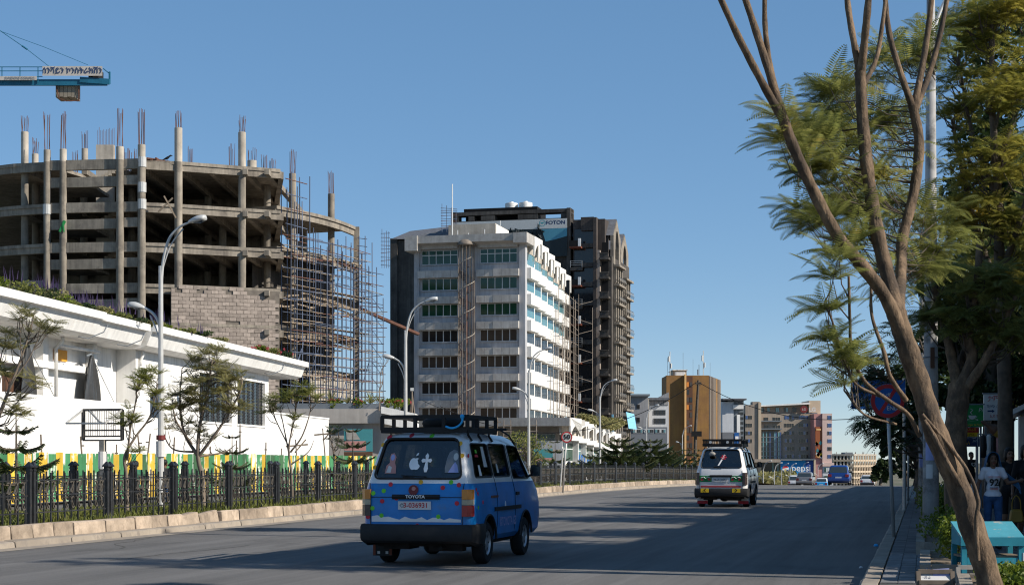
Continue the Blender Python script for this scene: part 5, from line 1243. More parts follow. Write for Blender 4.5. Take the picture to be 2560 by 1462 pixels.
# far unfinished building
t = thing('far_unfinished_building', 'distant pale unfinished concrete building with rows of empty openings', 'building', P(2082, 1200, 700))
k = 700/FOC; zf = [0, 15, 30, 44, 58, 72]
for i, zz in enumerate(zf):
    q = MB(); q.prism([(0, 0), (50*k, -2), (125*k, 12), (125*k, 40), (0, 40)], (zz-8)*k-(.5 if i else 0), (zz-8)*k+.3); q.build('floor_slab', 'beigelite' if i != 5 else 'concpale', t)
for i in range(15):
    px = i*8.5+2; yy = -2*px/50 if px < 50 else -2+14*(px-50)/75
    q = MB(); q.box(px*k-.35, px*k+.35, yy+.2, yy+1.0, -14, 64*k); q.build('column', 'beigelite' if i > 5 else 'concpale', t)
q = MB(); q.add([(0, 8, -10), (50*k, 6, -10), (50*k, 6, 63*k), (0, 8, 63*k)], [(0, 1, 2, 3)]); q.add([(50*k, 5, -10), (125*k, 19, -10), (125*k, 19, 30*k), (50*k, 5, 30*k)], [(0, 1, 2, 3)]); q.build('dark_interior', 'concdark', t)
for i in range(9):
    px = 52+i*8.3; yy = -2+14*(px-50)/75
    for zz in (-6, 9): q = MB(); q.box(px*k+.6, px*k+6*k, yy+.3, yy+.6, zz*k-.2, (zz+6)*k); q.build('infill_panel', 'beigelite', t)
for i in range(16): q = MB(); px = rnd.random()*125; q.tube([(px*k, 8, 64*k), (px*k+.3, 8, (66+rnd.random()*6)*k)], .12, 4); q.build('starter_bar', 'rust', t)
q = MB(); q.box(35*k, 55*k, 4, 12, 65*k, 70*k); q.build('roof_clutter', 'greytext', t)
# trees in the dip and along the left verge
def blob_tree(name, label, base, h, r, n, size, m, group=None, cat='tree', trunk='barkdark', lumps=9):
    t = thing(name, label, cat, base, rnd.uniform(0, 6), group)
    tr = MB(); tr.tube([(0, 0, -.3), (.05*h, 0, h*.3), (0, .03*h, h*.62)], [h*.035, h*.026, h*.012], 7)
    mb = MB()
    for k in range(lumps):
        a = k*2.4; rr = r*rnd.uniform(.25, .7); c = Vector((math.cos(a)*rr, math.sin(a)*rr, h*rnd.uniform(.5, .9)))
        tr.tube([(0, 0, h*.35), c*.7+Vector((0, 0, .1*h)), c], [h*.014, h*.009, h*.004], 5)
        leafcloud(mb, c, (r*rnd.uniform(.35, .55), r*rnd.uniform(.35, .55), h*rnd.uniform(.10, .17)), n//lumps, size, shell=.55)
    tr.build('trunk', trunk, t); mb.build('crown', m, t); return t
for i, (px, py, r) in enumerate(((1905, 1200, 5.), (1922, 1192, 6.), (1940, 1196, 5.), (1958, 1205, 4.5), (1893, 1206, 4.))):
    Y = 330+i*12; p = P(px, py, Y); blob_tree('round_tree', 'rounded olive green tree in the dip before the drink hoarding', Vector((p.x, Y, p.z-6)), 7.5, r, 900, .9, 'leafolive', 'trees before the drink hoarding')
# far lamps beyond the crest
for i, (px, py) in enumerate(((1908, 1150), (1936, 1155), (1954, 1157), (1975, 1157), (2006, 1154), (2045, 1157), (2090, 1160))):
    Y = 250+i*26; p = P(px, py, Y); street_lamp(Vector((p.x, Y, p.z-8.2)), -TH-PI*.0+(.3 if i % 2 else -.2), 'slim grey street lamp standing beyond the crest of the road', 1.1, 'lamps beyond the crest')
# leaning timber utility pole with wires
up = thing('utility_pole', 'leaning timber utility pole with transformer box before the ochre tower', 'utility pole', P(1737, 1178, 172)-Vector((0, 0, 1)))
b = up.location; tp = P(1746, 950, 172)-b
q = MB(); q.tube([(0, 0, 0), tp*.5+Vector((-.12, 0, 0)), tp], [.20, .17, .13], 8); q.build('pole', 'barkdark', up); q = MB(); q.box(tp.x*.5-.55, tp.x*.5+.5, -.35, .05, 4.7, 5.25); q.build('transformer', 'void', up)
q = MB(); q.box(tp.x-.3, tp.x+.3, -.1, .1, tp.z-.5, tp.z-.2); q.build('cross_arm', 'barkdark', up)
def wire(a, b_, sag, r, label, grp='overhead wires'):
    q = MB(); pts = [a.lerp(b_, i/14)-Vector((0, 0, sag*4*(i/14)*(1-i/14))) for i in range(15)]; q.tube(pts, r, 4); o = q.build('overhead_wire', 'black', None); tag(o, label, 'wire', grp); return o
wire(P(1742, 955, 172), P(1100, 1015, 172), 4.0, .035, 'sagging overhead wire from the leaning pole past the office block')
wire(P(1746, 955, 172), P(2240, 1030, 150), 2.0, .035, 'sagging overhead wire from the leaning pole to the roadside trees')
wire(P(1055, 1000, 170), P(1240, 1050, 170), .4, .025, 'short overhead wire before the office block ground floor')
p2 = thing('timber_pole', 'thin timber pole standing before the office block ground floor', 'utility pole', P(1240, 1160, 160)-Vector((0, 0, 1)))
q = MB(); q.tube([(0, 0, 0), (.1, 0, 5.6)], [.13, .10], 7); q.build('pole', 'woodpole', p2); q = MB(); q.box(-.3, .5, -.06, .06, 5.1, 5.2); q.build('cross_arm', 'woodpole', p2)
p3 = thing('timber_pole', 'thin timber tripod of poles with wires beside the grey annexe roof', 'utility pole', P(1030, 1030, 130)-Vector((0, 0, 3.4)))
q = MB(); q.tube([(0, 0, 0), (0, 0, 5.2)], .07, 6); q.tube([(.6, 0, 0), (0, 0, 5.0)], .05, 6); q.tube([(-.5, 0, 0), (0, 0, 5.0)], .03, 6); q.build('pole', 'woodpole', p3); q = MB(); q.box(-.12, .12, -.1, .1, 5.1, 5.35); q.build('insulator', 'pale', p3)
# ================================================================ trees of the median
def pine(label, px, ytop, r, seed, t=-18.2, tiers=5, group='tiered pines of the median', dense=1.):
    rg = random.Random(seed); Y = ydep(px, t); s_ = (Y+t*US)/UC; b = R(s_, t, .30); h = P(px, ytop, b.y).z-b.z
    T = thing('norfolk_pine', label, 'pine tree', b, rg.uniform(0, 6), group)
    tr = MB(); tr.tube([(0, 0, -.1), (.01, 0, h*.5), (0, 0, h)], [.045*h/2.5, .03*h/2.5, .008], 7); tr.build('trunk', 'barkdark', T)
    bt = MB(); mb = MB()
    for i in range(tiers):
        u = i/(tiers-1); z = h*(.32+.64*u); L = r*(1-.62*u)*rg.uniform(.85, 1.1); nb = 7 if i < tiers-1 else 5; a0 = rg.uniform(0, 2)
        for k in range(nb):
            a = a0+2*PI*k/nb+rg.uniform(-.2, .2); d = Vector((math.cos(a), math.sin(a), 0)); sd_ = Vector((-d.y, d.x, 0)); rise = rg.uniform(.05, .22)
            pts = [Vector((0, 0, z))+d*L*v+Vector((0, 0, L*(rise*v-.32*v*(1-v)+.10*v*v))) for v in (0, .25, .5, .75, 1.)]
            bt.tube(pts, [.016, .013, .010, .007, .004], 5)
            n = int(34*dense)
            for j in range(n):
                v = .10+.90*(j+rg.random())/n; q = pts[0].lerp(pts[4], v)+Vector((0, 0, 0)); q.z = z+L*(rise*v-.32*v*(1-v)+.10*v*v)
                wl_ = L*.24*(1.05-v*.75)
                for sg in (-1, 1):
                    e = q+sd_*sg*wl_*rg.uniform(.7, 1.2)+d*wl_*.7-Vector((0, 0, wl_*rg.uniform(.1, .75)))
                    ww = (d*.5+Vector((0, 0, .5)))*L*.035
                    mb.add([q-ww*.5, q+ww*.5, e+ww*.3, e-ww*.6], [(0, 1, 2, 3)])
                    mb.add([q, q+d*.03*L, q+d*L*.08+Vector((0, 0, L*.05*rg.uniform(.4, 1.2))), q+d*L*.05+Vector((0, 0, L*.04))], [(0, 1, 2, 3)])
    bt.build('branch', 'barkdark', T, kind=None); mb.build('needle_foliage', 'leafpine', T)
    return T
pine('young tiered pine inside the railing before the white house terrace', 40, 1022, .95, 1, tiers=5)
pine('small tiered pine beside the bushy feathery tree in the median', 580, 1085, .72, 2, tiers=4)
pine('tiered pine in the median beside the minibus roof rack', 882, 1070, .95, 3, tiers=4)
pine('tiered pine before the podium hall beside the speed limit sign', 1388, 1100, 1.05, 4, tiers=4)
pine('small tiered pine before the white podium wall lettering', 1485, 1122, 1.15, 5, tiers=4)
pine('broad dark tiered pine before the blue-grey hall', 1553, 1096, 2.3, 6, tiers=6, dense=1.5)
pine('broad dark tiered pine with a bushy base before the blue-grey hall', 1626, 1098, 2.5, 7, tiers=6, dense=1.5)
pine('slim tiered pine before the ochre wall', 1688, 1125, 1.3, 8, tiers=5)
pine('slim tiered pine beside the ochre stair strip', 1716, 1120, 1.3, 9, tiers=5)
pine('slim tiered pine beside the white minibus', 1750, 1122, 1.3, 10, tiers=5)
for i, (px, py) in enumerate(((1530, 1130), (1575, 1128), (1600, 1130), (1655, 1132), (1500, 1150), (1440, 1158), (1335, 1120), (1320, 1075))):
    t_ = -20.9 if px > 1400 else -31; Y = ydep(px, t_); s_ = (Y+t_*US)/UC; b = R(s_, t_, .1); h = P(px, py, b.y).z-b.z
    blob_tree('verge_tree', 'bushy dark green tree crowding the far side of the median', b, h, h*.5, 800, .22 if px > 1400 else .18, 'leafdark' if px > 1450 else 'leafjac', 'bushy trees of the far verge', lumps=8)
# feathery young jacarandas
def limbs_to(mb, pts3, rads, n=8): c = catmull(pts3, 5); m = len(c); rr = []
def tree_from(name, label, base, limbs, clusters, Y, fl, leaf, bark='bark', pairs=9, nfr=7, seed=0, group=None, wid=.28, twr=.010, drp=.6, cat='tree', spread=1.):
    rg = random.Random(seed); T = thing(name, label, cat, base, 0, group); b = Vector(base)
    tr = MB(); nodes = []
    for pts, r0, r1 in limbs:
        c = catmull([P(px, py, Y+dy)-b for px, py, dy in pts], 6); m = len(c)
        tr.tube(c, [(r0+(r1-r0)*i/(m-1))*(1+.05*math.sin(i*1.7)+.03*math.sin(i*.6+1)) for i in range(m)], 10 if r0 > .05 else 7); nodes += c[m//4:]
    tr.build('trunk', bark, T, smooth=True, auto=1.2)
    tw = MB(); mb = MB()
    for px, py, rx, ry, n, dy in clusters:
        for i in range(n):
            while True:
                u, v, w = rg.uniform(-1, 1), rg.uniform(-1, 1), rg.uniform(-1, 1)
                if u*u+v*v+w*w <= 1: break
            p = P(px+u*rx, py+v*ry, Y+dy+w*rx*Y/FOC*spread)-b
            q = min(nodes, key=lambda nd: (nd-p).length_squared+max(0, nd.z-p.z+.35)*1.6)
            d = (p-q); m_ = q.lerp(p, .5)+Vector((rg.uniform(-.12, .12)*d.length, rg.uniform(-.1, .1)*d.length, -.16*d.length))
            if d.length > .08: tw.tube([q, m_, p], [twr*1.3, twr, twr*.5], 4, caps=False)
            rosette(mb, p, d.normalized() if d.length > .05 else Vector((0, 0, 1)), max(3, int(nfr*rg.uniform(.7, 1.3))), fl, rg, .25, drp, pairs, wid)
    if tw.v: tw.build('twig', 'barkdark', T, kind='stuff')
    mb.build('crown', leaf, T); return T
def med_base(px, t=-18.2): Y = ydep(px, t); return R((Y+t*US)/UC, t, .28)
b = med_base(505); Y = b.y
tree_from('feathery_tree', 'bushy feathery tree before the barred windows of the white house', b, [([(508, 1290, 0), (506, 1200, 0), (495, 1140, 0), (500, 1060, 0), (520, 980, .1), (530, 900, 0)], .075, .02), ([(495, 1140, 0), (460, 1080, .2), (450, 1000, .2), (455, 920, .1)], .05, .012),
          ([(497, 1140, 0), (555, 1060, -.2), (600, 980, -.1), (605, 940, 0)], .045, .012), ([(480, 1110, 0), (440, 1050, -.3), (430, 990, -.3)], .03, .01), ([(495, 1130, .1), (430, 1120, .1), (400, 1060, .2)], .03, .01), ([(500, 1140, 0), (560, 1130, .3), (590, 1110, .4)], .03, .008)],
          [(528, 910, 55, 45, 22, 0), (490, 960, 60, 45, 22, .1), (570, 950, 50, 50, 22, 0), (455, 1000, 40, 40, 13, .1), (540, 1010, 60, 35, 14, -.1), (430, 1050, 25, 30, 6, -.2), (480, 1075, 35, 25, 7, .2), (590, 1020, 30, 25, 6, 0), (520, 1110, 30, 20, 4, .3)], Y, .36, 'leafolive', 'woodpole', 10, 9, 21, 'young feathery trees of the median')
b = med_base(318); Y = b.y
tree_from('feathery_tree', 'forked thin feathery tree beside the lamp post and empty sign frame', b, [([(318, 1290, 0), (316, 1190, 0), (312, 1140, 0), (340, 1090, 0), (375, 1040, .1), (395, 960, .1)], .05, .012), ([(318, 1150, 0), (325, 1080, -.1), (340, 1000, -.1), (345, 940, -.1)], .03, .01), ([(375, 1040, .1), (410, 1000, .1)], .02, .008)],
          [(385, 945, 35, 30, 11, .1), (345, 960, 30, 20, 6, -.1), (400, 1000, 25, 30, 7, .1), (330, 1040, 22, 22, 5, -.1), (300, 1062, 18, 15, 3, 0), (335, 1120, 25, 18, 3, .1)], Y, .33, 'leafjac', 'woodpole', 10, 9, 22, 'young feathery trees of the median')
b = med_base(735); Y = b.y
tree_from('feathery_tree', 'thin many-stemmed feathery tree before the garden wall', b, [([(733, 1270, 0), (728, 1180, 0), (722, 1120, 0), (735, 1050, 0), (745, 990, 0)], .045, .01), ([(724, 1140, 0), (712, 1080, .1), (700, 1020, .1)], .03, .008), ([(726, 1130, 0), (755, 1090, -.1), (775, 1030, -.1), (778, 985, -.1)], .03, .008), ([(724, 1120, 0), (690, 1050, .2), (680, 1010, .2)], .02, .008), ([(728, 1160, 0), (770, 1130, 0), (785, 1100, 0)], .025, .006)],
          [(695, 1000, 32, 20, 7, .1), (745, 985, 30, 25, 8, 0), (778, 985, 20, 25, 7, -.1), (680, 1025, 25, 12, 4, .2), (740, 1050, 25, 25, 4, 0)], Y, .36, 'leafjac', 'woodpole', 10, 9, 23, 'young feathery trees of the median')
b = med_base(-25); Y = b.y
tree_from('feathery_tree', 'leaning feathery tree rising before the white terrace and black plastic sheet', b, [([(-25, 1250, 0), (-20, 1100, 0), (5, 1020, 0), (40, 930, .1), (65, 860, .1), (85, 790, .1)], .05, .012), ([(5, 1020, 0), (35, 950, -.1), (70, 900, -.1), (85, 870, -.1)], .025, .008), ([(-20, 1100, 0), (-10, 980, .2), (5, 880, .2)], .03, .01), ([(55, 900, 0), (50, 840, 0), (50, 790, 0)], .018, .006)],
          [(100, 820, 38, 32, 9, .1), (70, 790, 35, 18, 6, .1), (20, 860, 40, 30, 9, .2), (5, 930, 30, 30, 7, .2), (80, 950, 25, 22, 5, 0), (30, 1010, 25, 25, 5, 0), (45, 1040, 25, 20, 3, 0)], Y, .32, 'leafolive', 'woodpole', 10, 8, 24, 'young feathery trees of the median')
# small twiggy tree before the annexe and the bare shrub
b = P(840, 1160, 60); b.z = .0
tree_from('feathery_tree', 'scruffy leaning tree beside the garden wall end', b, [([(838, 1190, 0), (834, 1130, 0), (822, 1080, 0)], .05, .02), ([(834, 1130, 0), (850, 1090, 0)], .03, .01)], [(835, 1085, 20, 18, 8, 0), (850, 1110, 14, 14, 4, 0)], 60, .32, 'leafdark', 'woodpole', 8, 6, 25, 'young feathery trees of the median')
b = P(948, 1010, 124); bt = thing('bare_shrub', 'leafless branching shrub silhouetted beside the scaffold tower', 'shrub', b)
q = MB(); rg = random.Random(5)
def twigs(p, d, L, r, n):
    e = p+d*L; q.tube([p, p.lerp(e, .5)+Vector((rg.uniform(-.1, .1)*L, 0, 0)), e], [r, r*.8, r*.6], 5)
    if n:
        for k in range(2): twigs(e, (d+Vector((rg.uniform(-.7, .7), rg.uniform(-.5, .5), rg.uniform(-.1, .4)))).normalized(), L*rg.uniform(.6, .85), r*.6, n-1)
twigs(Vector((0, 0, -.5)), Vector((0, 0, 1)), 1.5, .07, 4); q.build('branch', 'woodpole', bt)
# ================================================================ vehicles
def rrect(w, y0, y1, r, z, k=5, nm=3):
    r = min(r, w*.95, (y1-y0)*.45); out = []
    for cx, cy, a0 in ((w-r, y0+r, -PI/2), (w-r, y1-r, 0), (-w+r, y1-r, PI/2), (-w+r, y0+r, PI)):
        out += [(cx+r*math.cos(a0+PI/2*i/k), cy+r*math.sin(a0+PI/2*i/k), z) for i in range(k+1)]
    res = []
    for i, p in enumerate(out):
        res.append(p); q = out[(i+1) % len(out)]
        if i % (k+1) == k:
            for j in range(1, nm+1): res.append(tuple(Vector(p).lerp(Vector(q), j/(nm+1))))
    return res
def tmpobj(mb, m):
    o = mb.build('tmp', m); return o
def boolean(base, cutters, mode='DIFFERENCE'):
    for c in cutters:
        md = base.modifiers.new('b', 'BOOLEAN'); md.operation = mode; md.object = c; md.solver = 'EXACT'; md.material_mode = 'TRANSFER'
    dg = bpy.context.evaluated_depsgraph_get(); dg.update(); me = bpy.data.meshes.new_from_object(base.evaluated_get(dg), depsgraph=dg)
    for o in [base]+list(cutters): bpy.data.objects.remove(o)
    return me
def xprism(poly, x0, x1): n = len(poly); return MB().add([(x, y, z) for x in (x0, x1) for y, z in poly], [tuple(range(n)), tuple(range(2*n-1, n-1, -1))]+[(i, (i+1) % n, n+(i+1) % n, n+i) for i in range(n)])
def yprism(poly, y0, y1): n = len(poly); return MB().add([(x, y, z) for y in (y0, y1) for x, z in poly], [tuple(range(n)), tuple(range(2*n-1, n-1, -1))]+[(i, (i+1) % n, n+(i+1) % n, n+i) for i in range(n)])
def roundpoly(pts, r, k=4):
    out = []; n = len(pts)
    for i in range(n):
        p, a, b_ = Vector(pts[i]), Vector(pts[i-1]), Vector(pts[(i+1) % n]); d1, d2 = (a-p).normalized(), (b_-p).normalized()
        for j in range(k+1):
            t = j/k; q0 = p+d1*r; q1 = p+d2*r; out.append(tuple((q0.lerp(p, t)).lerp(p.lerp(q1, t), t)))
    return out
VSEC = [(.34, .76, .10, 4.33, .16), (.42, .82, .03, 4.40, .18), (.62, .842, .0, 4.43, .2), (.85, .845, .0, 4.40, .2), (1.05, .838, .005, 4.28, .2), (1.22, .80, .04, 4.12, .19), (1.30, .775, .07, 4.0, .18),
        (1.60, .715, .195, 3.62, .17), (1.80, .66, .285, 3.38, .17), (1.88, .62, .34, 3.27, .18), (1.945, .53, .47, 3.1, .2), (1.975, .38, .75, 2.85, .2)]
def vsec(z, i):
    for a, b_ in zip(VSEC, VSEC[1:]):
        if a[0] <= z <= b_[0]: t = (z-a[0])/(b_[0]-a[0]); return a[i]+(b_[i]-a[i])*t
    return VSEC[-1][i] if z > 1 else VSEC[0][i]
vrear = lambda z: vsec(z, 2)
vside = lambda z: vsec(z, 1)
WREAR, WFRONT, WR = .98, 3.27, .315
rearwin = roundpoly([(-.66, 1.30), (.66, 1.30), (.545, 1.86), (-.545, 1.86)], .09)
sidewins = [roundpoly([(.42, 1.30), (1.42, 1.30), (1.42, 1.80), (.52, 1.80)], .07), roundpoly([(1.52, 1.30), (2.5, 1.30), (2.5, 1.80), (1.52, 1.80)], .07), roundpoly([(2.66, 1.26), (3.72, 1.26), (3.28, 1.77), (2.66, 1.79)], .07)]
def van_body():
    out = MB().loft([rrect(w, a, b_, r, z) for z, w, a, b_, r in VSEC]); base = tmpobj(out, 'vanwhite')
    inn = MB().loft([rrect(w-.05, a+.05, b_-.06, r, z) for z, w, a, b_, r in [(.46, .77, .06, 4.2, .16)]+[q for q in VSEC if .5 < q[0] < 1.93]])
    cut = [tmpobj(inn, 'underbody')]
    cut.append(tmpobj(yprism(rearwin, -.6, .75), 'rubberblack'))
    for sw in sidewins: cut.append(tmpobj(xprism(sw, -1.3, 1.3), 'rubberblack'))
    cut.append(tmpobj(yprism(roundpoly([(-.70, 1.22), (.70, 1.22), (.58, 1.80), (-.58, 1.80)], .08), 3.0, 5.0), 'rubberblack'))
    for yw in (WREAR, WFRONT):
        pts = [(yw+.40*math.cos(a), max(.2, .33+.40*math.sin(a))) for a in [2*PI*k/24 for k in range(24)]]
        cut.append(tmpobj(xprism(pts, -1.2, -.52), 'underbody')); cut.append(tmpobj(xprism(pts, .52, 1.2), 'underbody'))
    return boolean(base, cut)
def wheel(parent, x, y, r=WR, w=.19, spin=0, nm='wheel', hub='rim', flip=1):
    wh = link(nm, None, parent, (x, y, r))
    q = MB(); prof = [(-w/2, r*.62), (-w/2, r*.9), (-w*.36, r*.985), (-w*.15, r), (w*.15, r), (w*.36, r*.985), (w/2, r*.9), (w/2, r*.62)]
    q.loft([[(a, b_*math.cos(t), b_*math.sin(t)) for a, b_ in prof] for t in [2*PI*k/24 for k in range(25)]], caps=False); q.build('tyre', 'tyre', wh, smooth=True, auto=.7)
    q = MB(); s_ = flip; n = 24
    rad = [(.62, .40), (.57, .44), (.52, .30), (.22, .26), (.20, .38), (.0, .40)]
    for (a, xa), (b_, xb_) in zip(rad, rad[1:]):
        q.add([(s_*xx*w, rr*r*math.cos(2*PI*k/n), rr*r*math.sin(2*PI*k/n)) for rr, xx in ((a, xa), (max(b_, .001), xb_)) for k in range(n)], [(k, (k+1) % n, n+(k+1) % n, n+k) for k in range(n)])
    rm = q.build('rim', hub, wh, smooth=True, auto=.5)
    q = MB()
    for k in range(7):
        t = 2*PI*k/7; q.add([(s_*w*.34, r*rr*math.cos(t+dt), r*rr*math.sin(t+dt)) for rr, dt in ((.30, -.12), (.50, -.10), (.50, .10), (.30, .12))], [(0, 1, 2, 3)])
    q.build('rim_slot', 'tyre', rm)
    return wh
VB = van_body()
MB().box(0, 1, 0, 1, 0, 1)   # (unit kept for clarity)
def van(label, loc, rz, style, group):
    T = thing('minibus', label, 'minibus', loc, rz, group)
    me = VB.copy(); names = [m.name for m in me.materials]
    if style == 'blue':
        me.materials.append(MATS['vanblue']); bi = len(me.materials)-1; wi = names.index('vanwhite')
        bm = bmesh.new(); bm.from_mesh(me)
        geom = bm.verts[:]+bm.edges[:]+bm.faces[:]
        bmesh.ops.bisect_plane(bm, geom=geom, plane_co=(0, 0, 1.215), plane_no=(0, 0, 1)); 
        for f in bm.faces:
            c = f.calc_center_median()
            if f.material_index == wi and c.z < 1.215 and not (c.y < .12 and c.z < .70): f.material_index = bi
        bm.to_mesh(me); bm.free()
    for p in me.polygons: p.use_smooth = True
    bm = bmesh.new(); bm.from_mesh(me)
    for e in bm.edges:
        if len(e.link_faces) != 2 or e.calc_face_angle(0) > .5 or e.link_faces[0].material_index != e.link_faces[1].material_index: e.smooth = False
    bm.to_mesh(me); bm.free()
    body = link('body', me, T)
    # glazing
    def pane(nm, poly, fn, m='vanglass'):
        q = MB(); n = len(poly); q.add([fn(a, b_, 0) for a, b_ in poly]+[fn(a, b_, .008) for a, b_ in poly], [tuple(range(n)), tuple(range(2*n-1, n-1, -1))]+[(i, (i+1) % n, n+(i+1) % n, n+i) for i in range(n)]); return q.build(nm, m, T)
    ry = lambda z: .07+(z-1.30)*.44
    big = roundpoly([(-.675, 1.285), (.675, 1.285), (.555, 1.875), (-.555, 1.875)], .10)
    rw = pane('rear_window', [(a*.985, (b_-1.58)*.985+1.58) for a, b_ in big], lambda a, b_, d: (a, ry(b_)+.025+d, b_))
    q = MB(); q.tube([(a, ry(b_)-.004, b_) for a, b_ in big]+[(big[0][0], ry(big[0][1])-.004, big[0][1])], .016, 6); q.build('window_seal', 'rubberblack', T)
    sx = lambda z: .775-(z-1.30)*.225
    for i, sw in enumerate(sidewins):
        for sg in (1, -1): pane('side_window', sw, lambda a, b_, d, sg=sg: (sg*(sx(b_)-.012-d), a, b_))
        for sg in (1, -1): q = MB(); q.tube([(sg*(sx(b_)+.002), a, b_) for a, b_ in sw]+[(sg*(sx(sw[0][1])+.002), *sw[0])], .012, 5); q.build('window_seal', 'rubberblack', T)
    pane('windscreen', roundpoly([(-.70, 1.22), (.70, 1.22), (.58, 1.80), (-.58, 1.80)], .08), lambda a, b_, d: (a, 4.05-(b_-1.22)*1.18-d, b_))
    # seams
    q = MB()
    for y in (1.47, 2.58):
        for sg in (1, -1): q.tube([(sg*(vside(z)+.001), y, z) for z in (.45, .62, .85, 1.05, 1.22, 1.3, 1.6, 1.8)], .006, 4)
    q.tube([(x, vrear(z)-.001, z) for x, z in ((-.70, .60), (-.70, 1.05), (-.72, 1.22))], .006, 4); q.tube([(x, vrear(z)-.001, z) for x, z in ((.70, .60), (.70, 1.05), (.72, 1.22))], .006, 4); q.tube([(-.7, -.001, 1.015), (.7, -.001, 1.015)], .005, 4)
    q.build('panel_seam', 'rubberblack', T)
    for sg in (1, -1):
        q = MB(); q.box(*sorted((sg*.845, sg*.87)), 1.28, 2.9, .78, .84); q.build('side_moulding', 'rubberblack', T)
        q = MB(); q.box(*sorted((sg*.835, sg*.852)), 1.1, 1.5, .985, 1.02); q.build('slide_rail', 'rust' if style == 'blue' else 'rubberblack', T)
        q = MB(); q.box(*sorted((sg*.842, sg*.868)), 2.62, 2.78, 1.0, 1.05); q.build('door_handle', 'rubberblack', T)
        for yw in (WREAR, WFRONT):
            q = MB(); q.tube([(sg*.848, yw+.405*math.cos(a), .33+.405*math.sin(a)) for a in [PI*(.02+.96*k/14) for k in range(15)]], .018, 6); q.build('wheel_arch', 'rubberblack', T)
        # tail lamps
        tl = link('tail_lamp', None, T)
        x0, x1 = sorted((sg*.70, sg*.838)); cols = (('tailred', .74, .90), ('tailclear', .905, .98), ('tailamber', .985, 1.13)) if style == 'blue' and sg == 1 else (('taildark', .74, .90), ('tailclear' if style == 'blue' else 'taildark', .905, .98), ('tailamber' if style == 'blue' else 'taildark', .985, 1.13))
        for m, z0, z1 in cols:
            q = MB(); yb = -.025; xo = sg*.851; q.loft([[(x0 if sg > 0 else x1, yb, z), (sg*.78, yb, z), (sg*.842, .045, z), (xo, .12, z), (sg*.80, .12, z), (x0 if sg > 0 else x1, .06, z)] for z in (z0, z1)]); q.build('lens', m, tl)
    # bumper
    q = MB(); prof = [(.34, .06), (.38, -.06), (.42, -.085), (.58, -.085), (.62, -.05), (.62, .04)]
    path = [(-.862, .62, 1, 0), (-.872, .25, 1, 0), (-.83, -.0, .75, .6), (-.70, -.03, 0, 1), (.70, -.03, 0, 1), (.83, -.0, -.75, .6), (.872, .25, -1, 0), (.862, .62, -1, 0)]
    rings = []
    for x, y, nx, ny in path: rings.append([(x+nx*(d+.03)*.5, y+ny*(d+.03)*.8, z-(.05 if abs(x) > .85 and z < .4 else 0)) for z, d in prof])
    q.loft(rings); q.build('bumper', 'rubberblack', T, smooth=True, auto=.6)
    # tailgate handle bar, plate
    q = MB(); yb = vrear(1.05); q.loft([[(x, yb-d, z) for d, z in ((.0, .985), (.035, .985), (.05, 1.02), (.02, 1.055), (0, 1.055))] for x in (-.36, -.30, .30, .36)]); q.build('handle_bar', 'black', T)
    if style == 'blue': text('TOYOTA', .062, 'white', T, (0, yb-.054, 1.022), bold=.03, sx=1.15, name='badge')
    pl_ = link('number_plate', None, T, (-.02, yb-.012, .895)); q = MB(); q.box(-.25, .25, -.012, 0, -.06, .06); q.build('plate', 'paper', pl_)
    text('3-036931' if style == 'blue' else '3-A12041', .10, 'platered' if style == 'blue' else 'greytext', pl_, (.02, -.015, 0), bold=.02, sx=1.0, name='plate_number')
    q = MB(); q.tube([(-.19, -.014, .03), (-.16, -.014, .0), (-.19, -.014, -.03), (-.22, -.014, .0), (-.19, -.014, .03)], .006, 4); q.build('plate_mark', 'greytext', pl_)
    # wheels and underbody
    for x, y in ((.735, WREAR), (-.735, WREAR), (.745, WFRONT), (-.745, WFRONT)): wheel(T, x, y, flip=1 if x > 0 else -1)
    q = MB(); q.box(-.70, .70, .35, 4.1, .28, .46); q.tube([(-.65, WREAR, .32), (.65, WREAR, .32)], .06, 8); q.loft([[(.02+.15*math.cos(a), WREAR+dy, .30+.13*math.sin(a)) for a in [2*PI*k/10 for k in range(10)]] for dy in (-.16, .16)]); q.box(.12, .62, .25, .5, .22, .34); q.box(-.6, -.2, .3, .8, .24, .36); q.tube([(.35, .05, .27), (.35, .9, .27)], .03, 6); q.build('underbody', 'underbody', T)
    # mirror
    for sg in (1, -1):
        mr = link('mirror', None, T, (sg*.80, 3.55, 1.36)); q = MB(); q.loft([[(sg*(.08+.075*u_+.02*math.cos(a)), .02+.06*math.cos(a), .10*math.sin(a)+.02) for a in [2*PI*k/10 for k in range(10)]] for u_ in (0, .4, 1, 1.3)]); q.build('housing', 'rubberblack', mr, smooth=True, auto=.7)
        q = MB(); q.tube([(0, .05, -.08), (sg*.12, .04, -.02)], .02, 6); q.build('arm', 'rubberblack', mr); q = MB(); q.box(*sorted((sg*.12, sg*.24)), -.085, -.08, -.07, .09); q.build('mirror_glass', 'carglass', mr)
    # seats inside
    for i, (y, m) in enumerate(((.75, 'navy'), (1.55, 'navy'), (2.3, 'navy'), (3.0, 'black'))):
        for x in (-.38, .38) if i == 3 else (-.46, 0, .46):
            st_ = link('seat', None, T, (x, y, .55)); q = MB(); rr_ = roundpoly([(-.21, 0), (.21, 0), (.19, .78), (-.19, .78)], .07); n = len(rr_); q.add([(a, d+b_*.12*(-1)*0, b_+.1) for d in (-.06, .06) for a, b_ in rr_], [tuple(range(n)), tuple(range(2*n-1, n-1, -1))]+[(k, (k+1) % n, n+(k+1) % n, n+k) for k in range(n)]); q.build('backrest', m, st_); q = MB(); q.box(-.2, .2, .06, .5, 0, .18); q.build('cushion', m, st_)
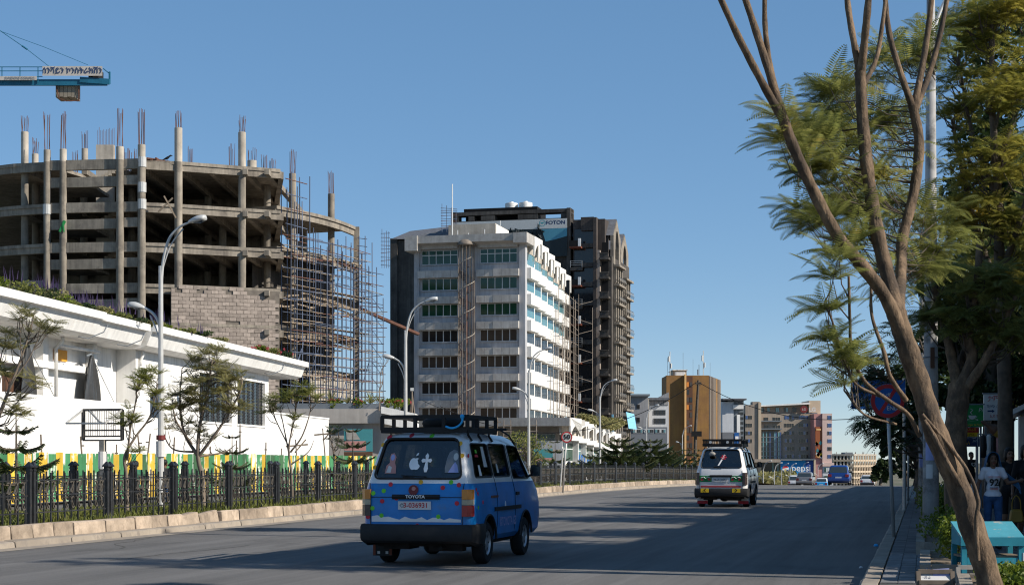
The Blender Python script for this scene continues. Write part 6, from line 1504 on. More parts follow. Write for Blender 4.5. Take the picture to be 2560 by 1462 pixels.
    # wiper
    q = MB(); q.tube([(.05, ry(1.29)-.02, 1.28), (-.22, ry(1.30)-.03, 1.315)], .012, 5); q.tube([(-.25, ry(1.32)-.012, 1.33), (.15, ry(1.30)-.015, 1.31)], .009, 5); q.build('wiper', 'black', T)
    return T, ry
def rear_disc(T, nm, m, x, z, r, y=None):
    q = MB(); n = 14; yy = vrear(z) if y is None else y; sl_ = (vrear(z+.02)-vrear(z-.02))/.04
    q.add([(x+r*math.cos(2*PI*k/n), yy-.007+r*math.sin(2*PI*k/n)*sl_, z+r*math.sin(2*PI*k/n)) for k in range(n)]+[(x+r*math.cos(2*PI*k/n), yy+.004+r*math.sin(2*PI*k/n)*sl_, z+r*math.sin(2*PI*k/n)) for k in range(n)], [tuple(range(n)), tuple(range(2*n-1, n-1, -1))]+[(k, (k+1) % n, n+(k+1) % n, n+k) for k in range(n)]); return q.build(nm, m, T)
V1, ry = van('old blue and white minibus with coloured dot stickers and a black roof rack', (-1.40, 23.75, 0), -TH, 'blue', 'minibuses on the road')
for c, dots in (('dotred', [(-.62, 1.895), (-.20, 1.925), (-.40, 1.20), (.40, 1.155), (.64, 1.195), (-.52, .955), (.62, .93), (-.74, .725), (.02, .60), (.66, .585), (-.30, 1.0)]),
                ('dotgreen', [(.12, 1.915), (-.50, 1.105), (.52, 1.235), (-.84, 1.06) if False else (-.66, 1.07), (-.53, .745), (.34, .735), (-.67, .85)]), ('dotyellow', [(.06, 1.235), (.60, 1.80), (.66, 1.62), (-.61, 1.78), (-.70, 1.45)])):
    for x, z in dots:
        xm = vside(z)-.07
        rear_disc(V1, 'dot_sticker', c, max(-xm, min(xm, x)), z, .033)
for c, x_, z in (('dotred', .30, 1.62), ('dotred', .32, 1.12), ('dotred', .36, 1.06), ('dotgreen', .35, .86), ('dotred', .28, .60), ('dotred', .62, .93), ('white', 1.95, .85)):
    q = MB(); n = 12; q.add([(vside(z)+.005, x_+.03*math.cos(2*PI*k/n), z+(.03 if c != 'white' else .07)*math.sin(2*PI*k/n)) for k in range(n)]+[(vside(z)-.003, x_+.03*math.cos(2*PI*k/n), z+(.03 if c != 'white' else .07)*math.sin(2*PI*k/n)) for k in range(n)], [tuple(range(n)), tuple(range(2*n-1, n-1, -1))]+[(k, (k+1) % n, n+(k+1) % n, n+k) for k in range(n)]); q.build('dot_sticker', c, V1)
def win_sticker(nm, m, poly, d=0.):
    q = MB(); n = len(poly); q.add([(a, ry(b_)+.018-d, b_) for a, b_ in poly]+[(a, ry(b_)+.022-d, b_) for a, b_ in poly], [tuple(range(n)), tuple(range(2*n-1, n-1, -1))]); return q.build(nm, m, V1)
el = lambda cx, cz, rx, rz_, n=16, a0=0, a1=2*PI: [(cx+rx*math.cos(a0+(a1-a0)*k/n), cz+rz_*math.sin(a0+(a1-a0)*k/n)) for k in range(n)]
# pale portrait stickers (generic busts), fruit emblem, ornate cross
win_sticker('bust_sticker', 'pinkprint', [(-.52, 1.36), (-.35, 1.36), (-.36, 1.46), (-.385, 1.52), (-.37, 1.60), (-.41, 1.66), (-.46, 1.65), (-.475, 1.58), (-.46, 1.52), (-.51, 1.47)]); win_sticker('bust_face', 'lilac', el(-.425, 1.595, .03, .045), .003); win_sticker('bust_shawl', 'pale', [(-.50, 1.37), (-.43, 1.37), (-.42, 1.45), (-.47, 1.48)], .003)
win_sticker('bust_sticker', 'greytext', [(.40, 1.37), (.62, 1.37), (.63, 1.50), (.60, 1.62), (.56, 1.69), (.50, 1.71), (.44, 1.67), (.41, 1.58), (.395, 1.45)]); win_sticker('bust_face', 'pale', el(.545, 1.605, .038, .055), .003); win_sticker('bust_shirt', 'lilac', [(.45, 1.375), (.61, 1.375), (.58, 1.48), (.54, 1.53), (.50, 1.47)], .003)
ap = el(-.075, 1.50, .085, .10, 20); ap = [(a, b_) if not (a > -.02 and 1.47 < b_ < 1.56) else (a-.035, b_) for a, b_ in ap]; ap = [(a, b_-.02*math.exp(-((a+.075)/.03)**2)*(1 if b_ > 1.5 else -1)) for a, b_ in ap]
win_sticker('fruit_emblem', 'white', ap); win_sticker('emblem_leaf', 'white', [(-.07, 1.615), (-.035, 1.63), (-.03, 1.665), (-.06, 1.65)])
win_sticker('cross_sticker', 'white', [(.085, 1.38), (.12, 1.38), (.135, 1.43), (.118, 1.53), (.165, 1.52), (.185, 1.55), (.165, 1.58), (.12, 1.57), (.13, 1.62), (.103, 1.66), (.075, 1.62), (.086, 1.57), (.04, 1.58), (.02, 1.55), (.04, 1.52), (.088, 1.53), (.07, 1.43)])
rear_disc(V1, 'face_sticker', 'darkred', -.04, 1.12, .075, 0); rear_disc(V1, 'face_sticker', 'pinkprint', -.035, 1.14, .03, -.004)
# white peeled strip under the tailgate, side lettering, stickers on the side glass
q = MB(); pts = [(-.68, .655)]+[(-.68+1.36*k/16, .70+.02*math.sin(k*2.3)+.02*rnd.random()+(.03 if k < 3 else 0)) for k in range(17)]+[(.68, .655)]; n = len(pts); q.add([(a, -.006, b_) for a, b_ in pts]+[(a, .003, b_) for a, b_ in pts], [tuple(range(n)), tuple(range(2*n-1, n-1, -1))]+[(i, (i+1) % n, n+(i+1) % n, n+i) for i in range(n)]); q.build('white_strip', 'vanwhite', V1)
text('©TOYOTA GS', .19, 'lilac', V1, (.852, 2.1, .60), (PI/2, 0, PI/2), name='side_lettering', sx=.85, bold=.02)
for m, y, z0, z1, w in (('white', .80, 1.32, 1.48, .07), ('pale', 1.18, 1.45, 1.76, .10), ('dotred', .78, 1.60, 1.64, .10), ('dotgreen', .80, 1.66, 1.71, .06), ('pale', 1.85, 1.36, 1.5, .06)):
    q = MB(); xx = lambda z: .775-(z-1.30)*.225+.0; q.add([(xx(z)-.008, yy, z) for yy, z in ((y-w, z0), (y+w, z0), (y+w*.7, z1), (y-w*.7, z1))], [(0, 1, 2, 3)]); q.build('glass_sticker', m, V1)
q = MB(); q.box(.849, .853, .42, .60, .52, .60); q.build('corner_sticker', 'white', V1)
for sg in (-1,):
    q = MB(); q.box(-.86, -.56, .58, .61, .12, .42); mf = q.build('mud_flap', 'rubberblack', V1); q = MB(); q.box(-.86, -.82, .572, .579, .13, .40); q.box(-.60, -.56, .572, .579, .13, .40); q.build('flap_edge', 'rustred', mf); q = MB(); q.box(-.79, -.75, .572, .579, .15, .19); q.box(-.66, -.62, .572, .579, .15, .19); q.build('flap_mark', 'pale', mf)
# roof rack
def rack(T, hw, y0, y1, z0, z1, kind):
    rk_ = link('roof_rack', None, T, (0, 0, 0))
    q = MB(); th = .045
    for z in (z0, z1):
        for a, b_ in (((-hw, y0, z), (hw, y0, z)), ((-hw, y1, z), (hw, y1, z)), ((-hw, y0, z), (-hw, y1, z)), ((hw, y0, z), (hw, y1, z))): q.bar(a, b_, th, .05 if z == z1 else .085)
    q.build('frame', 'black', rk_)
    if kind == 'blue': posts = [(x, y) for x in (-hw, -hw*.22, hw*.45, hw) for y in (y0, y1)]+[(x, y) for x in (-hw, hw) for y in (y0+.55, y0+1.1)]
    else: posts = [(-hw+2*hw*i/13, y) for i in range(14) for y in (y0, y1)]+[(x, y0+(y1-y0)*i/12) for i in range(13) for x in (-hw, hw)]
    for x, y in posts: q = MB(); q.bar((x, y, z0), (x, y, z1), .05 if kind == 'blue' else .018); q.build('post', 'black', rk_)
    q = MB()
    for i in range(7): y = y0+(y1-y0)*(i+.5)/7; q.box(-hw, hw, y-.05, y+.05, z0-.02, z0+.015)
    q.build('floor_slat', 'woodpole' if kind == 'blue' else 'black', rk_)
    for y in (y0+.25, (y0+y1)/2, y1-.2):
        for sg in (-1, 1): q = MB(); q.tube([(sg*(hw-.05), y, z0-.02), (sg*.60, y, 1.93), (sg*.66, y, 1.84)], .018, 6); q.build('foot', 'black', rk_)
    return rk_
rack(V1, .66, .42, 2.05, 2.0, 2.20, 'blue')
q = MB(); q.bar((-.6, 2.5, 2.06), (.72, 2.5, 2.04), .04); q.tube([(.6, 2.5, 2.04), (.66, 2.9, 1.95), (.69, 3.15, 1.80)], .014, 5); q.build('front_bar', 'black', V1)
sp = thing('spare_tyre', 'black spare tyre lying on the minibus roof rack', 'tyre', V1.matrix_basis @ Vector((.16, .85, 2.10)) if False else Vector(V1.location)+Matrix.Rotation(-TH, 3, 'Z') @ Vector((.16, .85, 2.02)), 0)
q = MB(); q.loft([[((.22+.10*math.cos(b_))*math.cos(a), (.22+.10*math.cos(b_))*math.sin(a), .085+.085*math.sin(b_)) for b_ in [2*PI*j/10 for j in range(10)]] for a in [2*PI*k/20 for k in range(21)]], caps=False); q.build('tread', 'tyre', sp, smooth=True)
q = MB(); q.loft([[(r*math.cos(2*PI*k/16), r*math.sin(2*PI*k/16), z) for k in range(16)] for r, z in ((.14, .04), (.14, .12), (.05, .10))]); q.build('rim', 'rust', sp)
rp_ = thing('blue_rope', 'bright blue plastic rope knotted on the roof rack', 'rope', Vector(V1.location)+Matrix.Rotation(-TH, 3, 'Z') @ Vector((.55, .38, 2.20)), -TH)
q = MB(); q.tube(catmull([(.05, -.04, .015), (.055, -.045, -.07), (.0, -.045, -.14), (-.10, -.045, -.175), (-.2, -.045, -.15)], 5), [.016]*21, 7); q.build('strand', 'rope', rp_, smooth=True); q = MB(); q.loft([[(.05+.032*s_*math.cos(a), -.03+.04*s_*math.sin(a), z) for a in [2*PI*k/8 for k in range(8)]] for s_, z in ((.4, -.04), (1, -.02), (1, .012), (.3, .03))]); q.build('knot', 'rope', rp_, smooth=True)
# ---- white minibus
V2, _ = van('white minibus with green painted panels, yellow chevrons and wire roof rack', (6.80, 53.0, 0), -TH+.01, 'white', 'minibuses on the road')
rack(V2, .62, .35, 2.6, 2.03, 2.20, 'white')
for x0, x1 in ((-.69, -.30), (.30, .69)):
    q = MB(); q.box(x0, x1, -.010, .004, .83, 1.03); gp = q.build('green_panel', 'green', V2)
    for x in (x0+.08, x1-.08): q = MB(); q.add([(x+.05*math.cos(2*PI*k/10), -.013, .91+.04*math.sin(2*PI*k/10)) for k in range(10)], [tuple(range(10))]); q.build('red_motif', 'platered', gp)
    q = MB(); q.tube([(x0+.04, -.014, .96), ((x0+x1)/2-.06, -.014, .99), ((x0+x1)/2, -.014, .94), ((x0+x1)/2+.06, -.014, .99), (x1-.04, -.014, .96)], .010, 4); q.build('white_scroll', 'white', gp)
q = MB(); q.box(-.66, .66, -.012, .002, .655, .70); q.build('red_stripe', 'signred', V2)
for sg in (-1, 1):
    q = MB(); q.box(*sorted((sg*.38, sg*.64)), -.145, -.135, .49, .62); ch = q.build('chevron_plate', 'yellow', V2); q = MB(); q.add([(sg*a, -.15, b_) for a, b_ in ((.46, .50), (.50, .50), (.55, .555), (.50, .61), (.46, .61), (.51, .555))], [(0, 1, 2, 5), (5, 2, 3, 4)]); q.build('chevron', 'black', ch)
    q = MB(); q.box(*sorted((sg*.50, sg*.84)), .58, .61, .10, .44); mf = q.build('mud_flap', 'whitewall', V2); q = MB(); q.box(*sorted((sg*.50, sg*.84)), .572, .579, .10, .20); q.build('red_band', 'pepsired', mf)
    q = MB(); q.tube([(sg*.28-.1, .30, 2.12), (sg*.28-.1, .36, 2.12)], .045, 12); q.build('rack_lamp', 'lampglass', V2)
q = MB(); q.box(-.05, .32, .33, .40, 2.05, 2.18); q.build('rack_board', 'black', V2)
q = MB(); q.loft([[(-.30+.11*s_*math.cos(a), ry(1.75)-.12+d, 1.74+.07*s_*math.sin(a)) for a in [2*PI*k/12 for k in range(12)]] for s_, d in ((.6, .03), (1, 0), (.9, -.03), (.3, -.05))]); q.tube([(-.32, ry(1.85)-.02, 1.88), (-.31, ry(1.8)-.11, 1.79)], .012, 5); q.build('parking_mirror', 'greyboard', V2, smooth=True)
q = MB(); q.add([(a, ry(b_)+.012, b_) for a, b_ in ((-.12, 1.36), (-.07, 1.36), (.13, 1.70), (.08, 1.72))], [(0, 1, 2, 3)]); rb = q.build('ribbon', 'white', V2); q = MB()
for k in range(6): a = k*PI/3; q.add([(.07, ry(1.63)+.008, 1.63), (.07+.10*math.cos(a-.25), ry(1.63+.08*math.sin(a-.25))+.008, 1.63+.08*math.sin(a-.25)), (.07+.10*math.cos(a+.25), ry(1.63+.08*math.sin(a+.25))+.008, 1.63+.08*math.sin(a+.25))], [(0, 1, 2)])
q.build('rosette', 'pepsired', rb)
# ---------------------------------------------------------------- cars near the crest
def car(name, label, px, Y, paint, W=1.66, L=4.2, Hh=1.42, kind='sedan', roof=None, rz=0., lamp='tailred', low='rubberblack', group='cars near the crest of the road'):
    X = (px-PCX)*Y/FOC; s_ = X*US+Y*UC; T = thing(name, label, 'car', (X, Y, zr(s_)), -TH+rz, group); w = W/2
    hatch = kind == 'hatch'; deck = .92 if hatch else .90
    secs = [(.24, w*.88, .10, L-.12, .2), (.34, w*.97, .03, L-.04, .22), (.55, w, .0, L, .25), (.72, w*.985, .02, L-.05, .25), (deck, w*.94, .07, L-.45 if hatch else L-.2, .22), (deck+.02, w*.90, .12, L-.6 if hatch else L-.3, .2)]
    base = tmpobj(MB().loft([rrect(a, y0, y1, r, z) for z, a, y0, y1, r in secs]), paint); cut = []
    for yw in (.78, L-.80):
        pts = [(yw+.34*math.cos(a), max(.15, .29+.34*math.sin(a))) for a in [2*PI*k/18 for k in range(18)]]
        for x0, x1 in ((-1.2, -w+.24), (w-.24, 1.2)): cut.append(tmpobj(xprism(pts, x0, x1), 'underbody'))
    me = boolean(base, cut); me.polygons.foreach_set('use_smooth', [True]*len(me.polygons)); bm = bmesh.new(); bm.from_mesh(me)
    for e in bm.edges:
        if len(e.link_faces) != 2 or e.calc_face_angle(0) > .55: e.smooth = False
    bm.to_mesh(me); bm.free(); link('body', me, T)
    r0, f0 = (.10, L-1.25) if hatch else (.62, L-1.15); r1, f1 = (.52, L-2.0) if hatch else (1.15, L-1.85); z0, z1 = deck, Hh
    q = MB(); q.loft([rrect(w*.90, r0, f0, .15, z0), rrect(w*.82, r0+(r1-r0)*.7, f0+(f1-f0)*.7, .15, z0+(z1-z0)*.75), rrect(w*.74, r1, f1, .16, z1-.04), rrect(w*.62, r1+.15, f1-.12, .15, z1)]); q.build('cabin', roof or paint, T, smooth=True, auto=.6)
    g = lambda u: r0+(r1-r0)*u
    za, zb = z0+.05, z0+(z1-z0)*.80; ua, ub = (.05/(z1-z0)), .80*.97
    q = MB(); ya, yb = g(ua*.93)-.012, g(ub*.93)-.02; q.add([(-w*.80, ya, za), (w*.80, ya, za), (w*.70, yb, zb), (-w*.70, yb, zb)], [(0, 1, 2, 3)]); q.build('rear_window', 'carglass', T)
    for sg in (-1, 1):
        for y0_, y1_ in ((r1+.05, (r1+f1)/2-.03), ((r1+f1)/2+.03, f1+.25)):
            q = MB(); q.add([(sg*(w*.885+.012), y0_-.18 if y0_ < r1+.1 else y0_, za), (sg*(w*.885+.012), y1_+.1, za), (sg*(w*.80+.012), y1_-.08, zb), (sg*(w*.80+.012), y0_, zb)], [(0, 1, 2, 3)]); q.build('side_window', 'carglass', T)
        q = MB(); zl = (.60, .82) if not hatch else (.66, .86); x0, x1 = sorted((sg*w*.62, sg*w*.93)); q.box(x0, x1, -.005, .12, *zl); q.build('tail_lamp', lamp, T)
        q = MB(); q.loft([[(sg*(w*.86+.02+.09*u_), f1+.55+.06*math.cos(a), z0+.10+.06*math.sin(a)) for a in [2*PI*k/8 for k in range(8)]] for u_ in (0, 1, 2)]); q.build('mirror', 'rubberblack', T)
        for yw in (.78, L-.80): wheel(T, sg*(w-.10), yw, .29, .17, flip=sg)
    q = MB(); q.loft([[(x, y-.05, z) for y, z in ((.04, .30), (-.03, .36), (-.03, .50), (.04, .54))] for x in (-w*.96, -w*.8, w*.8, w*.96)]); q.build('bumper', low, T)
    q = MB(); q.box(-.24, .24, -.012, .02, .56, .67); q.build('number_plate', 'paper', T)
    q = MB(); q.box(-w*.8, w*.8, .3, L-.4, .16, .27); q.build('underbody', 'underbody', T)
    return T
car('blue_hatchback', 'deep blue hatchback with dark windows cresting the road', 2096, 126, 'carblue', 1.70, 3.8, 1.55, 'hatch', low='carblue')
car('silver_sedan', 'dark silver saloon with dark red tail lamps below the drink hoarding', 2010, 168, 'carsilver', 1.74, 4.5, 1.45, lamp='darkred', low='carsilver')
car('white_sedan', 'old boxy white saloon with black bumper beside the roadside trees', 2168, 182, 'white_paint', 1.62, 4.0, 1.38)
tx = car('blue_white_taxi', 'light blue taxi with white roof and roof rack dipping beyond the crest', 2053, 205, 'carcyan', 1.62, 4.0, 1.42, roof='white_paint', low='carcyan')
q = MB()
for y in (1.3, 2.0): q.bar((-.5, y, 1.50), (.5, y, 1.50), .05)
for x in (-.5, .5): q.bar((x, 1.2, 1.52), (x, 2.1, 1.52), .05)
q.build('roof_rack', 'woodpole', tx)
pk = car('white_pickup', 'white car with red lamp half hidden behind the silver saloon', 1986, 196, 'white_paint', 1.66, 4.4, 1.55)
# ================================================================ right side: buildings that shade the street, far tower
def row_house(name, label, s0, s1, t0, h, m):
    T = thing(name, label, 'building', R(s0, t0, .1), -TH); L = s1-s0
    MB().box(0, 14, 0, L, -.5, h).build('wall', m, T); MB().box(-.15, 14.1, -.1, L+.1, h+.003, h+.35).build('parapet', 'concpale', T)
    for f in range(int(h//3.1)):
        for i in range(int(L//3)): MB().box(-.06, -.004, .7+i*3, 2.3+i*3, 1.1+f*3.1, 2.5+f*3.1).build('window', 'darkglass', T)
    return T
row_house('shop_building', 'three-storey rendered shop building along the shaded footway', 21.65, 27.6, 6.0, 10.3, 'greywall')
row_house('shop_building', 'lower shop building further along the shaded footway', 27.9, 52, 6.0, 6.9, 'beige')
row_house('shop_building', 'long single-storey shop row at the far end of the footway', 52.4, 112, 6.0, 6.0, 'greywall')
# ================================================================ footway trees
lb = P(2485, 1500, 14.5); lb.z = .1
R1 = tree_from('leaning_tree', 'big leaning smooth-barked tree with forked limbs beside the blue stand', lb,
 [([(2500, 1590, 0), (2470, 1440, 0), (2428, 1310, 0), (2385, 1190, 0), (2335, 1070, 0), (2300, 960, .1), (2262, 850, .1), (2240, 780, .1)], .116, .086),
  ([(2262, 850, .1), (2215, 745, 0), (2160, 670, -.1), (2095, 590, -.2), (2035, 480, -.3), (1985, 370, -.4), (1953, 285, -.5)], .066, .045),
  ([(1953, 290, -.5), (1905, 205, -.6), (1845, 90, -.7), (1785, -40, -.8)], .040, .026), ([(1955, 290, -.5), (1925, 190, -.5), (1890, 80, -.5), (1850, -40, -.5)], .042, .028), ([(1940, 235, -.5), (1922, 150, -.4), (1912, 60, -.4), (1912, -40, -.4)], .030, .020),
  ([(2248, 800, .1), (2222, 700, .3), (2195, 590, .4), (2172, 450, .5), (2158, 320, .6), (2150, 180, .6)], .072, .052),
  ([(2150, 185, .6), (2135, 110, .6), (2120, 20, .7), (2115, -50, .7)], .036, .026), ([(2152, 185, .6), (2160, 110, .5), (2168, 30, .4), (2175, -50, .4)], .042, .03), ([(2158, 215, .6), (2190, 150, .8), (2205, 70, .9), (2220, -50, 1.0)], .026, .018),
  ([(2245, 790, .1), (2252, 690, .9), (2256, 600, 1.2), (2285, 480, 1.4), (2298, 360, 1.5), (2282, 265, 1.5)], .056, .047),
  ([(2282, 270, 1.5), (2250, 180, 1.5), (2222, 80, 1.5), (2210, -40, 1.5)], .036, .024), ([(2284, 270, 1.5), (2305, 170, 1.6), (2322, 60, 1.7), (2332, -40, 1.7)], .036, .026), ([(2288, 275, 1.5), (2325, 180, 1.8), (2352, 80, 1.9), (2375, -40, 2.)], .034, .024),
  ([(2300, 1090, 0), (2270, 1035, -.1), (2220, 1000, -.2), (2160, 950, -.3), (2130, 880, -.3), (2125, 800, -.3), (2122, 690, -.3)], .022, .012), ([(2265, 1000, 0), (2225, 940, -.2), (2210, 880, -.2), (2180, 790, 0), (2178, 700, .1)], .024, .012),
  ([(2200, 990, -.2), (2140, 960, -.4), (2110, 900, -.4), (2080, 800, -.4), (2060, 760, -.4)], .014, .008), ([(2240, 1060, 0), (2160, 1035, -.3), (2110, 975, -.4)], .012, .007),
  ([(2445, 1400, -.16), (2440, 1300, -.16), (2445, 1250, -.15), (2420, 1180, -.14), (2370, 1110, -.10), (2305, 1035, -.10)], .020, .016), ([(2400, 1210, -.12), (2365, 1150, -.13), (2335, 1090, -.12), (2310, 1050, -.11)], .026, .02)],
 [(2085, 230, 60, 55, 12, 1.5), (2040, 330, 70, 45, 13, .5), (2120, 330, 70, 60, 13, 1.5), (2000, 400, 40, 50, 6, 0), (2070, 430, 70, 55, 13, .6), (2030, 540, 60, 40, 8, .2), (2110, 530, 70, 60, 12, .8), (2180, 480, 60, 80, 11, 1.5), (2240, 330, 60, 90, 14, 2.2),
  (2260, 520, 70, 70, 12, 2.), (2300, 620, 60, 60, 10, 1.6), (2150, 620, 60, 40, 8, .6), (2210, 160, 60, 70, 9, 2.2), (2300, 130, 60, 90, 12, 2.6), (2230, 680, 70, 40, 8, 1.2), (2350, 560, 50, 60, 8, 1.8), (2085, 690, 18, 14, 2, -.3), (2100, 650, 20, 14, 2, -.3), (2062, 775, 22, 20, 3, -.4), (2080, 840, 22, 22, 3, -.4), (2100, 890, 25, 20, 3, -.4), (2130, 920, 30, 20, 4, -.3), (2112, 965, 10, 8, 1, -.4), (1955, 300, 25, 18, 3, -.3), (1965, 350, 25, 25, 3, -.3)],
 14.5, .36, 'leafjac', 'bark', 17, 8, 31, 'feathery trees along the footway', .30, .0055, .75, spread=1.6)
rb2 = R(27.2, .62, .1)
tree_from('footway_tree', 'smooth grey trunk tree with drooping feathery crown behind the concrete lamp pole', rb2,
 [([(2385, 1420, 0), (2392, 1300, 0), (2388, 1150, 0), (2392, 1030, 0), (2400, 960, 0)], .20, .17), ([(2398, 980, 0), (2380, 900, .2), (2370, 850, .3), (2345, 760, .4), (2330, 680, .5)], .10, .04), ([(2400, 970, 0), (2430, 900, 0), (2420, 840, 0), (2440, 740, 0), (2450, 600, 0)], .11, .05), ([(2402, 990, 0), (2450, 920, -.2), (2490, 850, -.3), (2540, 740, -.4)], .09, .04), ([(2402, 960, 0), (2410, 880, .5), (2480, 780, .8), (2490, 640, .9)], .08, .03)],
 [(2360, 720, 70, 50, 14, .3), (2440, 700, 70, 50, 14, 0), (2500, 740, 60, 50, 12, -.3), (2400, 800, 60, 40, 12, 0), (2460, 820, 70, 45, 14, 0), (2520, 840, 50, 40, 9, -.3), (2340, 800, 50, 40, 8, .4), (2480, 880, 40, 25, 6, 0)],
 26.3, .46, 'leafjac', 'bark', 14, 9, 32, 'feathery trees along the footway', .30, .014, .9)
gb_ = R(31, 2.2, .1)
tree_from('footway_tree', 'tall feathery tree with golden sunlit crown behind the footway', gb_,
 [([(2520, 1330, 0), (2515, 1150, 0), (2510, 900, 0), (2500, 700, 0), (2495, 500, 0), (2480, 250, 0), (2480, 30, 0)], .17, .04), ([(2505, 760, 0), (2450, 600, .5), (2410, 450, .8), (2380, 300, 1.)], .08, .03), ([(2500, 700, 0), (2560, 520, -.5), (2600, 350, -.6)], .08, .03), ([(2495, 500, 0), (2430, 330, .3), (2400, 170, .4)], .06, .02), ([(2490, 420, 0), (2550, 250, 0), (2580, 80, 0)], .06, .02)],
 [(2430, 90, 80, 70, 22, .3), (2520, 60, 80, 70, 22, 0), (2400, 250, 70, 80, 22, .5), (2490, 220, 80, 70, 24, 0), (2560, 200, 50, 80, 14, 0), (2430, 400, 80, 70, 24, .3), (2520, 400, 70, 70, 22, -.2), (2390, 530, 60, 60, 16, .5), (2470, 550, 80, 60, 24, 0), (2550, 580, 50, 60, 14, -.3), (2430, 650, 60, 40, 12, 0), (2530, 690, 50, 40, 10, 0), (2480, 0, 90, 50, 14, 0)],
 31, .50, 'leafgold', 'barkdark', 12, 8, 33, 'feathery trees along the footway', .30, .015, .8, spread=1.1)
ob_ = R(20.8, 2.9, .1)
tree_from('footway_tree', 'feathery tree beside the shop corner whose crown overhangs the footway', ob_,
 [([(2900, 1560, 0), (2880, 1200, 0), (2860, 800, 0), (2800, 400, 0), (2760, 100, 0)], .16, .06), ([(2860, 800, 0), (2720, 500, 0), (2640, 200, 0), (2600, -100, 0)], .09, .03), ([(2860, 700, 0), (2960, 400, 0), (3000, 0, 0)], .08, .03), ([(2800, 400, 0), (2700, 100, 0), (2660, -300, 0)], .06, .02)],
 [(2700, 100, 110, 120, 20, 0), (2640, -150, 120, 120, 20, 0), (2820, 150, 120, 120, 18, 0), (2760, -150, 140, 130, 22, 0), (2640, 330, 60, 80, 8, 0), (2900, -50, 130, 130, 20, 0), (2700, -400, 130, 100, 16, 0)],
 20.2, .45, 'leafjac', 'bark', 10, 7, 34, 'feathery trees along the footway', .30, .015, .8, spread=1.3)
def cloudtree(name, label, px, ybase, Y, lumps, leaf, size, n, group, seed, trunk=.22, bark='barkdark'):
    rg = random.Random(seed); b = P(px, ybase, Y); s_ = b.x*US+b.y*UC; b.z = .1+zr(s_); T = thing(name, label, 'tree', b, 0, group)
    tr = MB(); mb = MB(); top = P(lumps[0][0], lumps[0][1], Y)-b
    tr.tube(catmull([(0, 0, -.2), (.1, 0, top.z*.3), (top.x*.4, 0, top.z*.6), top], 4), [trunk*(1-.07*i) for i in range(13)], 8)
    for x, y, rx, ry_ in lumps:
        c = P(x, y, Y)-b+Vector((0, rg.uniform(-.5, .5), 0)); r_ = Vector((rx*Y/FOC, rx*Y/FOC*1.1, ry_*Y/FOC))
        tr.tube([(0, 0, top.z*.35), c*.6, c], [trunk*.4, trunk*.25, trunk*.1], 6)
        m = max(4, int(rx*ry_/500))
        for k in range(m):
            o = Vector((rg.uniform(-.7, .7)*r_.x, rg.uniform(-.7, .7)*r_.y, rg.uniform(-.7, .7)*r_.z)); leafcloud(mb, c+o, r_*.42, n//m, size, rg, shell=.7)
    tr.build('trunk', bark, T, smooth=True); mb.build('crown', leaf, T); return T
cloudtree('dark_tree', 'dense dark evergreen tree filling the background behind the golden tree', 2470, 1200, 48, [(2460, 300, 90, 130), (2520, 100, 110, 130), (2480, 520, 110, 120), (2440, 720, 100, 110), (2530, 800, 90, 120), (2400, 850, 80, 100), (2540, 450, 80, 140), (2350, 740, 50, 110), (2480, 950, 90, 60), (2400, 980, 60, 50), (2540, 980, 60, 60)], 'leafdark', .22, 1500, 'dark trees behind the footway', 41, .3)
cloudtree('dark_tree', 'dark bushy tree hanging over the blue direction sign', 2300, 1240, 52, [(2280, 920, 55, 70), (2235, 960, 60, 50), (2255, 1040, 50, 45), (2310, 980, 50, 60), (2200, 1030, 40, 40), (2300, 1080, 45, 40), (2330, 860, 40, 90)], 'leafdark', .20, 800, 'dark trees behind the footway', 42, .2)
cloudtree('dark_tree', 'dark rounded tree along the footway beyond the blue direction sign', 2290, 1230, 75, [(2265, 1060, 45, 35), (2240, 1080, 45, 30), (2290, 1090, 40, 35), (2225, 1110, 30, 25), (2270, 1130, 30, 25)], 'leafdark', .22, 650, 'dark trees behind the footway', 43, .16)
cloudtree('dark_tree', 'low dark tree at the footway edge near the old white saloon', 2262, 1220, 110, [(2240, 1120, 30, 22), (2215, 1130, 25, 20), (2258, 1140, 28, 22), (2235, 1160, 28, 20), (2205, 1165, 15, 14)], 'leafdark', .26, 480, 'dark trees behind the footway', 44, .14)
cloudtree('dark_tree', 'small dark tree closing the far end of the footway', 2285, 1215, 95, [(2290, 1150, 28, 30), (2270, 1175, 25, 22), (2300, 1190, 20, 20)], 'leafdark', .24, 480, 'dark trees behind the footway', 45, .14)
cloudtree('dark_tree', 'dark tree beside the distant unfinished building beyond the crest', 2200, 1212, 150, [(2203, 1150, 18, 25), (2195, 1175, 16, 20), (2212, 1185, 16, 20), (2185, 1195, 14, 14), (2225, 1180, 18, 24)], 'leafdark', .4, 420, 'dark trees behind the footway', 47, .16)
# feathery sprays of the tree over the direction sign
b = R(44, .6, .1)
tree_from('footway_tree', 'feathery tree with thin drooping branches around the blue direction sign', b, [([(2330, 1290, 0), (2322, 1180, 0), (2290, 1090, 0), (2230, 1060, 0), (2180, 1040, 0)], .09, .02), ([(2290, 1090, 0), (2250, 980, 0), (2180, 920, 0), (2140, 900, 0)], .05, .015), ([(2322, 1180, 0), (2340, 1000, 0), (2300, 850, 0)], .06, .02)],
 [(2140, 910, 45, 30, 8, 0), (2200, 930, 50, 40, 12, 0), (2165, 985, 35, 30, 7, .5), (2190, 1055, 45, 30, 10, 0), (2240, 1040, 40, 40, 10, 0), (2215, 1085, 40, 25, 8, 0), (2260, 900, 50, 50, 12, 0), (2260, 820, 50, 50, 10, 0), (2250, 1110, 35, 25, 7, 0), (2170, 1045, 25, 15, 4, 0)], 43, .50, 'leafdark', 'barkdark', 8, 6, 46, 'feathery trees along the footway', .32, .014, .9)
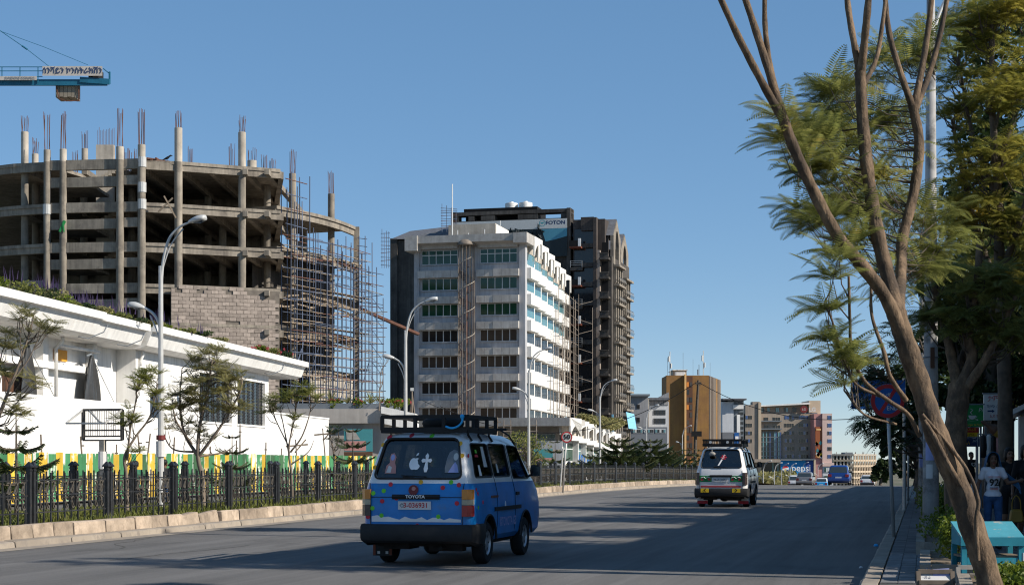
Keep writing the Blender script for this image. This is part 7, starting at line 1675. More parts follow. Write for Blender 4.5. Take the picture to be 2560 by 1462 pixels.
for i, (s_, t_, h_, lab_) in enumerate(((27.5, 4.2, 9.6, 'tall street tree before the corner shop'), (34, 4.0, 9.2, 'tall street tree before the lower shop building'), (40.5, 4.3, 10.0, 'broad street tree before the middle of the shop row'), (48, 4.0, 9.4, 'tall street tree beside the stone bank'), (56, 3.8, 9.0, 'street tree before the single-storey shops'), (65, 3.8, 9.4, 'street tree beyond the single-storey shop corner'), (76, 3.6, 9.0, 'street tree along the far shop row'), (90, 3.6, 9.0, 'street tree at the far shop row end'))):
    blob_tree('street_tree', lab_, R(s_, t_, .1), h_, 2.7, 3400, .30, 'leafjac', 'street trees before the shops', lumps=12)
# ================================================================ signs and poles on the right
def roundsign(name, label, cat, base, top, r, parts, lean=0, rz=0, poler=.035, polem='galv', group=None):
    T = thing(name, label, cat, base, rz, group); q = MB(); q.tube([(0, .05, -.05), top+Vector((0, .05, r*.9))], poler, 8); q.build('pole', polem, T, smooth=True)
    q = MB(); q.tube([top+Vector((0, .0, 0)), top+Vector((0, .012, 0))], r, 32); q.build('plate', 'greytext', T, smooth=True, auto=.6)
    for nm, m, kind, a, b_, d in parts:
        q = MB(); n = 32; y = top.y-.004-d
        if kind == 'disc': q.add([(top.x+a*r*math.cos(2*PI*k/n), y, top.z+a*r*math.sin(2*PI*k/n)) for k in range(n)], [tuple(range(n))])
        elif kind == 'ring': q.add([(top.x+c*r*math.cos(2*PI*k/n), y, top.z+c*r*math.sin(2*PI*k/n)) for c in (a, b_) for k in range(n)], [(k, (k+1) % n, n+(k+1) % n, n+k) for k in range(n)])
        elif kind == 'slash':
            d1 = Vector((math.cos(a), 0, math.sin(a)))*r*.9; w_ = Vector((-math.sin(a), 0, math.cos(a)))*b_*r; c = Vector((top.x, y, top.z)); q.add([c-d1-w_, c+d1-w_, c+d1+w_, c-d1+w_], [(0, 1, 2, 3)])
        q.build(nm, m, T)
    return T, top
bE = R((30*UC+7.05*US), 7.05*UC-30*US, .12); bE.z = .12
k = bE.y/FOC; topE = P(2219, 1002, bE.y-.05)-bE
E, tp = roundsign('no_parking_sign', 'round blue no parking sign with red ring and slash reading END', 'road sign', bE, topE, 42.5*k, [('face', 'signblue', 'disc', .97, 0, 0), ('slash', 'signred', 'slash', math.radians(57), .10, .003), ('ring', 'signred', 'ring', .76, .985, .006)])
text('END', .105, 'pale', E, tp+Vector((.085, -.016, -.135)), bold=.01); text('መጨረሻ', .085, 'pale', E, tp+Vector((-.09, -.016, .10)), bold=.01, shear=.1)
Y5 = 71.5; b5 = P(1407, 1228, Y5); k5 = Y5/FOC
S5, tp = roundsign('speed_limit_sign', 'round white speed limit sign reading 50 with red ring on a leaning pole', 'road sign', b5, P(1417, 1092, Y5)-b5, 14*k5, [('face', 'pale', 'disc', .97, 0, 0), ('ring', 'signred', 'ring', .78, .985, .003)], poler=.04)
text('50', .30, 'black', S5, tp+Vector((0, -.02, 0)), bold=.03); q = MB(); q.tube([(-.1, .3, .2), (.02, .28, 1.9)], .035, 7); q.build('brace_pole', 'lampgrey', S5)
Y6 = 56; b6 = P(2271, 1243, Y6); b6.z = .12
S6, tp = roundsign('turn_sign', 'round red-ringed white road sign half hidden by dark branches', 'road sign', b6, P(2272, 1088, Y6)-b6, 15*Y6/FOC, [('face', 'pale', 'disc', .97, 0, 0), ('ring', 'signred', 'ring', .76, .985, .003), ('slash', 'black', 'slash', 1.9, .12, .006)])
Y7 = 46; b7 = P(2262, 1290, Y7); b7.z = .12; k7 = Y7/FOC
D7 = thing('direction_sign', 'rectangular blue direction sign with white arrows among the branches', 'road sign', b7); q = MB(); zz = lambda py: P(0, py, Y7).z-b7.z; xx = lambda px: (px-2262)*k7
q.box(xx(2128), xx(2262), -.03, .0, zz(1022), zz(950)); q.build('panel', 'signblue', D7); q = MB(); q.tube([(0, .06, -.1), (0, .06, zz(945))], .05, 8); q.build('post', 'galv', D7)
q = MB(); q.tube([(xx(2262), .06, zz(970)), (xx(2140), .06, zz(970))], .03, 6); q.build('bracket', 'galv', D7)
q = MB(); ar = lambda pts: q.add([(xx(a), -.036, zz(b_)) for a, b_ in pts], [tuple(range(len(pts)))])
ar([(2138, 1014), (2143, 1014), (2143, 992), (2147, 992), (2140.5, 981), (2134, 992), (2138, 992)]); ar([(2143.2, 1005), (2152, 1005), (2152, 1008), (2160, 1000.5), (2152, 994), (2152, 997.5), (2143.2, 1000)]); q.build('arrow', 'pale', D7)
for i, tx_ in enumerate(('አዲስ አበባ', 'ADDIS ABABA', 'መገናኛ', 'EXHIBITION')): text(tx_, .085, 'billblue', D7, (xx(2162), -.036, zz(958+i*6.5)), align='CENTER')
# concrete lamp pole with posters
bP = P(2327, 1365, 29); bP.z = .12; kp = 29/FOC
CPole = thing('concrete_lamp_pole', 'thick weathered white concrete lamp pole pasted with flyers', 'lamp pole', bP); mat('polewhite', (.46, .45, .44), .85, .2, 3., streak=.35, col2=(.17, .16, .15), thr=.56, s2=2.2)
q = MB(); q.tube([(0, 0, -.2), (0, 0, 1.6), (0, 0, 5.2), (0, 0, 9.9)], [.150, .138, .108, .070], 18); q.build('pole', 'polewhite', CPole, smooth=True)
def wrap(z0, z1, a0, a1, m, nm='flyer', dr=.006):
    q = MB(); n = 8; rad = lambda z: .150-.012*z/1.6 if z < 1.6 else .138-.02*(z-1.6)/3.6
    q.add([((rad(z)+dr)*math.cos(a0+(a1-a0)*i/n), (rad(z)+dr)*math.sin(a0+(a1-a0)*i/n), z) for z in (z0, z1) for i in range(n+1)], [(i, i+1, n+2+i, n+1+i) for i in range(n)]); return q.build(nm, m, CPole)
zp = lambda py: P(0, py, 28.9).z-bP.z
for a, b_, a0, a1, m in ((1062, 1008, -1.35, -.25, 'lilac'), (1150, 1105, -2.5, -1.4, 'lilac'), (1118, 1068, -1.3, -.5, 'paper'), (1195, 1160, -2.4, -1.6, 'paper'), (1140, 1125, -1.1, -.3, 'pale')): wrap(zp(a), zp(b_), a0, a1, m)
for i in range(6): wrap(zp(1016+i*8)-.012, zp(1016+i*8)+.014, -1.25, -.35, 'navy' if i < 3 else 'greytext', 'flyer_text', .009)
for py in (892, 1000, 1100): q = MB(); zq = zp(py); q.tube([((.128+.006)*math.cos(2*PI*i/16), (.128+.006)*math.sin(2*PI*i/16), zq) for i in range(17)], .012, 5); q.build('strap', 'greytext', CPole)
q = MB(); q.box(-.04, .03, -.15, -.12, zp(920), zp(868)); q.build('fuse_cover', 'brown', CPole)
q = MB(); q.tube(catmull([(0, 0, 9.2), (.06, 0, 9.8), (.5, -.1, 10.5), (1.3, -.2, 11.0)], 5), .045, 8); q.tube(catmull([(0, 0, 8.9), (.25, 0, 9.6), (.8, -.1, 10.4)], 5), .03, 8); q.build('arm', 'whiteframe', CPole, smooth=True)
q = MB(); q.loft([[(1.3+.6*u, .14*math.sin(u*PI*.9+.15)*math.cos(a)-.2, 11.0+.15*u+.06*math.sin(a)) for a in [2*PI*i/10 for i in range(10)]] for u in (0, .25, .5, .75, 1)]); q.build('lamp_head', 'lampgrey', CPole, smooth=True)
b8 = P(2306, 1235, 50); b8.z = .12; SP = thing('slim_lamp_pole', 'slimmer pale lamp pole standing behind the pasted concrete pole', 'lamp pole', b8); q = MB(); q.tube([(0, 0, -.1), (0, 0, 4), (0, 0, 8.5)], [.13, .11, .08], 12); q.build('pole', 'polewhite', SP, smooth=True); q = MB(); q.box(-.12, .16, -.13, -.10, 1.2, 1.6); q.build('notice', 'lilac', SP)
q = MB(); q.tube([(0, 0, 8.3), (-.6, 0, 9.0), (-1.3, 0, 9.2)], .04, 6); q.build('arm', 'lampgrey', SP)
# ================================================================ planters with shrubs along the footway
def planter(s0, s1, t0, t1, label, shrub, lab2, h=.34, r=.38):
    T = thing('stone_planter', label, 'planter', R(s0, t0, .12), -TH, 'stone planters along the footway'); L, w_ = s1-s0, t1-t0
    n = max(2, int(L/.6))
    for i in range(n):
        for x in (0, w_-.13): MB().box(x, x+.13, L*i/n+.008, L*(i+1)/n-.008, -.05, .20+rnd.uniform(-.012, .012)).build('edging_stone', 'kerbconc', T)
    for y in (0, L-.13): MB().box(.135, w_-.135, y+.004, y+.13, -.05, .195).build('edging_stone', 'kerbconc', T)
    MB().box(.131, w_-.131, .131, L-.131, -.05, .15).build('soil', 'earth', T)
    for i, (a, b_, rr) in enumerate(shrub):
        bush('planter_shrub', lab2, 'shrub', R(s0+a, t0+b_, .25), (rr, rr, h), 1500, .055, 'leafshrub', 'clipped shrubs in the footway planters', 5)
planter(25.4, 28.6, -.12, .72, 'stone-edged planter beside the pasted concrete pole', [(.7, .42, .40)], 'yellow-green leafy shrub in a stone planter before the concrete pole')
planter(20.0, 23.2, -.05, .80, 'stone-edged planter under the leaning tree', [(1.0, .45, .36), (2.2, .6, .34)], 'yellow-green leafy shrub in a stone planter behind the blue stand')
planter(32.5, 36.0, -.10, .70, 'stone-edged planter beyond the pasted concrete pole', [(.6, .35, .42), (2.2, .4, .40)], 'dark leafy shrub in a stone planter beyond the concrete pole', .4)
planter(40.0, 44.0, -.10, .70, 'stone-edged planter near the slim lamp pole', [(.8, .35, .45), (2.6, .4, .42)], 'leafy shrub in a stone planter near the slim lamp pole', .45)
planter(16.2, 18.6, .35, 1.25, 'stone-edged planter under the wooden notice frames', [(.6, .5, .40), (1.6, .6, .40)], 'yellow-green leafy shrub growing through the wooden notice frames', .14)
# ================================================================ blue street stand, notice boards
st0 = R((19.3*UC+5.62*US), 5.62*UC-19.3*US, .12); st0.z = .12
sk = 19.3/FOC; ST = thing('street_stand', 'turquoise painted wooden street stand with sloping worn lid', 'stall', st0, -.03); zs = lambda py: P(0, py, 19.3).z-st0.z
w_ = .365
q = MB(); q.loft([[(x, y, z) for y, z in ((-.30, zs(1345)), (-.30, zs(1338)), (.22, zs(1304)), (.22, zs(1310)))] for x in (-w_, w_)]); q.build('lid', 'standtop', ST)
q = MB(); q.box(-w_-.01, w_+.01, -.33, -.302, zs(1360), zs(1340)); q.build('front_apron', 'stand', ST)
for sg in (-1, 1): q = MB(); q.loft([[(sg*(w_-.02)+dx, y, z) for y, z in ((-.29, zs(1360)), (-.29, zs(1346)), (.2, zs(1312)), (.2, zs(1360)))] for dx in (-.015, .015)]); q.build('side_panel', 'stand', ST)
for sg in (-1, 1):
    for y in (-.28, .19): q = MB(); q.box(sg*(w_-.035)-.03, sg*(w_-.035)+.03, y-.03, y+.03, 0, zs(1361)); q.build('leg', 'stand', ST)
for y in (-.28, .19): q = MB(); q.box(-w_+.07, w_-.07, y-.02, y+.02, .22, .30); q.build('lower_rail', 'stand', ST)
q = MB(); q.box(-w_+.02, w_-.02, -.25, .16, .301, .325); q.build('shelf', 'wood', ST)
q = MB(); q.box(w_-.02, w_+.10, -.315, -.30, .22, .36); q.build('paper_tag', 'paper', ST)
def board(label, px0, px1, ytop, Y, m, frame, lines, tilt=.12, ybot=1540):
    k = Y/FOC; b = P((px0+px1)/2, ytop, Y); h = b.z-.12; b.z = .12; T = thing('notice_board', label, 'notice board', b, -.05, 'wooden notice boards under the leaning tree'); w_ = (px1-px0)*k/2
    q = MB(); 
    for a, b_ in (((-w_, 0, 0), (-w_, .05, h)), ((w_, 0, 0), (w_, .05, h)), ((-w_, .05, h), (w_, .05, h)), ((-w_, 0, .12), (w_, 0, .12))): q.bar(a, b_, .045)
    q.build('frame', frame, T)
    if m: q = MB(); q.loft([[(x, y, z) for y, z in ((.01, .14), (.02, .14), (.065, h-.03), (.05, h-.03))] for x in (-w_+.024, w_-.024)]); q.build('panel', m, T)
    q = MB(); q.bar((0, .06, h-.05), (0, .5, 0), .03); q.build('strut', frame, T)
    for i, (tx_, x, z, sz, mm) in enumerate(lines): text(tx_, sz, mm, T, (x, .035*(z/h)-.004, z), (PI/2-.07, 0, 0), name='notice_lettering')
    return T
NB = board('white notice board with handwritten lines and a pasted grey sheet', 2298, 2382, 1428, 17.6, 'paper', 'woodpole', [('ቤት', -.07, .25, .06, 'navy'), ('ቪዲ', -.08, .16, .05, 'navy'), ('ሕልፈ', -.07, .10, .05, 'navy')])
q = MB(); q.add([(-.03, .025, .05), (.16, .025, .06), (.15, .045, .27), (-.02, .045, .26)], [(0, 1, 2, 3)]); q.build('pasted_sheet', 'lilac', NB)
board('empty wooden notice frame with shrubs showing through', 2398, 2525, 1418, 17.9, None, 'greyboard', []); board('small wooden notice board at the edge of the footway', 2512, 2620, 1432, 17.2, 'greyboard', 'woodpole', [])
# ================================================================ shop signs under the trees
def shop_sign(label, px0, px1, y0, y1, Y, m, post=True):
    k = Y/FOC; b = P((px0+px1)/2, 1250, Y); b.z = .12; T = thing('shop_sign', label, 'sign', b, 0); w_ = (px1-px0)*k/2; z0, z1 = P(0, y1, Y).z-.12, P(0, y0, Y).z-.12
    q = MB(); q.box(-w_, w_, -.03, .03, z0, z1); q.build('panel', m, T); q = MB(); q.box(-w_-.03, w_+.03, -.04, .035, z1+.002, z1+.04); q.build('rim', 'greytext', T)
    for x in (-w_*.8, w_*.8): q = MB(); q.box(x-.025, x+.025, .035, .08, -.1, z1-.05); q.build('post', 'greytext', T)
    return T, w_, z0, z1
G, w_, z0, z1 = shop_sign('dark green coffee sign with a white cup and saucer', 2410, 2458, 1012, 1066, 44, 'green'); h = z1-z0
q = MB(); c = (-.05, -.036, z0+h*.52); n = 14
q.add([(c[0]+.10*math.cos(-PI*i/n), c[1], c[2]+.11*math.sin(-PI*i/n)) for i in range(n+1)], [tuple(range(n+1))]); q.add([(c[0]+.17*s_*math.cos(2*PI*i/n), c[1]-.002, c[2]-.12+.03*s_*math.sin(2*PI*i/n)) for s_ in (.8, 1) for i in range(n)], [(i, (i+1) % n, n+(i+1) % n, n+i) for i in range(n)])
q.tube([(c[0]+.09, c[1], c[2]-.02), (c[0]+.14, c[1], c[2]-.03), (c[0]+.09, c[1], c[2]-.07)], .01, 4); q.tube([(c[0], c[1], c[2]+.03), (c[0]-.05, c[1], c[2]+.08), (c[0]+.02, c[1], c[2]+.14), (c[0]-.04, c[1], c[2]+.18)], .012, 4); q.build('cup_drawing', 'pale', G)
text('Burger & Pizza', .075, 'dotyellow', G, (0, -.036, z0+.05)); text('Pr', .16, 'pale', G, (.19, -.036, z1-.14), shear=.2)
G, w_, z0, z1 = shop_sign('white shop sign with red and blue hand lettering', 2459, 2527, 985, 1050, 45, 'paper'); h = z1-z0
text('ታምራት', .2, 'signred', G, (0, -.036, z0+h*.82)); text('ሽያጭ በመሄድ', .105, 'navy', G, (-.02, -.036, z0+h*.52)); text('ኢዩ ኮፊ', .12, 'signred', G, (-.05, -.036, z0+h*.15)); q = MB(); q.add([(x, -.036, z0+h*.34+z) for x, z in ((-.28, -.01), (-.15, -.01), (-.15, -.04), (-.08, .01), (-.15, .05), (-.15, .03), (-.28, .03))], [tuple(range(7))]); q.build('arrow', 'navy', G)
G, w_, z0, z1 = shop_sign('yellow shop sign with a red lettered top band', 2408, 2447, 1068, 1093, 44.5, 'yellow'); q = MB(); q.box(-w_, w_, -.036, -.031, (z0+z1)/2, z1); q.build('red_band', 'signred', G); text('አዳራሽ', .10, 'dotyellow', G, (0, -.04, (z0+z1)/2+.07)); text('እንግዳ', .08, 'black', G, (-.02, -.036, z0+.06))
G, w_, z0, z1 = shop_sign('navy shop sign lettered with the number 365', 2408, 2449, 1094, 1116, 44.3, 'navy'); text('365', .10, 'pale', G, (.09, -.036, z1-.08)); text('አለ', .12, 'dotyellow', G, (-.12, -.036, z0+.10), bold=.01)
G, w_, z0, z1 = shop_sign('small black shop sign with white letters', 2506, 2538, 1036, 1052, 45.6, 'black'); text('ሚሚ ሱቅ', .09, 'pale', G, (0, -.036, (z0+z1)/2))
BT = thing('bottle_sign', 'giant tilted bottle-shaped advertising sign hanging under the trees', 'sign', P(2490, 1075, 42)); q = MB(); prof = [(0, .02), (.05, .05), (.22, .055), (.34, .12), (.40, .145), (.80, .145), (.84, .12)]
q.loft([[(a-.45, b_*math.cos(t)*1., b_*math.sin(t)) for t in [2*PI*i/14 for i in range(14)]] for a, b_ in prof]); bo = q.build('bottle', 'brown', BT, smooth=True, auto=.8); bo.rotation_euler = (0, .55, 0)
q = MB(); q.loft([[(a-.45, b_*math.cos(t), b_*math.sin(t)) for t in [2*PI*i/14 for i in range(14)]] for a, b_ in ((.44, .150), (.74, .150))], caps=False); lb_ = q.build('label_band', 'gold', BT, smooth=True); lb_.rotation_euler = (0, .55, 0)
q = MB(); q.tube([(.35, .12, .0), (.35, .12, -2.4)], .03, 6); q.build('post', 'greytext', BT)
CL = thing('hanging_garments', 'black and white striped garments hanging on a rail below the signs', 'clothes', P(2478, 1165, 43)); b = CL.location
q = MB(); q.tube([(-.35, 0, .85), (.35, 0, .85)], .015, 5); q.tube([(-.35, 0, .85), (-.35, .1, -1.3)], .015, 5); q.tube([(.35, 0, .85), (.35, .1, -1.3)], .015, 5); q.build('rail', 'greytext', CL)
for i, (x, m, h) in enumerate(((-.2, 'black', .62), (-.06, 'pale', .78), (.06, 'black', .7), (.2, 'pinkprint', .6))):
    q = MB(); q.loft([[(x-w_, .03*math.sin(z*9+i), .84-z), (x-w_*.3, -.05, .84-z), (x+w_*.4, -.03, .84-z), (x+w_, .03*math.cos(z*7+i), .84-z), (x, .06, .84-z)] for z, w_ in ((0, .03), (.08, .09), (h*.6, .075), (h, .09))]); q.build('garment', m, CL, smooth=True)
KI = thing('kiosk', 'pale kiosk with grey pitched roof at the edge of the footway', 'kiosk', P(2548, 1280, 36)*1.0); KI.location.z = .12; KI.rotation_euler.z = -.32; k = 36/FOC; zk = lambda py: P(0, py, 36).z-.12
q = MB(); q.box(0, 2.2, 0, 2.4, 0, zk(1040)); q.build('wall', 'greywall', KI); q = MB(); q.loft([[(-.22, y, zk(1042)), (1.0, y, zk(970)), (1.05, y, zk(958)), (-.25, y, zk(1030))] for y in (-.3, 2.7)]); q.build('roof', 'lampgrey', KI)
RB = thing('stone_bank', 'low rough stone retaining bank behind the footway', 'wall', R(46, 2.6, .1), -TH); rgk = random.Random(3)
for i in range(9):
    for j in range(4):
        w_ = rgk.uniform(.5, .8); q = MB(); x = rgk.uniform(-.1, .1)+j*.12; q.loft([[(x+dx*s_, i*1.1+dy*w_*s_+.5, j*.36+z) for dx, dy in ((-.25, -.5), (.25, -.55), (.3, .5), (-.2, .55))] for s_, z in ((.9, 0), (1.05, .1), (1, .26), (.7, .35))]); q.build('stone', 'earth', RB)
MB().box(.5, 6, -.5, 12, -.3, 1.1).build('bank_soil', 'earth', RB)
# litter
for i, (px, py, m) in enumerate(((2190, 1365, 'rope'), (2152, 1420, 'paper'), (2232, 1270, 'orangeplate'))):
    p = P(px, py, 6390/(py-1147)); T = thing('litter', ('crumpled blue plastic bag lying by the kerb', 'scrap of white paper lying on the asphalt', 'small orange wrapper by the sign pole')[i], 'litter', (p.x, p.y, .005 if i < 2 else .13), rnd.uniform(0, 6))
    q = MB(); rr = .055 if i == 0 else .035; q.loft([[(rr*s_*(1+.3*math.sin(a*3+i))*math.cos(a), rr*s_*math.sin(a)*.8, z) for a in [2*PI*k/9 for k in range(9)]] for s_, z in ((1, 0), (.9, rr*.4), (.5, rr*.75), (.1, rr*.8))]); q.build('scrap', m, T)
# ================================================================ people
def sph(mb, c, r, n=12, m=8):
    r = r if hasattr(r, '__len__') else (r, r, r); vs = []; c = Vector(c)
    for i in range(1, m):
        for j in range(n): a, b_ = PI*i/m, 2*PI*j/n; vs.append((c.x+r[0]*math.sin(a)*math.cos(b_), c.y+r[1]*math.sin(a)*math.sin(b_), c.z+r[2]*math.cos(a)))
    vs += [(c.x, c.y, c.z+r[2]), (c.x, c.y, c.z-r[2])]; t, b0 = len(vs)-2, len(vs)-1
    fs = [(i*n+j, (i+1)*n+j, (i+1)*n+(j+1) % n, i*n+(j+1) % n) for i in range(m-2) for j in range(n)] + [(t, j, (j+1) % n) for j in range(n)] + [(b0, (m-2)*n+(j+1) % n, (m-2)*n+j) for j in range(n)]
    mb.add(vs, fs)
def cap_(mb, a, ra, b_, rb, n=12):
    a, b_ = Vector(a), Vector(b_); d = b_-a
    sph(mb, a, ra, n, 8); sph(mb, b_, rb, n, 8); mb.tube([a, b_], [ra, rb], n)
def flesh(name, mb, m, parent, vox=.012, sm=3):
    o = mb.build('tmp', m); md = o.modifiers.new('r', 'REMESH'); md.mode = 'VOXEL'; md.voxel_size = vox
    s_ = o.modifiers.new('s', 'SMOOTH'); s_.factor = .5; s_.iterations = sm
    dg = bpy.context.evaluated_depsgraph_get(); dg.update(); me = bpy.data.meshes.new_from_object(o.evaluated_get(dg), depsgraph=dg); bpy.data.objects.remove(o)
    me.materials.clear(); me.materials.append(MATS[m]); me.polygons.foreach_set('use_smooth', [True]*len(me.polygons)); return link(name, me, parent)
mat('skin', (.16, .083, .052), .55, .08, 6.); mat('skinlite', (.20, .105, .065), .55, .08, 6.); mat('hair', (.012, .010, .009), .6, .2, 20.)
mat('jeans', (.030, .075, .17), .85, .25, 9.); mat('teewhite', (.62, .61, .66), .85, .06, 4.); mat('scarfblue', (.035, .125, .26), .8, .2, 6.); mat('clothblack', (.014, .013, .014), .85, .2, 5.); mat('shirtpink', (.42, .30, .36), .85, .1, 5.); mat('shirtgreen', (.04, .16, .09), .85, .1, 5.); mat('patternblack', (.03, .03, .032), .85, .3, 25., col2=(.30, .28, .26), thr=.62, soft=.03, s2=30.)
def person(label, loc, rz, H, skin, top, bottom, pose, vox=.014, hair='cap', sleeve=.5, skirt=False, shoes='black', fem=True, group=None):
    T = thing('person', label, 'person', loc, rz, group); k = H/1.64; T.scale = (k, k, k)
    J = dict(pel=(0, 0, .90), waist=(0, .0, 1.04), chest=(0, -.005, 1.24), neck=(0, .0, 1.40), head=(0, -.015, 1.535), sL=(.145, 0, 1.35), sR=(-.145, 0, 1.35), eL=(.20, .03, 1.09), eR=(-.20, .03, 1.09), wL=(.22, -.04, .86), wR=(-.22, -.04, .86),
             hL=(.085, 0, .87), hR=(-.085, 0, .87), kL=(.09, -.15, .49), kR=(-.085, -.01, .48), aL=(.09, -.13, .085), aR=(-.085, .20, .14), tL=(.10, -.30, .035), tR=(-.09, .09, .03)); J.update(pose); V = {a: Vector(b_) for a, b_ in J.items()}
    b = MB(); hw = .112 if fem else .135
    sph(b, V['pel'], (hw+.02, .105, .11)); sph(b, V['waist'], (hw-.02, .09, .13)); sph(b, V['chest'], (hw+.01, .10, .16)); 
    if fem:
        for sg in (-1, 1): sph(b, V['chest']+Vector((sg*.055, -.065, .0)), .05)
    cap_(b, V['chest']+Vector((0, 0, .08)), .075, V['neck'], .052); cap_(b, V['neck'], .05, V['head']+Vector((0, .01, -.06)), .048)
    cap_(b, V['sL'], .048, V['sR'], .048)
    h = V['head']; sph(b, h+Vector((0, .015, .03)), (.076, .094, .09), 16, 10); sph(b, h+Vector((0, -.025, -.03)), (.062, .068, .085), 16, 10); sph(b, h+Vector((0, -.06, -.095)), (.026, .024, .022)); cap_(b, h+Vector((0, -.088, .012)), .009, h+Vector((0, -.104, -.028)), .016)
    for sg in (-1, 1): sph(b, h+Vector((sg*.078, .012, -.01)), (.012, .022, .034)); sph(b, h+Vector((sg*.035, -.07, -.035)), (.024, .02, .022)); sph(b, h+Vector((sg*.016, -.093, -.03)), .010)
    sph(b, h+Vector((0, -.082, .035)), (.05, .014, .014))
    for s_ in 'LR':
        cap_(b, V['s'+s_], .043, V['e'+s_], .034); cap_(b, V['e'+s_], .034, V['w'+s_], .024)
        f = (V['w'+s_]-V['e'+s_]).normalized(); sg = 1 if s_ == 'L' else -1; side = Vector((0, -1, 0)) if abs(f.y) < .7 else Vector((0, 0, 1)); palm = V['w'+s_]+f*.055; lat = f.cross(side).normalized()
        cap_(b, V['w'+s_], .024, palm, .027); sph(b, palm, (.03, .034, .04))
        for i in range(4):
            o = palm+side*(.026-.0175*i)+f*.03; L = (.065, .075, .07, .055)[i]; mid = o+f*L*.5; e = mid+(f*.75-lat*.45*sg+0*side).normalized()*L*.5; cap_(b, o, .0095, mid, .009, 8); cap_(b, mid, .009, e, .0075, 8)
        o = palm+side*.03-f*.02; mid = o+(side+f*.6).normalized()*.035; cap_(b, o, .012, mid, .0105, 8); cap_(b, mid, .0105, mid+(f+side*.3).normalized()*.03, .008, 8)
        cap_(b, V['h'+s_], .075, V['k'+s_], .05); cap_(b, V['k'+s_]+Vector((0, .008, -.09)), .056, V['a'+s_], .036); cap_(b, V['k'+s_], .055, V['k'+s_]+Vector((0, .008, -.09)), .056)
        cap_(b, V['a'+s_], .036, V['t'+s_], .030)
    flesh('body', b, skin, T, vox if vox < .01 else .011)
    # eyes, lips
    for sg in (-1, 1):
        q = MB(); sph(q, h+Vector((sg*.031, -.082, .010)), (.014, .008, .0075), 10, 6); q.build('eye', 'black', T, smooth=True); q = MB(); q.tube([h+Vector((sg*.014, -.092, .030)), h+Vector((sg*.032, -.091, .036)), h+Vector((sg*.05, -.078, .030))], .0045, 5); q.build('eyebrow', 'hair', T)
    q = MB(); sph(q, h+Vector((0, -.088, -.062)), (.024, .010, .009), 10, 6); q.build('lips', 'darkred' if fem else 'brown', T, smooth=True)
    q = MB()
    if hair == 'cap': sph(q, h+Vector((0, .028, .045)), (.088, .100, .092), 14, 10)
    else:
        sph(q, h+Vector((0, .03, .045)), (.090, .104, .095), 14, 10); sph(q, h+Vector((0, .075, -.03)), (.085, .06, .12), 14, 10)
        if hair == 'long': sph(q, h+Vector((0, .085, -.16)), (.09, .05, .14), 14, 10)
        for sg in (-1, 1): sph(q, h+Vector((sg*.075, .02, -.02)), (.022, .05, .08))
    flesh('hair', q, 'hair', T, .012, 2)
    # top
    q = MB(); e = .011
    sph(q, V['chest'], (hw+.01+e, .10+e, .16)); sph(q, V['waist'], (hw-.01+e, .095+e, .14)); sph(q, V['pel']+Vector((0, 0, .02)), (hw+.03+e, .11+e, .10)); cap_(q, V['sL'], .048+e, V['sR'], .048+e); cap_(q, V['chest']+Vector((0, .01, .06)), .08+e, V['neck']+Vector((0, .02, -.045)), .062+e)
    if fem:
        for sg in (-1, 1): sph(q, V['chest']+Vector((sg*.055, -.065, .0)), .052+e*.5)
    for s_ in 'LR':
        end = V['s'+s_].lerp(V['e'+s_], min(1, sleeve)); cap_(q, V['s'+s_], .045+e, end, (.046 if sleeve < .8 else .036)+e)
        if sleeve > 1: cap_(q, V['e'+s_], .041+e, V['e'+s_].lerp(V['w'+s_], sleeve-1), .03+e)
    flesh('top', q, top, T, max(.010, vox), 3)
    q = MB()
    if skirt:
        q.loft([[(r*math.cos(a)*1.25, r*math.sin(a)*.95-.01, z) for a in [2*PI*i/18 for i in range(18)]] for r, z in ((.115, 1.0), (.15, .88), (.16, .7), (.165, .5), (.16, .49))]); q.build('skirt', bottom, T, smooth=True)
    else:
        sph(q, V['pel'], (hw+.035, .118, .115))
        for s_ in 'LR': cap_(q, V['h'+s_], .084, V['k'+s_], .060); cap_(q, V['k'+s_], .060, V['a'+s_]+Vector((0, 0, .03)), .046)
        flesh('trousers', q, bottom, T, max(.010, vox), 3)
    for s_ in 'LR':
        q = MB(); a, t = V['a'+s_], V['t'+s_]; cap_(q, a+Vector((0, .015, -.035)), .042, t+Vector((0, 0, .008)), .036); sph(q, a+Vector((0, .01, -.005)), .044); o = flesh('shoe', q, shoes, T, .012, 2)
    return T
def gz(px, Y, t_=None): p = P(px, 1147, Y); return Vector((p.x, p.y, .132))
W1 = person('woman in white printed tee and jeans holding a blue scarf over her head', gz(2482, 26.2), -.10, 1.53, 'skin', 'teewhite', 'jeans', dict(eR=(-.24, .06, 1.10), wR=(-.275, -.02, .86), eL=(.255, .0, 1.13), wL=(.41, -.13, 1.17), kL=(.07, -.14, .49), aL=(.05, -.16, .085), tL=(.055, -.33, .035), kR=(-.08, .02, .48), aR=(-.07, .26, .17), tR=(-.075, .17, .05)), .0085, 'long', .48)
for tx_, z, sz, m in (('92', 1.135, .165, 'black'), ('NEW YORK', 1.235, .042, 'platered')): text(tx_, sz, m, W1, (0, -.140 if z > 1.2 else -.128, z), name='tee_print', bold=.03 if sz > .1 else 0)
for z, m in ((1.052, 'navy'), (1.032, 'platered')): q = MB(); q.box(-.07, .07, -.128, -.10, z-.005, z+.005); q.build('tee_stripe', m, W1)
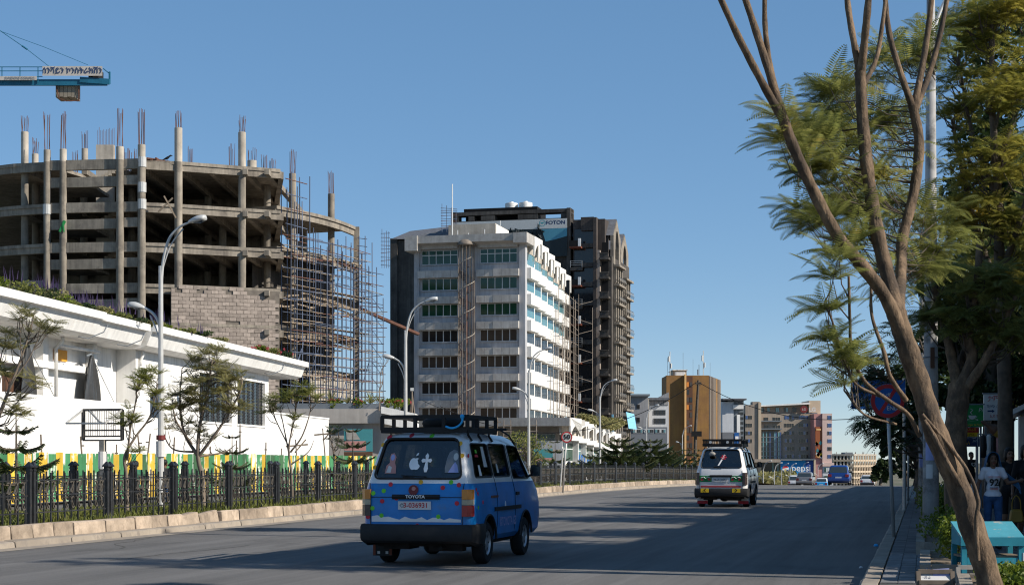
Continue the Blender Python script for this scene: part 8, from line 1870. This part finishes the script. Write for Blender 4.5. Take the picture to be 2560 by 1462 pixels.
# scarf: hood over the head, one end drawn out to the raised hand, the other hanging behind
q = MB(); h = Vector((0, -.015, 1.535)); rows = []
for i in range(9):
    a = PI*(-.02+1.04*i/8); rows.append([(h.x+(.105+.006*(j == 0))*math.cos(a)*(1+.12*j/5), h.y-.075+.045*j, h.z+.015+.125*max(-.15, math.sin(a))*(1-.03*j)-.004*j) for j in range(6)])
L_ = rows[0]; Rr = rows[-1]
for st in ((.14, -.03, 1.42), (.20, -.03, 1.34), (.27, -.06, 1.27), (.34, -.10, 1.21), (.41, -.14, 1.15), (.44, -.15, 1.05)): rows.insert(0, [(st[0]+.012*j*(1 if j % 2 else .2), st[1]+.03*j, st[2]-.028*j+.012*(j % 2)) for j in range(6)])
for st in ((-.13, -.02, 1.42), (-.165, .0, 1.32), (-.19, .03, 1.2), (-.21, .05, 1.06), (-.22, .06, .9)): rows.append([(st[0]-.012*(j % 2), st[1]+.03*j, st[2]-.01*j) for j in range(6)])
q.loft(rows, caps=False, closed=False); sc_ = q.build('scarf', 'scarfblue', W1, smooth=True); md = sc_.modifiers.new('s', 'SOLIDIFY'); md.thickness = .012; md = sc_.modifiers.new('u', 'SUBSURF'); md.levels = 1; md.render_levels = 2
W2 = person('woman in dark top with sunglasses pushed up on her hair', gz(2523, 29.3), .05, 1.62, 'skinlite', 'clothblack', 'clothblack', dict(), .014, 'back', 1.6)
q = MB(); h = Vector((0, -.015, 1.535))
for sg in (-1, 1): sph(q, h+Vector((sg*.032, -.058, .095)), (.027, .018, .016), 10, 6)
q.tube([h+Vector((-.06, -.04, .09)), h+Vector((0, -.07, .095)), h+Vector((.06, -.04, .09))], .005, 5); q.build('sunglasses', 'black', W2, smooth=True)
W3 = person('woman in black dress and jacket at the footway edge carrying a golden handbag', gz(2566, 26.8), -.15, 1.66, 'skin', 'clothblack', 'clothblack', dict(eR=(-.21, .02, 1.10), wR=(-.23, -.08, .90)), .014, 'long', .95, True)
BG = thing('handbag', 'golden brown leather handbag hanging from a hand', 'bag', W3.location+Vector((-.21, -.14, .40)), -.2)
q = MB(); rr_ = roundpoly([(-.12, 0), (.12, 0), (.09, .22), (-.09, .22)], .05); n = len(rr_); q.loft([[(a*s_, y, b_*s_+(1-s_)*.1) for a, b_ in rr_] for y, s_ in ((-.06, .8), (-.03, 1), (.03, 1), (.06, .8))]); q.build('pouch', 'gold', BG, smooth=True, auto=.8)
q = MB(); q.tube(catmull([(-.07, 0, .2), (-.06, 0, .36), (0, 0, .44), (.06, 0, .36), (.07, 0, .2)], 4), .010, 6); q.build('strap', 'gold', BG)
M1 = person('man in black tee with a white heart print walking under the shop signs', gz(2428, 56), .1, 1.66, 'skin', 'clothblack', 'patternblack', dict(), .016, 'cap', .5, fem=False)
q = MB(); hp = [(.16*math.sin(t)**3*.55, (.13*math.cos(t)-.05*math.cos(2*t)-.02*math.cos(3*t)-.01*math.cos(4*t))*.55) for t in [2*PI*i/20 for i in range(20)]]
q.add([(.03+a, -.135, 1.24+b_) for a, b_ in hp]+[(.03+a*.45, -.135, 1.24+b_*.45) for a, b_ in hp], [(i, (i+1) % 20, 20+(i+1) % 20, 20+i) for i in range(20)]); q.build('heart_print', 'pale', M1)
M2 = person('person in a pale pink shirt standing behind the footway tree trunk', gz(2403, 54), .3, 1.70, 'skin', 'shirtpink', 'navy', dict(), .018, 'cap', .5, fem=False)
M3 = person('man with bushy hair in a dark patterned shirt and jeans behind the railings', R(43.0, -21.2, .0)-Vector((0, 0, .08)), PI-.2, 1.62, 'skin', 'patternblack', 'jeans', dict(aR=(-.085, .05, .085), tR=(-.09, -.1, .035), kL=(.09, -.03, .49), aL=(.09, .0, .085), tL=(.1, -.15, .035)), .016, 'cap', .6, fem=False)
M4 = person('person in a green shirt beside the lamp post behind the railings', R(42.0, -21.6, .0)-Vector((0, 0, .10)), PI+.3, 1.60, 'skin', 'shirtgreen', 'clothblack', dict(), .018, 'cap', .6, fem=False)
